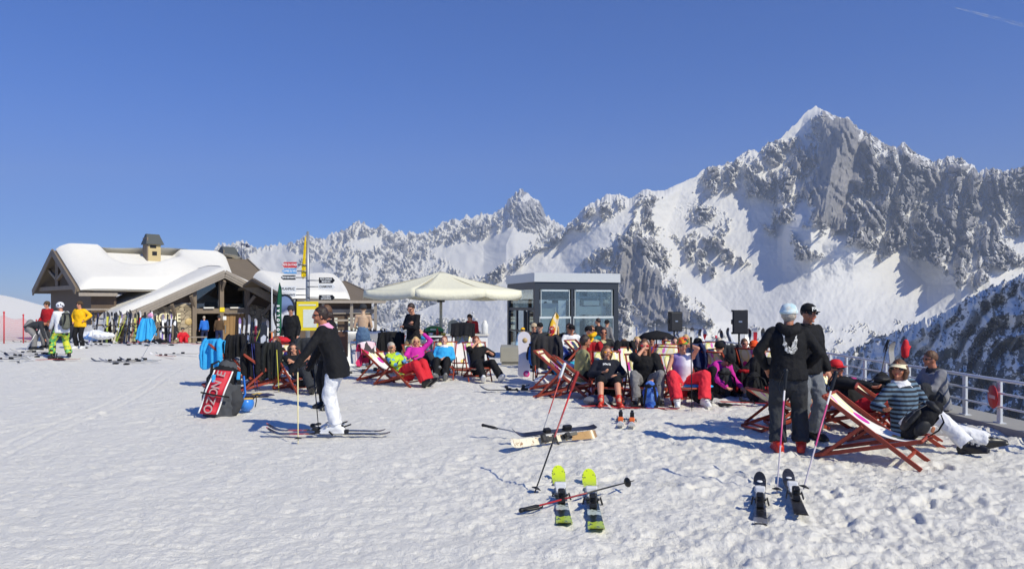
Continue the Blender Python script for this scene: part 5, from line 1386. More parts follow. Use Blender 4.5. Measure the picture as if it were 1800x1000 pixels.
P_BR = polemat('pole_black_to_red', S(30, 30, 32), S(150, 40, 48), S(190, 50, 50), .55, .8); P_PINK = polemat('pole_white_to_pink', S(206, 196, 200), S(196, 60, 120), S(226, 222, 222), .45, .85)
P_RS = polemat('pole_steel_to_red', S(170, 170, 174), S(176, 50, 46), S(190, 60, 40), .35, .7)
t0 = G(1105, 866); h0 = G(916, 905); t0.z += .10; h0.z += .06
d = h0 - t0; pole('ski_pole', 'black and dark red pole lying across the two lime green skis', t0 - d.normalized() * .05, d + V((0, 0, -.02)), P_BR, d.length + .05)
b = G(938, 871); pole('ski_pole', 'black pole with red upper shaft planted left of the lime green skis', b, V(((1012 - 900) / F * 6.55 - b.x, .25, 1.02)), P_BR, 1.17, plain('grip_red', S(150, 40, 36)))
b = G(949, 774); pole('ski_pole', 'thin steel and red pole planted behind the tan and white skis', b, V((.32, .1, .95)), P_RS, 1.0, WT, None, plain('strap_white', S(224, 222, 216), .8))
# --- tan and white skis in a pile with a pole behind
M_TAN = skimat('cream_and_tan_ski_top', [(0, S(150, 112, 64)), (.2, S(176, 140, 88)), (.36, S(226, 216, 190)), (.8, S(236, 232, 220)), (.93, S(190, 50, 50))], S(150, 112, 70)); M_DKS = skimat('dark_ski_top', [(0, S(40, 40, 48)), (.3, S(60, 60, 66)), (.6, S(34, 34, 40))])
a = G(970, 783); t = ski('ski', 'cream and tan ski tipped on its edge in front of a dark ski', M_TAN, 1.30, .115, BINDB); t.location = a + V((0, 0, .07)); t.rotation_euler = (R(0), R(-58), R(122))
a = G(975, 776); t = ski('ski', 'dark ski lying against the back of the cream and tan ski', M_DKS, 1.26, .105, BINDB, None, False); t.location = a + V((0, .04, .10)); t.rotation_euler = (R(0), R(-18), R(121))
a = G(896, 772); a.z += .05; d = G(985, 775) - a; pole('ski_pole', 'grey pole lying flat behind the dark ski', a + d, -d + V((0, 0, .06)), M_PG, 1.0)
# --- white skis with orange bindings in front of the sunbathers
M_WH = skimat('white_ski_top', [(0, S(226, 226, 226)), (.12, S(40, 40, 44)), (.2, S(228, 228, 228)), (.75, S(238, 238, 238))], S(190, 190, 196))
a = G(1091, 742); s1 = ski('ski', 'white ski with orange toe piece, left one of the pair before the seated sunbathers', M_WH, 1.15, .10, BINDB, 'white skis with orange bindings', True, BINDO); s1.location = a + V((0, 0, -.006)); s1.rotation_euler = (0, 0, R(171))
a = G(1111, 743); clone(s1, a + V((0, 0, -.006)), R(170), 'white ski with orange toe piece, right one of the pair before the seated sunbathers')
# --- black skis and the two poles in front of the hooded man
M_BK = skimat('black_ski_top', [(0, S(214, 214, 214)), (.16, S(120, 120, 124)), (.25, S(34, 34, 36)), (.85, S(30, 30, 32))], S(90, 90, 94))
a = G(1336, 888) + V((0, 0, .02)); s1 = ski('ski', 'short black ski with snow dusted tail, left of the two before the hooded man', M_BK, 1.42, .112, BINDB, 'pair of short black skis', True, BIND); s1.location = a + V((0, 0, -.006)); s1.rotation_euler = (0, 0, R(-19))
M_BK2 = skimat('black_ski_top_dark', [(0, S(36, 36, 38)), (.25, S(52, 52, 56)), (.85, S(28, 28, 30))], S(80, 80, 84))
a = G(1396, 882); s2 = ski('ski', 'short black ski with dark tail, right of the two before the hooded man', M_BK2, 1.42, .112, BINDB, 'pair of short black skis', True, BIND); s2.location = a + V((0, 0, .035)); s2.rotation_euler = (R(-1.5), 0, R(-17))
m = None
for s_ in (s1, s2):
    mb = MB(); mb.lathe([(.0, .004), (.022, .004), (.026, 0), (.0, 0)], 18, Matrix.Translation((0, .56, .058)) @ Matrix.Rotation(R(8), 4, 'X')); part('tip_emblem', mb, WT, s_)
b = G(1365, 873); pole('ski_pole', 'white and pink pole planted upright between the two short black skis', b, V((.13, .14, 1)), P_PINK, 1.12)
b = G(1410, 868); pole('ski_pole', 'pink and white pole leaning right beside the short black ski', b, V((.37, .2, .98)), P_PINK, 1.16)

# --- skier in black jacket and white trousers, standing on her skis
c = on(592, 9.24)
wsk = person('dark haired woman on skis in black jacket, pink collar and white trousers', c, R(90), 1.68, .015, None, SKIN2,
     hip=(0, .0, .955), torso=(.0, .34, .94), look=(-.42, 1, -.06), feet={1: (.13, .04, .045), -1: (-.12, -.02, .045)}, toes={1: (.02, 1, 0), -1: (-.02, 1, 0)}, knees={1: (0, 1, .1), -1: (0, 1, .1)},
     hands={1: (.30, .42, .90), -1: (-.34, .46, .88)}, poles={1: (.5, -1, -.3), -1: (-.5, -1, -.2)}, top=(BLACKC, 'long', .034, .20), trousers=(WHITEC, 'long', .012), boots=(B_WHITE, 'ski'),
     hair=(H_DARK, 'bun'), glasses=True, collar=PINKC, gloves=BLACKC)
M_RS = skimat('black_red_ski_top', [(0, S(30, 30, 34)), (.45, S(46, 40, 44)), (.62, S(160, 44, 54)), (.74, S(40, 36, 40)), (.88, S(196, 120, 130))], S(150, 150, 156))
for i, (dx, lab) in enumerate(((.12, 'black and red ski under the far boot of the skier in white trousers'), (-.12, 'black and red ski under the near boot of the skier in white trousers'))):
    t = ski('ski', lab, M_RS, 1.58, .095, BINDB, 'skis worn by the woman in white trousers') if i == 0 else clone(t0_, (0, 0, 0), 0, lab)
    t0_ = t if i == 0 else t0_
    t.location = c + V((-.18 + .1 * i, dx, .022)); t.rotation_euler = (0, 0, R(90 + (2 if i else -2)))
hl = wsk.M @ wsk.wr[-1]; b = G(524, 780); pole('ski_pole', 'cream pole held by the woman in white trousers, nearer one', b, hl - b + V((0, 0, .06)), M_PY, (hl - b).length + .07)
hl = wsk.M @ wsk.wr[1]; b = on(560, 9.75); pole('ski_pole', 'dark pole behind the white trouser legs of the standing skier', b, hl - b + V((0, 0, .06)), M_PB, (hl - b).length + .07)
# --- the man behind her
person('grey blond man in black jacket and sunglasses standing behind the woman on skis', on(579, 11.6), R(128), 1.70, .017, None, SKIN2, look=(-.15, 1, -.05), torso=(0, .05, 1),
       hands={1: (.2, .2, .95), -1: (-.2, .22, .98)}, top=(BLACKC, 'long', .035, .14), trousers=(BLACKC, 'long', .02), boots=(B_BLACK, 'ski'), hair=(H_BROWN, 'short'), glasses=True, collar=BLACKC)
# --- the hooded man seen from behind and his friend in the cap
hm = person('man in black top with grey wing print on his back and pale blue hat', on(1386, 8.25), R(-14), 1.72, .015, None, SKIN2, look=(.35, 1, -.1), width=1.06,
       hands={1: (.22, .14, .98), -1: (-.24, .10, .96)}, poles={1: (.8, -.6, 0), -1: (-.9, -.6, 0)}, feet={1: (.14, .02, 0), -1: (-.12, -.04, 0)}, top=(BLACKC, 'long', .030, .10), trousers=(CHAR, 'long', .03), boots=(B_RED, 'ski'),
       hair=(H_GREY, 'full'), hat=(patch('pale_blue_hat', [S(204, 222, 226), S(212, 228, 230), S(216, 218, 210), S(180, 208, 214)], 16), 'beanie'), collar=BLACKC)
mb = MB()   # spread wings printed on the back
def feather(pts): 
    k = len(pts); cxx = sum(p[0] for p in pts) / k; czz = sum(p[1] for p in pts) / k
    vs = [V((cxx, 0, czz))]; fs = []
    for i in range(k):
        for q in range(4):
            t = q / 4; vs.append(V((pts[i][0] * (1 - t) + pts[(i + 1) % k][0] * t, 0, pts[i][1] * (1 - t) + pts[(i + 1) % k][1] * t)))
    n_ = 4 * k
    for i in range(n_): fs.append((0, 1 + i, 1 + (i + 1) % n_))
    return vs, fs
for sx in (1, -1):
    for pts in ([(.015, -.035), (.03, .03), (.075, .115), (.10, .135), (.098, .06), (.07, .0)], [(.012, -.045), (.07, -.008), (.100, .045), (.094, -.002), (.06, -.05)], [(.01, -.055), (.062, -.045), (.086, -.012), (.074, -.055), (.03, -.08)]):
        vs, fs = feather([(p[0] * sx, p[1]) for p in pts]); mb.add(vs, fs)
vs, fs = feather([(-.02, -.045), (0, -.01), (.02, -.045), (.035, -.095), (0, -.075), (-.05, -.10)]); mb.add(vs, fs)
Mw = frameM(hm.chest + hm.td * .05 - hm.fw * .21, hm.lat, hm.td); Mw = Mw @ Matrix.Rotation(R(-90), 4, 'X')
for i, v in enumerate(mb.v): mb.v[i] = Matrix.Translation(hm.chest - hm.td * .02 - hm.fw * .22) @ Matrix(((hm.lat.x, hm.fw.x, hm.td.x, 0), (hm.lat.y, hm.fw.y, hm.td.y, 0), (hm.lat.z, hm.fw.z, hm.td.z, 0), (0, 0, 0, 1))) @ v
wrap(part('wing_print', mb, patch('print_grey', [S(206, 204, 196), S(150, 148, 142), S(226, 224, 218)], 60), child(hm.root, 'jacket')), child(hm.root, 'jacket'), .010)
pc = person('smiling man in black cap with white lettering and dark sunglasses behind the hooded man', on(1416, 8.95), R(-165), 1.74, .015, None, SKIN2, look=(-.12, 1, -.06),
       feet={1: (.13, .02, 0), -1: (-.13, 0, 0)}, top=(BLACKC, 'long', .035, .10), trousers=(cloth('mid_grey_cloth', S(116, 120, 126)), 'long', .03), boots=(B_BLACK, 'ski'), hair=(H_DARK, 'short'), hat=(BLACKC, 'cap'), glasses=True, collar=BLACKC)
tm = text('lettering', 'POC', .060, LT, pc.HM @ frameM((.0, .128, .085), (-1, 0, 0), (0, .35, 1)), pc.root, .0005, 1.0, .004)
wrap(tm, Person.cap, .006); tm.parent = Person.cap

# --- big OZONE rucksack with a blue helmet beside it
c = on(386, 10.95); bp = thing('rucksack', 'large black and grey rucksack with red lettered panel standing on the snow', 'rucksack', c, R(12), None, R(-6), R(6))
m = MB(); m.tube([(0, 0, .08), (.0, 0, .25), (0, .0, .52), (.02, .03, .70)], [.26, .29, .25, .16], 16, flat=.66, up=(0, 1, 0), round_caps=True); link('bag', blob(m, .02, .03, 6, 3), plain('rucksack_grey', S(74, 76, 80), .8, bump=.2, spec=.2), bp)
m = MB(); m.tube([(.0, 0, .52), (.01, .02, .66), (.02, .04, .76)], [.262, .22, .12], 14, flat=.66, up=(0, 1, 0), round_caps=True); link('lid', blob(m, .018, .02, 7, 8), BLACKC, bp)
m = MB(); m.tube([(.18, -.04, .1), (.21, -.06, .24), (.17, -.04, .40)], [.11, .13, .10], 12, flat=.8, up=(0, 1, 0), round_caps=True); link('side_pocket', blob(m, .016, .02, 7, 5), plain('pocket_grey', S(60, 61, 64), .85), bp)
RP = []
for i in range(17):
    q = i / 16; z = .02 + .66 * q; y = -.235 + .10 * q ** 3 + .03 * math.sin(q * 9); x0 = -.25 + .13 * q; RP.append([V((x0 + .24 * j / 6, y + .03 * (j / 6 - .5) ** 2 - .02 * math.sin(math.pi * j / 6), z)) for j in range(7)])
m = MB(); m.grid(RP); rp = part('red_panel', m, plain('rucksack_red', S(196, 36, 56), .6, bump=.15), bp); thicken(rp, .02, -1)
m = MB(); 
for e in (0, 6): m.grid([[r[e] + V((0, -.024, 0)), r[e] + V((.022 if e else -.022, -.020, 0))] for r in RP])
thicken(part('white_piping', m, WT, bp), .004)
for k, chh in enumerate('OZONE'):
    i = int(1 + k * 3.3); p = RP[i][3] + V((-.0, -.034, .03)); text('lettering', chh, .175, plain('letter_grey', S(176, 158, 156)), frameM(p, (.19, .04, .98), (-1, 0, .19)), rp, .003, 1, .001)
m = MB(); m.tube([RP[7][0] + V((-.06, -.03, .02)), RP[7][3] + V((0, -.06, 0)), RP[7][6] + V((.10, -.03, -.02))], [.03, .03, .03], 8, flat=.4); part('strap', m, BLACKC, bp)
for s in ((-.17, .55), (.18, .62)):
    m = MB(); m.box((s[0] + .05, -.19, s[1]), (.05, .03, .12), None, 0, .01); part('blue_tab', m, CYAN, bp)
m = MB(); m.tube([(-.18, -.1, .62), (-.20, -.02, .76), (-.12, .06, .82), (-.06, .04, .74)], .022, 8, flat=.5); part('carry_loop', m, BLACKC, bp)
m = MB(); m.tube([(.26, .0, .15), (.33, .03, .35), (.27, .06, .62)], .03, 8, flat=.5); part('hip_strap', m, BLUEC, bp)
c = on(433, 11.2); hl = thing('ski_helmet', 'blue ski helmet lying upside down with tan lining beside the big rucksack', 'helmet', c, R(20), None, R(172))
hl.location.z += .20
m = MB(); m.ell((0, 0, .06), (.118, .138, .125), None, nu=20, nv=14, fn=lambda p: p if p.z > .02 else V((p.x * .98, p.y * .98, .0))); link('shell', remesh(m, .012, 1), plain('helmet_blue', S(58, 130, 214), .3), hl)
m = MB(); m.lathe([(.10, -.001), (.105, -.02), (.07, -.03), (.055, .0)], 18, Matrix.Scale(1.15, 4, (0, 1, 0))); part('lining', m, plain('lining_tan', S(196, 160, 84), .9), hl)
m = MB(); m.tube([(.10, 0, 0), (.14, .03, -.06), (.15, .05, .02), (.13, .08, .12)], .008, 6); part('chin_strap', m, BLACKC, hl)

# ================================================================== right foreground: deck chairs, striped woman, man on the kerb
c = on(1532, 7.8); deckchair('empty deck chair nearest the camera at right, white printed canvas, bag on its seat', c, R(-128), .80, .6)
bpk = backpack('black backpack lying on the seat of the nearest deck chair at right', c + V((.30, -.16, .30)), R(-100), BLACKC, plain('pack_black', S(34, 34, 36), .6), .85, R(-38), R(10), 11)
c = on(1584, 8.75); deckchair('printed deck chair behind the nearest one, striped woman sitting on it', c + V((-.05, .05, 0)), R(-118), .78, .8)
STR = (lambda n: (n.color(n.mix(n.ramp(n.math('SINE', n.math('MULTIPLY', n.xyz(n.obj())[2], 118)), -.2, .2), S(30, 34, 44), S(98, 122, 142))), n.set(Roughness=.85), n.m)[-1])(NT('striped_knit'))
sw = person('woman in cream visor, striped blue jumper and white trousers sitting sideways at right', on(1592, 8.45), R(-158), 1.68, .015, None, SKIN2, sit=True, hip=(0, .0, .30), torso=(.14, -.05, 1), look=(.92, .40, .08),
       feet={1: (-.22, .62, .03), -1: (-.74, .52, .03)}, toes={1: (-.3, 1, .2), -1: (-.9, .5, .25)}, knees={1: (-.1, .4, 1), -1: (-.3, .4, 1)}, hands={1: (.50, .12, .50), -1: (-.22, .16, .34)}, poles={1: (.3, -.6, -.6), -1: (-1, -.4, .1)},
       top=(STR, 'long', .022, .10), trousers=(WHITEC, 'long', .022), boots=(B_BLACK, 'ski'), hair=(H_BROWN, 'bob'), hat=(cloth('cream_visor', S(232, 222, 188), None, .7, .05), 'visor'), glasses=True, collar=WHITEC)
c = on(1632, 10.55); 
person('curly haired man in grey anorak sitting on the kerb against the railing', V((XK - .02, 10.55, -.02)), R(98), 1.72, .017, None, SKIN2, sit=True, hip=(0, -.05, .27), torso=(0, .16, 1), look=(.25, 1, -.1), feet={1: (.14, .46, .03), -1: (-.14, .46, .03)},
       knees={1: (.2, .6, 1), -1: (-.2, .6, 1)}, hands={1: (.12, .40, .50), -1: (-.12, .42, .50)}, top=(cloth('grey_anorak', S(132, 132, 136), None, .8, .2), 'long', .03, .10), trousers=(CHAR, 'long', .02), boots=(B_BLACK, 'boot'), hair=(H_BROWN, 'short'), collar=CHAR, glasses=True)
# chair with the person in the red cap, and the one beside it
c = on(1492, 9.75); deckchair('deck chair carrying the reclining person in the red cap', c, R(-142), .80, 1.0)
person('person in red cap and black jacket reclining in a deck chair at right', c, R(-142), 1.72, .017, None, SKIN2, top=(BLACKC, 'long', .03, .10), trousers=(REDC, 'long', .03), boots=(B_BLACK, 'ski'), hair=(H_DARK, 'short'), hat=(plain('red_cap', S(212, 32, 40), .7), 'cap'), glasses=True,
       **P_deck(50, look=(.1, .86, .0), hands={1: (.2, .45, .62), -1: (-.25, .50, .55)}))
c = on(1418, 10.0); deckchair('low deck chair with red clothes on it behind the hooded man', c, R(-95), .66, .9)
heap('clothes_pile', 'red and white ski clothes heaped on the low deck chair', 'clothes', patch('red_white_print', [S(206, 36, 46), S(226, 40, 50), S(236, 190, 150), S(190, 30, 40)], 9), c + V((.1, 0, .30)), (.30, .22, .20), 5)
c = on(1362, 9.5); deckchair('deck chair seen edge on at the left of the hooded man', c + V((.25, .3, 0)), R(-75), .62, .9)
c = on(1440, 11.6); deckchair('deck chair of the dark haired person turned away by the railing', c, R(-150), .84, 1.0)
person('dark haired person in black jacket hunched in a deck chair by the railing', c, R(-150), 1.68, .02, None, SKIN2, top=(BLACKC, 'long', .03, .10), trousers=(patch('print_leggings', [S(30, 60, 150), S(200, 210, 230), S(24, 24, 30), S(190, 50, 130)], 12), 'long', .03), boots=(B_BLACK, 'ski'), hair=(H_DARK, 'full'), glasses=True, **P_deck(58, torso=(0, -.3, .9), look=(.2, .8, -.3)))
# rucksack with skis standing at the railing, red mitten on a pole
c = on(1548, 11.1); backpack('tall black backpack standing against the railing posts', c, R(20), BLACKC, plain('pack_black', S(34, 34, 36), .6), 1.15, R(4), 0, 21)
t = ski('ski', 'grey ski standing upright in the snow behind the tall black backpack', skimat('grey_ski_top', [(0, S(120, 118, 112)), (.5, S(170, 166, 158)), (.8, S(90, 90, 94))]), 1.2, .10, BINDB); t.location = on(1562, 11.5) + V((.06, 0, .50)); t.rotation_euler = (R(84), R(0), R(8))
b = on(1572, 11.2); pole('ski_pole', 'black ski pole leaning at the railing with a red mitten on its grip', b, V((.17, .0, 1)), M_PB, 1.05)
pt = b + V((.17, 0, 1)).normalized() * 1.02; m = MB(); m.tube([(0, 0, -.10), (0, 0, .0), (.01, 0, .10)], [.055, .062, .045], 10, round_caps=True); m.tube([(.03, 0, -.04), (.075, 0, .03)], [.024, .02], 8, round_caps=True)
o = link('mitten', blob(m, .012, .008, 9, 4), plain('mitten_red', S(216, 40, 48), .7)); o.location = pt; tag(o, 'red mitten pulled over the grip of a ski pole by the railing', 'mitten')
b = on(1535, 11.3); pole('ski_pole', 'black ski pole with camera strap leaning by the tall black backpack', b, V((.22, .02, 1)), M_PB, 1.15)

# hood lying on the hooded man's back
m = MB(); b0 = hm.neck - hm.fw * .085; m.tube([b0 + hm.lat * .10 + hm.td * .03 + hm.fw * .06, b0 + hm.lat * .06 - hm.td * .02, b0 - hm.td * .05 - hm.fw * .02, b0 - hm.lat * .06 - hm.td * .02, b0 - hm.lat * .10 + hm.td * .03 + hm.fw * .06], [.045, .062, .07, .062, .045], 12, round_caps=True)
link('hood', blob(m, .014, .016, 9, 5), BLACKC, hm.root)
# ================================================================== sunbathers left of centre
G_SUN = 'sunbathers in the deck chairs'
GREYSKI = B_GREY
c = on(703, 15.0); deckchair('deck chair under the man in red trousers', c, R(-122), .80, 1.0)
person('white haired man in lime patterned jacket and red trousers reclining in a deck chair', c, R(-122), 1.74, .02, G_SUN, SKIN, top=(patch('lime_print', [S(176, 206, 40), S(186, 214, 40), S(30, 40, 70), S(90, 150, 200), S(190, 220, 50), S(180, 210, 44)], 13), 'long', .03, .12), trousers=(REDC, 'long', .035), boots=(B_BLACK, 'ski'), hair=(H_GREY, 'top'), glasses=True, **P_deck(44, look=(.15, .9, .05)))
c = on(672, 15.9); deckchair('leftmost deck chair of the middle row with a pink towel on its back', c, R(-115), .86, .8)
drape('towel', 'pink and white towel hanging over the leftmost deck chair of the middle row', 'towel', patch('towel_print', [S(230, 226, 226), S(206, 40, 100), S(226, 200, 206), S(70, 64, 66)], 5), c + V((-.38, .14, 0)), R(65), .5, .55, .3, .86, 3, False)
c = on(733, 16.5); deckchair('deck chair under the blonde woman in magenta', c, R(-160), .86, 1.0)
person('blonde woman in magenta top and dark trousers with one arm raised to her head', c, R(-160), 1.66, .02, G_SUN, SKIN, top=(MAG, 'long', .012, .10), trousers=(CHAR, 'long', .02), boots=(GREYSKI, 'ski'), hair=(H_BLOND, 'bob'), glasses=True, glasses_mat=plain('red_dark_lens', S(90, 26, 36), .15),
       **P_deck(56, look=(.0, .9, .02), hands={1: (.14, .22, .50), -1: (-.20, -.18, 1.00)}, poles={1: (1, -.3, -.6), -1: (-1, .3, .2)}, feet={1: (-.10, .80, .04), -1: (-.30, .72, .18)}))
drape('jacket', 'black jacket hanging over a chair back left of the blonde woman in magenta', 'jacket', BLACKC, on(688, 17.6), R(180), .62, .62, .45, 1.02, 8, True)
deckchair('deck chair hidden under the black jacket behind the white haired man', on(688, 17.55), R(180), 1.05, .7)
c = on(780, 16.5); deckchair('deck chair under the woman in the sky blue top', c, R(180), .94, 1.0)
person('woman in sky blue top with closed eyes sunbathing in a deck chair', c, R(180), 1.66, .02, G_SUN, SKIN3, top=(CYAN, 'long', .02, .08), trousers=(BLACKC, 'long', .02), boots=(GREYSKI, 'ski'), hair=(H_RED, 'full'), collar=WHITEC, **P_deck(60, look=(.0, .8, .25), hands={1: (.06, .24, .46), -1: (-.06, .26, .46)}))
c = on(838, 16.2); deckchair('deck chair under the woman in black touching her face', c, R(-168), .94, 1.0)
person('woman in black holding a hand to her face in the rightmost chair of the row', c, R(-168), 1.66, .02, G_SUN, SKIN, top=(BLACKC, 'elbow', .012, .10), trousers=(BLACKC, 'long', .025), boots=(B_WHITE, 'ski'), hair=(H_RED, 'full'),
       **P_deck(64, look=(.1, .9, -.02), hands={1: (.02, .12, .83), -1: (-.26, .18, .62)}, poles={1: (1, .4, -.8), -1: (-1, -.3, -.6)}, feet={1: (-.02, .84, .03), -1: (-.42, .76, .03)}))
c = on(812, 17.6); deckchair('tall deck chair with black coat on top between two sunbathing women', c, R(180), 1.30, .6)
drape('coat', 'black coat folded over the tall deck chair top between two sunbathing women', 'coat', BLACKC, c + V((0, .44, 0)), R(180), .60, .34, .4, 1.235, 12, False, None, .95)
m = MB(); o = heap('beach_bag', 'purple and white bag between the magenta and blue sunbathers', 'bag', patch('purple_white', [S(90, 60, 170), S(236, 232, 236), S(220, 60, 150), S(240, 236, 220)], 5), on(757, 16.9, .32), (.22, .2, .28), 15)
heap('blue_cap', 'sky blue hat resting on the chair back behind the blue sunbather', 'hat', CYAN, on(748, 17.8, .82), (.13, .12, .09), 5)
# standing men behind
person('bare backed man in black beanie and blue jeans standing with his back turned', on(638, 19.4), R(8), 1.76, .02, None, skinmat('bare_back_skin', S(190, 160, 132)), look=(.1, 1, -.1), hands={1: (.17, .24, 1.05), -1: (-.17, .24, 1.05)}, trousers=(DENIM, 'long', .015), boots=(BROWNC, 'shoe'), hair=(H_BROWN, 'short'), hat=(CHAR, 'beanie'), glasses=False, curl=.8)
person('man in black jacket and sunglasses standing with folded arms behind the sunbathers', on(727, 17.4), R(140), 1.82, .02, None, SKIN, look=(-.1, .9, -.35), hands={1: (-.05, .19, 1.22), -1: (.05, .23, 1.16)}, poles={1: (1, .0, -.8), -1: (-1, .0, -.8)}, top=(BLACKC, 'long', .03, .08), trousers=(KHAKI, 'long', .02), boots=(B_BLACK, 'ski'), hair=(H_DARK, 'short'), glasses=True)
person('person in black and red bending over the bar counter', on(834, 21.9), R(150), 1.6, .028, None, SKIN, fing=False, torso=(0, .35, .9), look=(0, .8, -.6), top=(patch('black_red', [S(28, 28, 30), S(28, 28, 30), S(30, 30, 34), S(180, 30, 40)], 3), 'long', .03, .1), trousers=(BLACKC, 'long', .02), boots=(B_BLACK, 'shoe'), hair=(H_DARK, 'full'))
# bar counter and tables
c = on(822, 20.6); t = thing('bar_counter', 'white bar counter behind the sunbathers right of the parasol pole', 'counter', c, R(3))
m = MB(); m.box((0, 0, .44), (1.15, .5, .88), None, 0, .01); part('front', m, WHITEP, t); m = MB(); m.box((0, 0, .90), (1.25, .6, .04), None, 0, .008); part('worktop', m, plain('worktop', S(216, 212, 204), .4), t)
c = on(768, 20.8); t = thing('serving_table', 'long white serving table set with bowls under the parasol', 'table', c)
m = MB(); m.box((0, 0, .86), (1.9, .6, .04), None, 0, .006); part('table_top', m, WHITEP, t)
for x in (-.9, .9):
    for y in (-.25, .25): m = MB(); m.box((x, y, .42), (.05, .05, .84)); part('leg', m, WHITEP, t)
rg = random.Random(3); kinds = [(S(196, 60, 50), 'red'), (S(230, 200, 80), 'yellow'), (S(110, 70, 50), 'brown'), (S(240, 236, 226), 'white')]
for i in range(9):
    x = -.75 + i * .19; cc, cn = kinds[i % 4]; m = MB(); m.lathe([(0, 0), (.05, 0), (.075, .07), (.07, .072), (.045, .01), (0, .01)] if i % 2 else [(0, 0), (.035, 0), (.035, .13), (.014, .17), (.014, .21), (0, .21)], 14); o = part('bowl' if i % 2 else 'bottle', m, plain('crockery_' + cn, cc, .4))
    o.location = c + V((x, -.05 + .1 * rg.random(), .882)); tag(o, 'small %s %s standing on the white serving table' % (cn, 'bowl' if i % 2 else 'bottle'), 'bowl' if i % 2 else 'bottle', 'crockery on the serving table')
c = on(763, 21.6); t = thing('grill', 'round grill with green lid behind the serving table', 'grill', c)
m = MB(); m.ell((0, 0, 1.06), (.30, .26, .14), nu=20, nv=12); part('lid', m, plain('grill_green', S(40, 130, 86), .35), t); m = MB(); m.lathe([(0, .78), (.2, .82), (.29, 1.0), (.29, 1.03), (0, 1.03)], 20); part('bowl', m, BLACKP, t); m = MB(); m.beam((-.08, -.27, 1.1), (.08, -.27, 1.1), .03, .03); part('handle', m, WT, t)
for k in range(3): a = R(120 * k); m = MB(); m.tube([(.15 * math.cos(a), .15 * math.sin(a), .84), (.28 * math.cos(a), .28 * math.sin(a), 0)], .014, 6); part('leg', m, ANTH, t)
c = on(797, 20.7); t = thing('notice_board', 'small arched grey chalkboard standing on the serving counter', 'board', c + V((0, 0, .92)))
m = MB(); poly = [(-.16, 0), (.16, 0), (.16, .26)] + [(.16 * math.cos(R(a)), .26 + .16 * math.sin(R(a))) for a in range(20, 180, 20)] + [(-.16, .26)]; m.prism(poly, 0, .02, Matrix(((1, 0, 0, 0), (0, 0, -1, 0), (0, 1, 0, 0), (0, 0, 0, 1)))); part('panel', m, plain('chalkboard_grey', S(150, 152, 140), .7), t)
c = on(845, 20.4); m = MB(); m.tube([(0, 0, 0), (0, 0, .22), (0, 0, .30)], [.09, .10, .06], 14, round_caps=True); o = part('drum_can', m, plain('white_can', S(226, 226, 222), .4, var=.3, scale=18)); o.location = c + V((.12, 0, .95)); tag(o, 'round white container with dark rings on the bar counter', 'container')
# bowl planters and picnic benches
for px, lab in ((612, 'white bowl on a pedestal left of the bare backed man'), (664, 'white bowl on a pedestal right of the bare backed man')):
    c = on(px, 21.0); t = thing('pedestal_bowl', lab, 'bowl', c, 0, 'white pedestal bowls')
    m = MB(); m.lathe([(.10, .72), (.22, .80), (.33, .93), (.36, 1.02), (.33, 1.02), (.28, .92), (0, .85)], 24); part('bowl', m, WHITEP, t); m = MB(); m.lathe([(0, 0), (.2, 0), (.2, .03), (.07, .06), (.06, .7), (.10, .72)], 18); part('pedestal', m, WHITEP, t)
    for i in range(6):
        m = MB(); m.lathe([(0, 0), (.03, 0), (.03, .10), (.012, .14), (.012, .17), (0, .17)], 10); o = part('bottle', m, plain('bottle_dark', S(44, 40, 36), .2)); a = R(60 * i + px); o.location = c + V((.2 * math.cos(a), .2 * math.sin(a), .93)); tag(o, 'dark bottle standing in the white pedestal bowl %s of the bare backed man' % ('left' if px < 630 else 'right'), 'bottle', 'bottles in the pedestal bowls')
for i, (px, d) in enumerate(((648, 23.0), (700, 22.4), (755, 23.4))):
    c = on(px, d); t = thing('picnic_table', ['white picnic table with benches behind the bare backed man', 'white picnic table with benches behind the man with folded arms', 'white picnic table with benches behind the serving table'][i], 'table', c, R(4 * i), 'white picnic tables')
    m = MB(); m.box((0, 0, .74), (1.7, .7, .05), None, 0, .006); part('table_top', m, WHITEP, t)
    for y in (-.62, .62): m = MB(); m.box((0, y, .44), (1.7, .26, .045), None, 0, .006); part('bench', m, WHITEP, t)
    for x in (-.65, .65):
        m = MB(); m.beam((x, -.62, .40), (x, .62, .40), .05, .08); m.beam((x, -.55, 0), (x, -.2, .72), .05, .08); m.beam((x, .55, 0), (x, .2, .72), .05, .08); part('trestle', m, WHITEP, t)
c = on(601, 20.0); m = MB(); m.box((0, 0, .62), (.30, .22, .72), None, 0, .02); m.box((0, 0, .13), (.08, .08, .26)); o = part('litter_bin', m, wood('bin_brown', S(90, 60, 44), 4)); o.location = c; tag(o, 'brown wooden litter bin left of the bare backed man', 'bin')

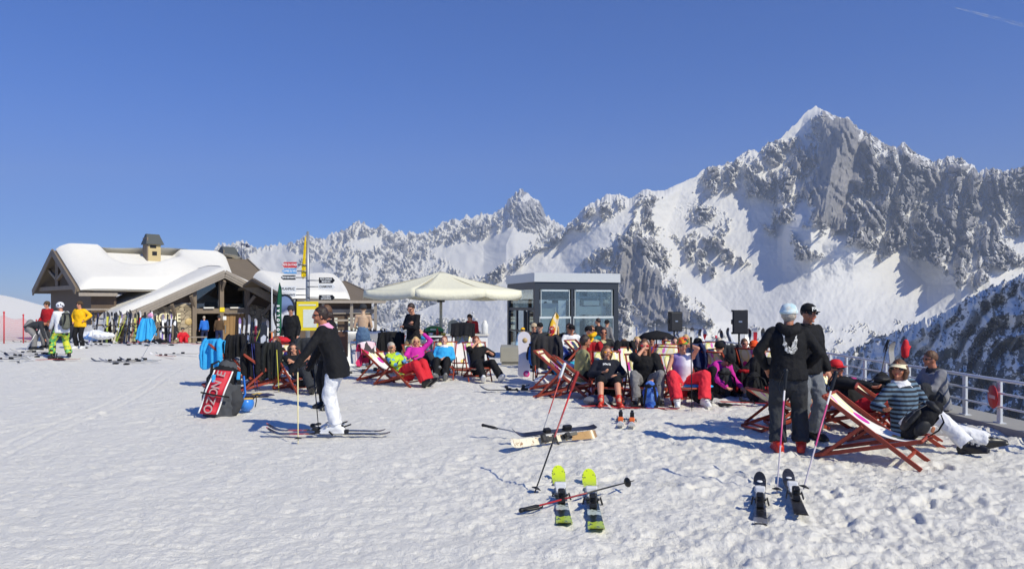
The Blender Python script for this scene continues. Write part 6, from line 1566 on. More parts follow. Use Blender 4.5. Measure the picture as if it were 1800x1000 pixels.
# ================================================================== left of centre: hung jackets, chairs and resting people
c = on(470, 14.2); deckchair('deck chair hung with the two black jackets', c, R(-70), .84, .9)
drape('jacket', 'left one of two long black jackets hung side by side on a deck chair', 'jacket', BLACKC, c + V((-.22, -.18, 0)), R(172), .34, .70, .35, .93, 4, True, 'black jackets hung on the deck chair')
drape('jacket', 'right one of two long black jackets hung side by side on a deck chair', 'jacket', cloth('black_shell_cloth', S(34, 36, 36), None, .8, .3), c + V((.16, -.16, 0)), R(186), .34, .72, .35, .95, 6, True, 'black jackets hung on the deck chair')
pole('ski_pole', 'yellow green ski pole leaning beside the two black jackets', c + V((.36, -.4, 0)), V((-.05, 0, 1)), plain('pole_lime', S(196, 190, 70), .4), 1.0)
c = on(522, 14.0); deckchair('deck chair under the woman with folded arms and sunglasses', c, R(-135), .88, 1.0)
person('woman in black with sunglasses and folded bare forearms reclining behind the skier', c, R(-135), 1.66, .019, G_SUN, SKIN, top=(BLACKC, 'elbow', .012, .1), trousers=(CHAR, 'long', .025), boots=(B_BLACK, 'ski'), hair=(H_DARK, 'long'), glasses=True, **P_deck(54, look=(.25, .9, .1), hands={1: (-.16, .06, .62), -1: (.14, .10, .58)}, poles={1: (1, .1, -.6), -1: (-1, .1, -.6)}))
c = on(483, 16.0); deckchair('deck chair under the long haired person behind the black jackets', c, R(170), .9, 1.0)
person('long haired person in sunglasses lying behind the two hung black jackets', c, R(170), 1.66, .022, G_SUN, SKIN, top=(BLACKC, 'long', .02, .1), trousers=(BLACKC, 'long', .025), boots=(B_BLACK, 'ski'), hair=(H_RED, 'long'), glasses=True, glasses_mat=plain('pale_lens', S(190, 180, 180), .2), **P_deck(62, look=(.25, .9, .05)))
c = on(433, 15.4); deckchair('deck chair under the grey hooded person, left end of the chairs', c, R(-100), .88, 1.0)
person('person in grey jacket and dark glasses lying in the leftmost deck chair', c, R(-100), 1.66, .022, G_SUN, SKIN, top=(cloth('pale_grey_jacket', S(150, 150, 152), None, .8, .2), 'long', .03, .1), trousers=(cloth('light_trousers', S(170, 168, 166), None, .85, .15), 'long', .025), boots=(B_BLACK, 'ski'), hair=(H_DARK, 'short'), hat=(GREYC, 'beanie'), glasses=True, **P_deck(40, look=(.5, .8, .3)))
c = on(405, 15.0); deckchair('upright deck chair hung with the sky blue jacket', c, R(-60), 1.02, .7)
drape('jacket', 'sky blue jacket hung over an upright deck chair at left', 'jacket', CYAN, c + V((-.22, -.28, 0)), R(160), .5, .62, .3, .98, 7, True)
drape('jacket', 'black jacket hung beside the sky blue jacket at left', 'jacket', BLACKC, c + V((.18, -.16, 0)), R(190), .38, .50, .3, 1.06, 9, True)
for i, (dx, lab) in enumerate(((0, 'navy ski pole planted right of the sky blue jacket, left one of two'), (.09, 'navy ski pole planted right of the sky blue jacket, right one of two'))):
    b = G(455 + 3 * i, 655) ; b = on(449 + 4 * i, 13.9); pole('ski_pole', lab, b, V((-.08, 0, 1)), M_PBL, 1.12, BLACKP, 'navy ski poles')
person('man in dark cap and black jacket standing behind the chairs by the flags', on(512, 20.0), R(165), 1.74, .024, None, SKIN, fing=False, look=(-.5, .9, -.2), top=(BLACKC, 'long', .03, .1), trousers=(BLACKC, 'long', .02), boots=(B_BLACK, 'ski'), hair=(H_DARK, 'short'), hat=(CHAR, 'beanie'), glasses=True)
heap('red_bag', 'bright red bag lying on a chair back between the sunbathers at left', 'bag', REDC, on(493, 16.8, .78), (.36, .2, .16), 6)
drape('jacket', 'charcoal jacket over a chair back behind the woman with folded arms', 'jacket', CHAR, on(545, 15.2), R(185), .6, .55, .4, .98, 14, True)
deckchair('deck chair under the charcoal jacket behind the skier', on(545, 15.2), R(180), 1.0, .8)
heap('clothes_pile', 'yellow and navy clothes lying flat on the snow below the black jackets', 'clothes', patch('yellow_navy', [S(40, 44, 80), S(36, 40, 60), S(214, 180, 90), S(230, 226, 220)], 6), on(452, 13.0, .02), (.42, .16, .06), 9)
# snowboards and skis stood up by the chalet's right corner
def upright(t, loc, lean, rz, up=True):
    t.location = loc; t.rotation_euler = (R(90) - lean, 0, rz); return t
M_A = skimat('pale_ski_top', [(0, S(200, 190, 170)), (.4, S(230, 228, 222)), (.75, S(120, 120, 130))]); M_B = skimat('dark_grey_ski_top', [(0, S(50, 50, 56)), (.5, S(110, 110, 118)), (.7, S(40, 40, 46))]); M_C = skimat('red_ski_top', [(0, S(170, 40, 44)), (.5, S(200, 50, 50)), (.75, S(230, 228, 226))]); M_D = skimat('purple_white_ski_top', [(0, S(120, 100, 170)), (.4, S(226, 226, 232)), (.8, S(150, 120, 180))]); M_E = skimat('yellow_green_ski_top', [(0, S(150, 170, 60)), (.5, S(200, 196, 70)), (.8, S(60, 60, 60))])
protos = []
def rackski(mt, loc, lean, rz, lab, grp, L=1.65):
    for m0, l0, o0 in protos:
        if m0 is mt and abs(l0 - L) < .01: o = clone(o0, loc, 0, lab, grp); break
    else:
        o = ski('ski', lab, mt, L, .10, BINDB, grp, False); protos.append((mt, L, o))
    o.location = loc; o.rotation_euler = (R(90) - lean, 0, rz); return o
lab5 = {id(M_A): 'pale', id(M_B): 'dark grey', id(M_C): 'red', id(M_D): 'purple and white', id(M_E): 'yellow green', id(M_DKS): 'black'}
rg = random.Random(11); GR = 'skis stood in the racks before the chalet'
def rack(px, d, w, n, rz, lab):
    c = on(px, d); t = thing('ski_rack', lab, 'ski rack', c, rz, 'timber ski racks'); m = MB()
    m.beam((-w / 2, 0, .95), (w / 2, 0, .95), .06, .08); part('rail', m, OLDWOOD, t); m = MB(); m.beam((-w / 2, .02, .30), (w / 2, .02, .30), .05, .06); part('rail', m, OLDWOOD, t)
    for x in (-w / 2, w / 2): m = MB(); m.box((x, .06, .5), (.08, .08, 1.1)); m.beam((x, -.5, 0), (x, .45, 0.06), .08, .08); part('post', m, OLDWOOD, t)
    for i in range(n):
        mt = (M_A, M_B, M_C, M_D, M_DKS, M_B, M_A, M_B, M_DKS, M_E)[rg.randrange(10)]; x = (-.5 + (i + .5) / n) * w + rg.uniform(-.12, .12); p = c + Matrix.Rotation(rz, 3, 'Z') @ V((x, -.16 - rg.uniform(0, .3), .72 + rg.uniform(-.02, .10))); le = R(rg.uniform(4, 24))
        rackski(mt, p, le, rz + R(rg.uniform(-40, 40)), '%s ski leaning in the crowded timber racks before the chalet' % lab5[id(mt)], GR)
rack(207, 36.0, 2.3, 15, R(6), 'timber ski rack below the snow bank of the chalet roof'); rack(238, 34.5, 2.2, 15, R(-4), 'timber ski rack beside the sky blue jackets'); rack(280, 38.0, 1.3, 8, R(20), 'timber ski rack under the cream lettering')
rack(452, 30.0, 1.6, 6, R(-10), 'timber ski rack at the right corner of the chalet')
for i, (px, d, L, mt) in enumerate(((437, 28.0, 1.75, M_A), (449, 28.5, 1.6, M_C), (462, 28.2, 1.7, M_B), (470, 28.0, 1.6, M_A))):
    o = ski('ski', ['tall pale ski standing alone at the right corner of the chalet', 'red ski standing near the right corner of the chalet', 'dark grey ski standing before the stone corner wall', 'pale ski standing nearest the white flagpole'][i], mt, L, .11, BINDB, None, False); o.location = on(px, d) + V((0, 0, L * .48)); o.rotation_euler = (R(82), 0, R(-8 + 7 * i))
# snowboard style sign board leaning at the corner
c = on(461, 26.5); t = thing('snowboard', 'dark snowboard with pale graphic standing at the chalet corner', 'snowboard', c, R(-8)); m = MB(); poly = [(.14 * math.cos(R(a)), 1.32 + .14 * math.sin(R(a))) for a in range(0, 181, 20)] + [(.14 * math.cos(R(a)), .16 + .14 * math.sin(R(a))) for a in range(180, 361, 20)]
Mz = Matrix(((1, 0, 0, 0), (0, .1, -1, 0), (0, 1, 0, 0), (0, 0, 0, 1))); m.prism(poly, 0, .015, Mz); part('board', m, plain('board_dark', S(48, 50, 54), .35), t); m = MB(); m.prism([(-.09, .75), (.09, .75), (.11, 1.0), (.02, 1.06), (-.10, .95)], .016, .02, Mz); part('graphic', m, plain('board_pale', S(210, 214, 220), .4), t)
for x in (.35, .70): m = MB(); m.box((0, -.02, x), (.18, .05, .10), None, 0, .01); part('binding', m, BINDB, t)
# feather flags and the oval banner
def feather_flag(name, label, px, d, top, mt, wdt, txt=None, tmt=None, polem=BLACKP, curve=.25, side=1):
    c = on(px, d); t = thing(name, label, 'flag', c); h = zpix(top, d) - c.z; m = MB()
    pts = [V((side * curve * max(0, (q - .6) / .4) ** 2, 0, h * q)) for q in [i / 12 for i in range(13)]]; m.tube(pts, [.022 - .014 * i / 12 for i in range(13)], 8); part('pole', m, polem, t)
    P = []
    for i in range(13):
        q = .22 + .78 * i / 12; x0 = side * curve * max(0, (q - .6) / .4) ** 2; w_ = wdt * (1 if q < .72 else math.sqrt(max(0, 1 - ((q - .72) / .28) ** 2)) * .95 + .02)
        P.append([V((x0 + side * (.01 + (w_ - side * 0) * j / 5 * (1 if True else 0)) - (side * curve * max(0, (q - .6) / .4) ** 2) * j / 5 * .0, .03 * math.sin(j + q * 5), h * q)) for j in range(6)])
    m = MB(); m.grid(P); f = part('cloth', m, mt, t); thicken(f, .004)
    if txt: 
        for k, chh in enumerate(txt): text('lettering', chh, wdt * .8, tmt, frameM((side * wdt * .52, -.045, h * (.72 - .40 * k / len(txt))), (0, 0, 1), (-1, 0, 0)), f, .001, 1, .008)
    return t
feather_flag('feather_flag', 'narrow dark green feather flag with white lettering beside the chalet', 486, 24.0, 497, cloth('flag_green', S(24, 84, 62), None, .8, .1), .15, 'SALOMON', LT, BLACKP, .10)
c = on(478, 23.5); t = thing('marker_pole', 'slim white pole with orange lower half beside the green flag', 'pole', c); h = zpix(503, 23.5) - c.z
m = MB(); m.tube([(0, 0, 0), (0, 0, h * .42)], .024, 8); part('lower_half', m, plain('pole_orange', S(226, 130, 60), .5), t); m = MB(); m.tube([(0, 0, h * .421), (0, 0, h * .97), (0, 0, h)], [.022, .018, .008], 8); part('upper_half', m, WT, t)
c = on(501, 24.5); t = thing('oval_banner', 'oval dark framed pop up banner with a winter picture by the signpost', 'banner', c, R(10)); zc = zpix(552, 24.5) - c.z; m = MB()
ring_ = [V((.36 * math.cos(R(a)), 0, zc + .66 * math.sin(R(a)))) for a in range(0, 361, 15)]; m.tube(ring_, .035, 8); part('rim', m, plain('banner_rim', S(30, 34, 44), .5), t)
n = NT('banner_picture'); z_ = n.xyz(n.obj()); f = n.noise(4, 4, .6, n.obj()); k = n.math('ADD', n.math('MULTIPLY', n.math('SUBTRACT', z_[2], zc - .6), .8), n.math('MULTIPLY', f, .35)); cr = n.add('ShaderNodeValToRGB'); el = cr.color_ramp.elements
for i in range(3): el.new(.5)
for i, (p_, c_) in enumerate(((0, S(60, 62, 84)), (.4, S(90, 92, 116)), (.62, S(226, 226, 232)), (.74, S(70, 80, 120)), (1, S(120, 140, 180)))): el[i].position = p_; el[i].color = (*c_, 1)
n.link(k, cr.inputs[0]); n.color(n.mix(n.ramp(n.noise(3, 2, .5, n.obj()), .62, .66), cr.outputs[0], S(196, 60, 110))); n.set(Roughness=.5)
m = MB(); m.add([V((0, .0, zc))] + ring_[:-1], [(0, 1 + (i + 1) % 24, 1 + i) for i in range(24)]); o = part('picture', m, n.m, t); thicken(o, .01); m = MB(); m.box((0, .06, .02), (.4, .4, .04)); part('foot', m, BLACKP, t)
feather_flag('feather_flag', 'yellow and red feather flag with vertical lettering beside the glass kiosk', 963, 18.5, 549, (lambda n: (n.color(n.mix(n.ramp(n.noise(2.2, 3, .5, n.obj()), .50, .56), S(244, 196, 40), S(240, 226, 200))), n.set(Roughness=.8), n.m)[-1])(NT('flag_yellow_red')), .22, 'DYNASTAR', plain('flag_red_text', S(200, 40, 50), .6), BLACKP, .20)
# ================================================================== centre: the three in front and the row behind
c = on(1066, 12.5); deckchair('deck chair under the woman with yellow sunglasses', c, R(176), .98, .9)
nyc = person('woman with yellow sunglasses, dark lettered top, shorts and bare knees in a deck chair', c, R(176), 1.70, .016, G_SUN, SKIN, top=(plain('navy_shirt', S(34, 36, 46), .85, bump=.3, scale=9, spec=.2), 'long', .014, .12), trousers=(BLACKC, 'shorts', .03), boots=(B_RED, 'shoe'), hair=(H_BROWN, 'bob'), glasses=True, glasses_mat=plain('yellow_lens', S(226, 150, 30), .15),
      **P_deck(58, look=(-.25, .9, .0), hands={1: (.10, .20, .52), -1: (-.16, .24, .48)}, feet={1: (.14, .80, .02), -1: (-.16, .82, .02)}, toes={1: (.15, 1, .1), -1: (-.15, 1, .1)}, shank_up={1: (0, 0, 1), -1: (0, 0, 1)}))
tm = text('lettering', 'NYC', .075, LT, frameM(nyc.chest + nyc.fw * .16 + nyc.td * .03, -nyc.lat, nyc.td) if False else frameM(nyc.chest + nyc.fw * .17 + nyc.td * .04, nyc.td.cross(nyc.fw) , nyc.td), nyc.root, .0005, 1, .004); wrap(tm, child(nyc.root, 'shirt')); tm.parent = child(nyc.root, 'shirt')
heap('fleece_blanket', 'grey fleece blanket lying on the snow under the bare knees', 'blanket', cloth('grey_fleece', S(110, 112, 122), None, .95, .2), on(1052, 11.95, .02), (.42, .26, .16), 7)
c = on(1131, 12.5); deckchair('deck chair under the woman in red sunglasses', c, R(178), .92, .9)
person('woman in black top with red sunglasses and grey trousers leaning forward, hand at mouth', c, R(176), 1.70, .016, G_SUN, SKIN, sit=True, hip=(0, .10, .34), torso=(0, .06, 1), look=(.05, 1, -.02), feet={1: (.18, .56, .02), -1: (-.20, .50, .02)}, knees={1: (.25, .5, 1), -1: (-.3, .5, 1)},
      hands={1: (.03, .26, .93), -1: (-.12, .42, .42)}, poles={1: (1, .5, -1), -1: (-1, .0, -.4)}, top=(BLACKC, 'elbow', .016, .1), trousers=(GREYC, 'long', .012), boots=(B_BLACK, 'ski'), hair=(H_BROWN, 'long'), glasses=True, glasses_mat=plain('red_lens', S(200, 40, 50), .15), width=1.1)
c = on(1196, 12.4); deckchair('deck chair under the man in red trousers and white vest', c, R(182), .92, .9)
tk = person('man in white and violet vest and red trousers, hand held to his brow', c, R(180), 1.76, .016, G_SUN, SKIN, sit=True, hip=(0, .12, .34), torso=(0, .04, 1), look=(0, 1, -.1), feet={1: (.20, .62, .02), -1: (-.26, .60, .02)}, knees={1: (.4, .4, 1), -1: (-.5, .4, 1)},
      hands={1: (.16, .38, .38), -1: (-.02, .22, 1.02)}, poles={1: (1, -.2, -.4), -1: (-1, .5, -.6)}, top=((lambda n: (n.color(n.mix(n.ramp(n.xyz(n.obj())[0], -.08, .10), S(226, 224, 230), S(140, 120, 176))), n.set(Roughness=.85), n.m)[-1])(NT('vest_white_violet')), 'tank', .012, .1), trousers=(cloth('coral_trousers', S(222, 52, 66), None, .75, .15), 'long', .04), boots=(B_WHITE, 'ski'),
      hair=(H_BROWN, 'short'), hat=(patch('rainbow_hat', [S(226, 60, 40), S(240, 150, 40), S(120, 170, 60), S(40, 40, 44), S(230, 90, 40)], 18), 'beanie'), glasses=True)
backpack('blue and black backpack standing on the snow before the woman in red sunglasses', on(1143, 11.5), R(170), patch('blue_print', [S(40, 80, 170), S(60, 110, 200), S(30, 60, 140), S(90, 130, 200)], 14), BLACKC, .82, 0, 0, 31)
for i, (px, py, rz, lab) in enumerate(((1072, 716, 96, 'red ski lying on the snow before the bare kneed woman'), (1128, 720, 80, 'red ski lying on the snow under the blue backpack'))):
    o = ski('ski', lab, M_C, 1.2, .10, BINDB, 'red skis at the sunbathers feet'); o.location = G(px, py) + V((0, 0, .01)); o.rotation_euler = (0, 0, R(rz))
b = G(1215, 728); pole('ski_pole', 'thin black ski pole standing upright before the man in red trousers', on(1216, 11.4), V((-.01, 0, 1)), M_PB, 1.16)
heap('sports_bag', 'black bag slumped on the snow right of the white boots', 'bag', BLACKC, on(1240, 12.0, .05), (.30, .24, .26), 8); heap('sky_blue_jacket', 'sky blue jacket spread on top of the slumped black bag', 'jacket', CYAN, on(1228, 12.1, .28), (.24, .20, .08), 4)
heap('glove', 'black glove lying on the snow right of the slumped black bag', 'glove', BLACKC, on(1275, 11.9, .0), (.16, .06, .05), 14)
person('person in magenta and black crouching with head down behind the black bag', on(1246, 13.4), R(-150), 1.66, .02, G_SUN, SKIN, sit=True, hip=(0, 0, .30), torso=(0, .75, .65), look=(0, .6, -.8), feet={1: (.18, .35, 0), -1: (-.18, .35, 0)}, knees={1: (.4, .8, .8), -1: (-.4, .8, .8)}, hands={1: (.2, .62, .22), -1: (-.2, .6, .2)}, top=(MAG, 'long', .03, .1), trousers=(BLACKC, 'long', .03), boots=(B_BLACK, 'ski'), hair=(H_DARK, 'full'), hat=(BLACKC, 'beanie'), glasses=True)
# --- olive jacket man sideways, empty chairs left of him
c = on(1016, 13.2); deckchair('deck chair under the man in the olive jacket', c, R(-85), .86, .9)
person('man in olive jacket and black trousers sitting sideways looking right', c, R(-85), 1.74, .018, G_SUN, SKIN2, sit=True, hip=(0, .05, .36), torso=(0, .08, 1), look=(0, 1, -.15), feet={1: (.14, .50, .02), -1: (-.12, .44, .02)}, hands={1: (.1, .40, .50), -1: (-.1, .42, .48)}, top=(OLIVE, 'long', .026, .12), trousers=(BLACKC, 'long', .02), boots=(B_BLACK, 'ski'), hair=(H_DARK, 'full'))
deckchair('empty deck chair in profile, front one of those left of the olive jacket', on(992, 13.0), R(-105), .92, .5); deckchair('empty deck chair in profile, rear one of those left of the olive jacket', on(982, 14.2), R(-112), .90, .5)
deckchair('empty deck chair tipped with raised back behind the olive jacket', on(1010, 15.5), R(120), .95, .6)
drape('jacket', 'charcoal jacket hung over the chair back beside the white snowboard', 'jacket', cloth('graphite_cloth', S(50, 48, 50), None, .8, .2), on(961, 15.0), R(178), .62, .72, .4, 1.03, 22, True)
deckchair('deck chair under the charcoal jacket beside the white snowboard', on(962, 15.05), R(180), 1.06, .7)
heap('white_jacket', 'white jacket lying below the charcoal jacket by the snowboard', 'jacket', WHITEC, on(960, 14.4, .08), (.42, .24, .18), 3)
backpack('royal blue backpack hanging behind the white snowboard', on(938, 16.4, .35), R(160), BLUEC, BLACKC, .9, 0, 0, 41)
heap('gear_heap', 'heap of turquoise, black and purple gear behind the empty chairs', 'gear', patch('gear_print', [S(40, 170, 200), S(30, 34, 44), S(120, 80, 160), S(40, 60, 120), S(220, 220, 224)], 5), on(992, 14.6, .25), (.36, .26, .34), 19)
c = on(921, 16.6); t = thing('snowboard', 'white snowboard standing upright with pink and gold emblems', 'snowboard', c, R(-4), None, R(-6)); m = MB(); poly = [(.15 * math.cos(R(a)), .92 + .15 * math.sin(R(a))) for a in range(0, 181, 15)] + [(-.125, .5)] + [(.15 * math.cos(R(a)), .02 + .15 * math.sin(R(a))) for a in range(180, 361, 15)] + [(.125, .5)]
Mz = Matrix(((1, 0, 0, 0), (0, 0, -1, 0), (0, 1, 0, 0), (0, 0, 0, 1))); m.prism(poly, 0, .014, Mz); part('board', m, plain('snowboard_white', S(228, 222, 222), .3, var=.05), t)
for x, z, r_, cc in ((.06, .08, .075, S(214, 60, 140)), (.02, .86, .06, S(190, 160, 110)), (.06, .08, .035, S(240, 160, 200))): m = MB(); m.lathe([(0, .004), (r_, .004), (r_, 0)], 20, Matrix.Translation((x, -.0145 - (.002 if r_ < .04 else 0), z)) @ Matrix.Rotation(R(90), 4, 'X')); part('emblem', m, plain('emblem%.2f' % r_, cc, .4), t)
# --- people further back in front of the kiosk
far = [
 ('person in blue and lavender hooded top sitting below the yellow feather flag', 986, 17.6, -120, patch('blue_lav', [S(50, 80, 190), S(130, 150, 210), S(60, 90, 200)], 3), 'full', H_DARK, None, P_deck(55)),
 ('person in white top and black cap sitting in front of the kiosk pane', 1003, 18.6, -170, WHITEC, 'short', H_DARK, (BLACKC, 'cap'), P_sit(.42)),
 ('person in yellow jacket and dark cap drinking before the kiosk', 1029, 17.2, -125, YELC, 'short', H_DARK, (BLACKC, 'cap'), P_sit(.42, hands={1: (-.02, .26, 1.0), -1: (-.16, .3, .7)})),
 ('person with red sunglasses sitting between the flag and the yellow jacket', 1000, 19.6, 178, BLACKC, 'full', H_DARK, None, P_sit(.45)),
 ('person in black top with pale print sitting before the kiosk right column', 1060, 16.2, 178, patch('black_print', [S(26, 26, 28), S(26, 26, 28), S(26, 26, 28), S(200, 190, 140)], 7), 'full', H_DARK, None, P_sit(.42)),
 ('person in dark cap sitting left of the feather flag', 950, 19.4, 170, CHAR, 'short', H_DARK, (BLACKC, 'cap'), P_sit(.46)),
 ('person in beige hat sitting left of the flag by the kiosk door', 938, 20.4, -175, BROWNC, 'short', H_BROWN, (cloth('beige_hat', S(190, 170, 140), None, .8, .1), 'beanie'), P_sit(.46)),
 ('person in grey jacket lying in a chair behind the white printed canvas', 1098, 15.8, 175, CHAR, 'full', H_BROWN, None, P_deck(50)),
 ('person in maroon jacket sitting in the crowd below the left loudspeaker', 1186, 16.5, 170, DRED, 'full', H_DARK, None, P_sit(.40)),
 ('person in black jacket sitting in the crowd right of the rainbow hat', 1224, 15.6, -170, BLACKC, 'full', H_DARK, (BLACKC, 'beanie'), P_sit(.40)),
 ('person in brown jacket sitting in the crowd below the slack black umbrella', 1206, 17.6, 160, BROWNC, 'long', H_BLOND, None, P_sit(.42)),
 ('person with tanned face and grey jacket sitting behind the magenta crouching person', 1262, 16.0, 178, GREYC, 'short', H_GREY, None, P_sit(.40)),
 ('large person in black jacket seated with their back turned behind the magenta person', 1262, 14.2, -40, BLACKC, 'short', H_DARK, (BLACKC, 'beanie'), P_sit(.36)),
 ('person in navy jacket lying in a chair left of the right loudspeaker stand', 1283, 15.2, -130, NAVY, 'full', H_DARK, None, P_deck(50)),
 ('person in orange shell jacket sitting by the right loudspeaker stand', 1324, 14.4, -30, ORANGE, 'short', H_DARK, (ORANGE, 'beanie'), P_sit(.38)),
 ('person in dark red trousers and black jacket sitting left of the hooded man', 1342, 13.6, 150, BLACKC, 'full', H_DARK, None, P_sit(.34)),
]
for i, (lab, px, d, rz, mt, hs_, hm_, ht_, pose) in enumerate(far):
    if px > 1090 and pose['hip'][2] > .33: pose = P_sit(.20, .62)
    c = on(px, d); person(lab, c, R(rz), 1.70, .024, 'resting skiers further back', (SKIN, SKIN2, SKIN3)[i % 3], fing=False, top=(mt, 'long', .028, .1), trousers=((BLACKC, CHAR, NAVY, DRED)[i % 4], 'long', .025), boots=(B_BLACK if i % 3 else B_GREY, 'ski'), hair=(hm_, hs_), hat=ht_, glasses=(i % 3 != 2), **pose)
    deckchair('deck chair under the ' + lab.replace('person ', 'one ').replace('large ', 'big ') if len(lab.split()) < 13 else 'deck chair under the ' + ' '.join(lab.split()[1:11]), c, R(rz), (.9, .84, .96)[i % 3], .9)
for lab, px, d, rz, hl_, mt, hgt, hat_ in (('person in black jacket standing left of another before the kiosk glass', 1053, 24.6, 60, H_DARK, BLACKC, 1.66, None), ('person in grey top standing right of another before the kiosk glass', 1066, 25.0, -40, H_DARK, GREYC, 1.62, (BLACKC, 'cap')),
      ('child in yellow helmet and pale blue suit standing at the kiosk door', 919, 25.6, 175, H_BROWN, cloth('pale_blue_suit', S(150, 186, 214), None, .7, .2), 1.35, (YELC, 'helmet'))):
    k = hgt / 1.75
    person(lab, on(px, d), R(rz), hgt, .026, None, SKIN, fing=False, hip=(0, 0, .93 * k), top=(mt, 'long', .025, .1), trousers=(mt if hgt < 1.5 else BLACKC, 'long', .02), boots=(B_BLACK, 'ski'), hair=(hl_, 'short'), hat=hat_)
# gear in the crowd on the right
for i, (px, d, c1, c2, rz, lab) in enumerate(((1296, 13.4, BLACKC, CHAR, 160, 'black backpack at the foot of the right loudspeaker stand'), (1272, 13.0, CHAR, BLACKC, 200, 'charcoal backpack right of the magenta crouching person'), (1310, 13.2, BLACKC, DRED, 170, 'black backpack with dark red pocket below the orange jacket'),
       (1240, 17.2, DRED, BLACKC, 180, 'dark red backpack in the heap below the left loudspeaker'), (1288, 17.0, BLACKC, plain('pack_lime', S(190, 210, 60), .7), 170, 'black backpack with lime pocket behind the loudspeaker stand'), (1215, 18.6, NAVY, BLACKC, 190, 'navy backpack behind the crowd near the railing'))):
    backpack(lab, on(px, d), R(rz), c1, c2, 1.0, R(-12 + 5 * i), R(6 - 3 * i), 50 + i)
heap('lime_jacket', 'lime yellow jacket lying beside the right loudspeaker stand', 'jacket', cloth('lime_cloth', S(196, 222, 50), None, .8, .15), on(1277, 14.6, .3), (.12, .12, .26), 3)
rg = random.Random(5)
cr_mats = [M_B, M_A, M_C, M_B, M_D]
for i in range(14):
    px = 1205 + i * 10.5 + rg.uniform(-4, 4); mt = cr_mats[i % 5]; d = rg.uniform(17.2, 18.8); o = rackski(mt, on(px, d) + V((0, 0, .50)), R(rg.uniform(14, 38)), R(rg.uniform(-60, 60)), '%s ski leaning in the heap of gear along the back railing' % lab5[id(mt)], 'skis leaning along the back railing', 1.2)
deckchair('empty printed deck chair right of the woman in red sunglasses', on(1160, 13.6), R(150), 1.0, .5); deckchair('empty printed deck chair behind the rainbow hatted man', on(1178, 15.0), R(175), .96, .6)
deckchair('empty printed deck chair between the bare kneed woman and red sunglasses woman', on(1098, 13.4), R(178), 1.0, .6)
c = on(1154, 17.5); t = thing('sun_umbrella', 'folded black umbrella lying over the crowd left of the loudspeaker', 'umbrella', c); m = MB(); m.lathe([(.02, 1.06), (.30, 1.0), (.52, .86), (.50, .84), (.28, .96), (.02, 1.03)], 8, Matrix.Scale(.5, 4, (0, 1, 0))); part('canopy', m, BLACKC, t); m = MB(); m.tube([(0, 0, 0), (0, 0, 1.02)], .016, 8); part('shaft', m, ANTH, t)
# jackets, bags and more resting people that fill the crowd
drape('jacket', 'black jacket over the chair between red and yellow sunglasses women', 'jacket', BLACKC, on(1098, 13.9), R(178), .40, .34, .5, .98, 61, True)
drape('jacket', 'maroon jacket over a chair back right of the white snowboard', 'jacket', DRED, on(1040, 14.6), R(170), .46, .42, .5, .92, 62, True)
drape('jacket', 'dark navy jacket over a chair back behind the rainbow hatted man', 'jacket', NAVY, on(1216, 14.0), R(190), .5, .5, .5, .92, 63, True)
drape('jacket', 'charcoal jacket over a chair back left of the right loudspeaker', 'jacket', CHAR, on(1283, 14.6), R(170), .5, .5, .5, .86, 64, True)
drape('jacket', 'black jacket over the low chair beside the hooded man', 'jacket', BLACKC, on(1345, 12.6), R(170), .5, .55, .5, .76, 65, True)
for i_, (lab, px, d, rz, mt, hm_, pose) in enumerate((
  ('person in teal jacket sitting between the maroon jacket and the kiosk', 1040, 17.8, 175, cloth('teal_cloth', S(40, 120, 130), None, .8, .2), H_BROWN, P_sit(.42)),
  ('person in white jacket sitting below the slim blue post', 1118, 17.4, -175, WHITEC, H_BLOND, P_sit(.42)),
  ('person in purple jacket sitting below the slim grey post', 1146, 18.2, 165, cloth('purple_cloth', S(96, 60, 140), None, .8, .2), H_DARK, P_sit(.44)),
  ('person in khaki jacket sitting left of the rainbow hat', 1168, 17.2, 178, KHAKI, H_DARK, P_sit(.40)),
  ('person in black vest sitting right of the charcoal jacket by the snowboard', 976, 18.8, 170, BLACKC, H_BLOND, P_sit(.44)),
  ('person in red jacket sitting in the crowd under the right loudspeaker', 1306, 16.4, -175, REDC, H_BROWN, P_sit(.40)),
  ('person in black crouching beside the orange jacket near the hooded man', 1346, 15.4, 150, CHAR, H_BROWN, P_sit(.36)))):
    if px > 1090: pose = P_sit(.16, .64)
    person(lab, on(px, d), R(rz), 1.70, .026, 'resting skiers further back', (SKIN2, SKIN3, SKIN)[i_ % 3], fing=False, top=(mt, 'long', .028, .1), trousers=((CHAR, BLACKC, NAVY)[i_ % 3], 'long', .025), boots=(B_BLACK, 'ski'), hair=(hm_, ('full', 'long', 'short')[i_ % 3]), glasses=True, **pose)
for i_, (lab, px, d, c1, c2) in enumerate((('dark green backpack between the olive jacket man and the kiosk', 1044, 15.8, cloth('pack_green', S(40, 70, 56), None, .85, .2), BLACKC), ('black backpack under the slim grey post', 1134, 16.6, BLACKC, CHAR), ('orange and black backpack left of the right loudspeaker stand', 1258, 17.2, ORANGE, BLACKC), ('grey backpack standing behind the magenta crouching person', 1226, 14.6, GREYC, CHAR), ('black backpack leaning on the chair beside the hooded man', 1332, 12.4, BLACKC, BLACKC), ('navy backpack beside the dark haired person at the railing', 1462, 12.4, NAVY, BLACKC))):
    backpack(lab, on(px, d), R(170 + 9 * i_), c1, c2, .95, R(-8 + 4 * i_), R(5), 80 + i_)
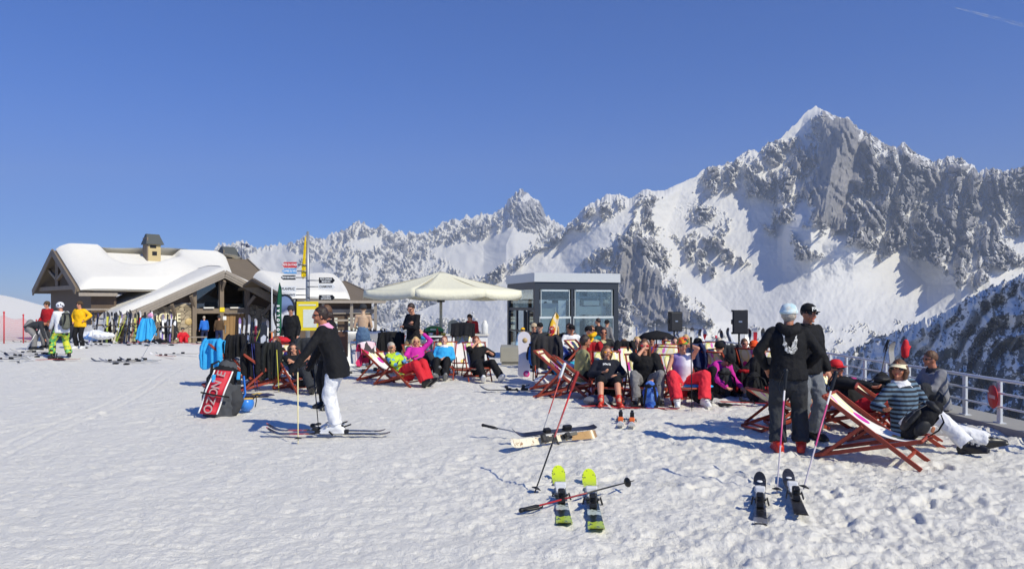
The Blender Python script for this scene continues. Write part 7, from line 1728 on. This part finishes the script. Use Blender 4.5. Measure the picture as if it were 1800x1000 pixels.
# loudspeakers
speaker('black loudspeaker on its stand, the farther and smaller one', on(1185, 18.4), R(12), 'black tripod stand of the farther loudspeaker', zpix(548, 18.4) - gz(0, 18.4), .50, .32)
speaker('black loudspeaker on its stand, the nearer and larger one beside the hooded man', on(1299, 15.0), R(-6), 'black tripod stand of the nearer loudspeaker', zpix(545, 15.0) - gz(0, 15.0), .50, .31)
c = on(1206, 18.5); t = thing('microphone_stand', 'thin black boom microphone stand between the two loudspeakers', 'stand', c); m = MB(); m.tube([(0, 0, 0), (0, 0, 1.08)], .012, 8); part('post', m, BLACKP, t); m = MB(); m.tube([(-.1, 0, 1.09), (.45, 0, 1.03)], .010, 8); part('boom', m, BLACKP, t); m = MB(); m.lathe([(.15, 0), (.16, .015), (.02, .03)], 16); part('base', m, BLACKP, t)
for i, (px, top) in enumerate(((1119, 572), (1151, 570))):
    c = on(px, 24.0); t = thing('slim_post', ['slim blue post at the railing right of the kiosk', 'slim grey post at the railing between kiosk and loudspeaker'][i], 'post', c); h = zpix(top, 24) - c.z; m = MB(); m.tube([(0, 0, 0), (0, 0, h)], .022, 8); part('shaft', m, plain('post_blue', S(96, 116, 160)) if i == 0 else STEEL, t); m = MB(); m.lathe([(0, h + .03), (.03, h), (.03, h - .04), (.022, h - .045)], 10); part('cap', m, STEEL, t)

# ================================================================== far left group and things on the snow before the chalet
person('man in dark jacket and grey trousers bending down to his bindings at far left', on(60, 25.2), R(-80), 1.72, .024, None, SKIN2, fing=False, hip=(0, -.16, .84), torso=(0, .98, .12), look=(0, .5, -.9), hands={1: (.22, .48, .28), -1: (-.12, .50, .24)}, poles={1: (1, -.2, .2), -1: (-1, -.2, .2)}, feet={1: (.14, .06, 0), -1: (-.16, -.14, 0)}, top=(CHAR, 'long', .03, .08), trousers=(GREYC, 'long', .025), boots=(B_BLACK, 'ski'), hair=(H_RED, 'short'))
person('person in dark red jacket standing at far left behind the bending man', on(84, 26.2), R(170), 1.74, .024, None, SKIN, fing=False, hands={1: (.26, .16, .92), -1: (-.26, .16, .92)}, top=(DRED, 'long', .04, .12), trousers=(GREYC, 'long', .03), boots=(B_BLACK, 'ski'), hair=(H_DARK, 'full'), hat=(BROWNC, 'beanie'), glasses=True)
wb = person('snowboarder in white jacket, checked helmet and yellow green patterned trousers with grey rucksack', on(109, 21.7), R(55), 1.74, .022, None, SKIN2, fing=False, torso=(0, .12, 1), look=(-.2, 1, -.2), feet={1: (.20, .0, .03), -1: (-.24, .10, .03)}, hands={1: (.18, .34, .86), -1: (-.2, .34, .84)}, top=(WHITEC, 'long', .035, .16), trousers=(patch('camouflage_print', [S(206, 206, 60), S(90, 170, 90), S(40, 40, 36), S(170, 190, 60), S(120, 190, 110)], 13), 'long', .035), boots=(B_BLACK, 'boot'), hair=(H_DARK, 'short'), hat=(patch('check_helmet', [S(230, 230, 234), S(60, 60, 80), S(226, 226, 230), S(120, 100, 110)], 14), 'helmet'))
backpack('grey rucksack worn by the snowboarder in the white jacket', wb.M @ (wb.chest - wb.fw * .26 - wb.td * .34), R(55 + 180), cloth('grey_green_pack', S(104, 106, 96), None, .85, .2), CHAR, .88, 0, 0, 77)
c = on(102, 21.4); t = thing('snowboard', 'dark snowboard under the boots of the snowboarder in white', 'snowboard', c + V((0, 0, .012)), R(38)); m = MB(); poly = [(.14 * math.cos(R(a)), .62 + .14 * math.sin(R(a))) for a in range(0, 181, 20)] + [(.14 * math.cos(R(a)), -.62 + .14 * math.sin(R(a))) for a in range(180, 361, 20)]; m.prism(poly, 0, .014); part('board', m, plain('board_dark', S(48, 50, 54), .35), t)
for y in (-.28, .28): m = MB(); m.box((0, y, .035), (.22, .14, .04), None, 0, .01); m.beam((-.08, y - .07, .05), (-.06, y - .07, .20), .16, .02); part('binding', m, BINDB, t)
person('person in bright yellow jacket and black trousers with hand on hip at left', on(141, 25.6), R(172), 1.74, .024, None, SKIN, fing=False, look=(.05, 1, .05), hands={1: (.20, .12, .98), -1: (-.24, .08, 1.04)}, poles={1: (1, -.6, -.2), -1: (-1, -.5, -.1)}, top=(YELC, 'long', .045, .14), trousers=(BLACKC, 'long', .012), boots=(B_WHITE, 'ski'), hair=(H_DARK, 'full'), hat=(BROWNC, 'beanie'), glasses=True)
person('man in royal blue jacket walking into the chalet door', on(360, 44.5), R(40), 1.76, .03, None, SKIN, fing=False, torso=(0, .25, 1), top=(BLUEC, 'long', .03, .1), trousers=(NAVY, 'long', .02), boots=(B_BLACK, 'ski'), hair=(H_GREY, 'short'))
person('person in brown jacket and navy trousers standing at the chalet door post', on(385, 43.5), R(20), 1.78, .03, None, SKIN, fing=False, top=(BROWNC, 'long', .03, .1), trousers=(NAVY, 'long', .03), boots=(B_BLACK, 'ski'), hair=(H_DARK, 'short'), hat=(CHAR, 'beanie'))
person('person in red suit sitting on the snow below the cream lettering', on(321, 42.5), R(-150), 1.72, .03, None, SKIN, fing=False, top=(REDC, 'long', .035, .1), trousers=(REDC, 'long', .03), boots=(B_BLACK, 'ski'), hair=(H_DARK, 'short'), hat=(CHAR, 'beanie'), glasses=True, **P_sit(.22, .62))
c = on(345, 43.0); t = thing('bench', 'low bench with a pale tray beside the red suited person', 'bench', c, R(20)); m = MB(); m.box((0, 0, .42), (1.2, .4, .06), None, 0, .01); part('seat', m, GREYWOOD, t)
for x in (-.5, .5): m = MB(); m.box((x, 0, .2), (.08, .34, .40)); part('leg', m, GREYWOOD, t)
# jackets propped on poles between chalet and chairs
c = on(263, 31.5); drape('jacket', 'tall sky blue ski suit propped up like a tent before the ski racks', 'jacket', CYAN, c + V((-.10, 0, 0)), R(180), .5, .98, .75, 1.10, 30, True, None, .22, .65); heap('sports_bag', 'black bag lying at the foot of the propped sky blue suit', 'bag', BLACKC, on(280, 31.2, .02), (.42, .2, .16), 4)
heap('pink_hat', 'pale pink hat on top of the propped sky blue suit', 'hat', PINKC, c + V((.02, .02, 1.14)), (.14, .13, .2), 4)
drape('jacket', 'black and white ski suit propped up beside the red suited person', 'jacket', patch('black_white_suit', [S(28, 28, 30), S(30, 30, 34), S(226, 226, 230), S(34, 34, 36)], 2.5), on(297, 38.5), R(185), .7, 1.15, .8, 1.35, 31, True, None, .2, .5)
heap('tarpaulin', 'white and pale blue snow covered tarpaulin behind the yellow jacket', 'tarpaulin', patch('white_blue_tarp', [S(232, 234, 238), S(226, 230, 236), S(120, 160, 220)], 1.3), on(168, 34.0, .18), (.95, .5, .42), 4)
# skis, boots and poles strewn on the snow
GS = 'skis strewn on the snow before the chalet'; rg = random.Random(23)
spots = [(48, 622), (62, 618), (72, 626), (30, 628), (95, 634), (40, 602), (158, 604), (172, 608), (215, 606), (228, 604), (240, 607), (252, 604), (276, 606), (292, 605), (306, 605), (200, 637), (216, 636), (232, 638), (246, 635), (286, 627), (312, 624), (160, 588), (172, 592), (186, 590), (198, 594), (150, 584), (206, 598), (180, 599), (8, 634), (352, 606), (368, 605), (384, 607), (238, 593), (222, 590)]
for i, (px, py) in enumerate(spots):
    mt = (M_B, M_A, M_B, M_DKS, M_C)[i % 5]; p = G(px, py); lab5[id(M_DKS)] = 'black'
    o = rackski(mt, p + V((0, 0, .02)), R(90), R(90 + rg.uniform(-35, 35)), '%s ski lying flat on the snow before the chalet' % lab5[id(mt)], GS, 1.45)
for i, (px, py) in enumerate(((52, 618), (78, 622), (64, 628), (226, 607), (258, 608), (202, 640), (222, 641), (300, 607), (150, 612))):
    heap('glove', 'dark glove dropped among the strewn skis before the chalet', 'glove', BLACKC, G(px, py), (.13, .07, .05), 60 + i, 0, None, 'dropped gloves among the skis')
for i, (px, py, dx) in enumerate(((30, 640, .55), (130, 604, .1), (248, 632, .5), (160, 610, .05))):
    pole('ski_pole', ['thin ski pole planted at the far left edge', 'thin ski pole planted beside the yellow jacket', 'thin ski pole planted left of the propped sky blue suit', 'thin ski pole planted right of the yellow jacket'][i], G(px, py), V((dx, .1, 1)), M_PG, 1.15)
for i, (px, py) in enumerate(((905, 690), (1320, 712), (1335, 678), (1345, 700))):
    o = ski('ski', ['dark ski lying flat left of the empty chairs', 'red and white ski lying on the snow left of the hooded man', 'pale ski lying flat farther left of the hooded man', 'black ski lying flat beside the hooded man elbow'][i], (M_DKS, M_C, M_A, M_B)[i], 1.4, .1); o.location = G(px, py) + V((.0, 0, .02)); o.rotation_euler = (0, 0, R((80, 70, 96, 60)[i]))
for i, (px, py, rz) in enumerate(((648, 655, 86), (668, 652, 94), (560, 662, 70), (625, 660, 100))): o = rackski((M_B, M_A)[i % 2], G(px, py) + V((0, 0, .02)), R(90), R(rz), '%s ski lying on the snow behind the skier and the red trousers' % ('dark grey', 'pale')[i % 2], 'skis lying behind the chairs', 1.45)
# red safety net on the far left slope
pts = [(6, 30.0), (38, 33.0), (62, 38.0), (4, 42.0)][:3]
base = [on(px, d) for px, d in ((-40, 27.5), (7, 30.5), (41, 33.5), (64, 39.0))]
for i, b in enumerate(base):
    t = thing('net_pole', ['red net pole beyond the left edge', 'red net pole nearest the left edge of the picture', 'red net pole between its neighbours on the left slope', 'red net pole nearest the chalet'][i], 'pole', b); m = MB(); m.tube([(0, 0, -.2), (0, 0, 1.35)], .028, 8); part('shaft', m, plain('net_red', S(196, 60, 66), .6), t); m = MB(); m.lathe([(0, 1.38), (.036, 1.37), (.036, 1.30), (.028, 1.29)], 10); part('cap', m, plain('net_red', S(196, 60, 66)), t)
m = MB()
for i in range(3):
    a, b = base[i], base[i + 1]
    for k in range(13):
        z = .12 + k * .09; pts = [a.lerp(b, q / 6) + V((0, 0, z - .12 * math.sin(math.pi * q / 6) * (k / 12))) for q in range(7)]; m.tube(pts, .0035, 4)
    for k in range(40):
        q = k / 40; p = a.lerp(b, q); s = .12 * math.sin(math.pi * q); m.tube([p + V((0, 0, .12)), p + V((0, 0, 1.2 - s))], .003, 4)
o = part('safety_net', m, plain('net_pink', S(220, 130, 130), .8)); tag(o, 'pale red safety net strung between poles on the left slope', 'net')
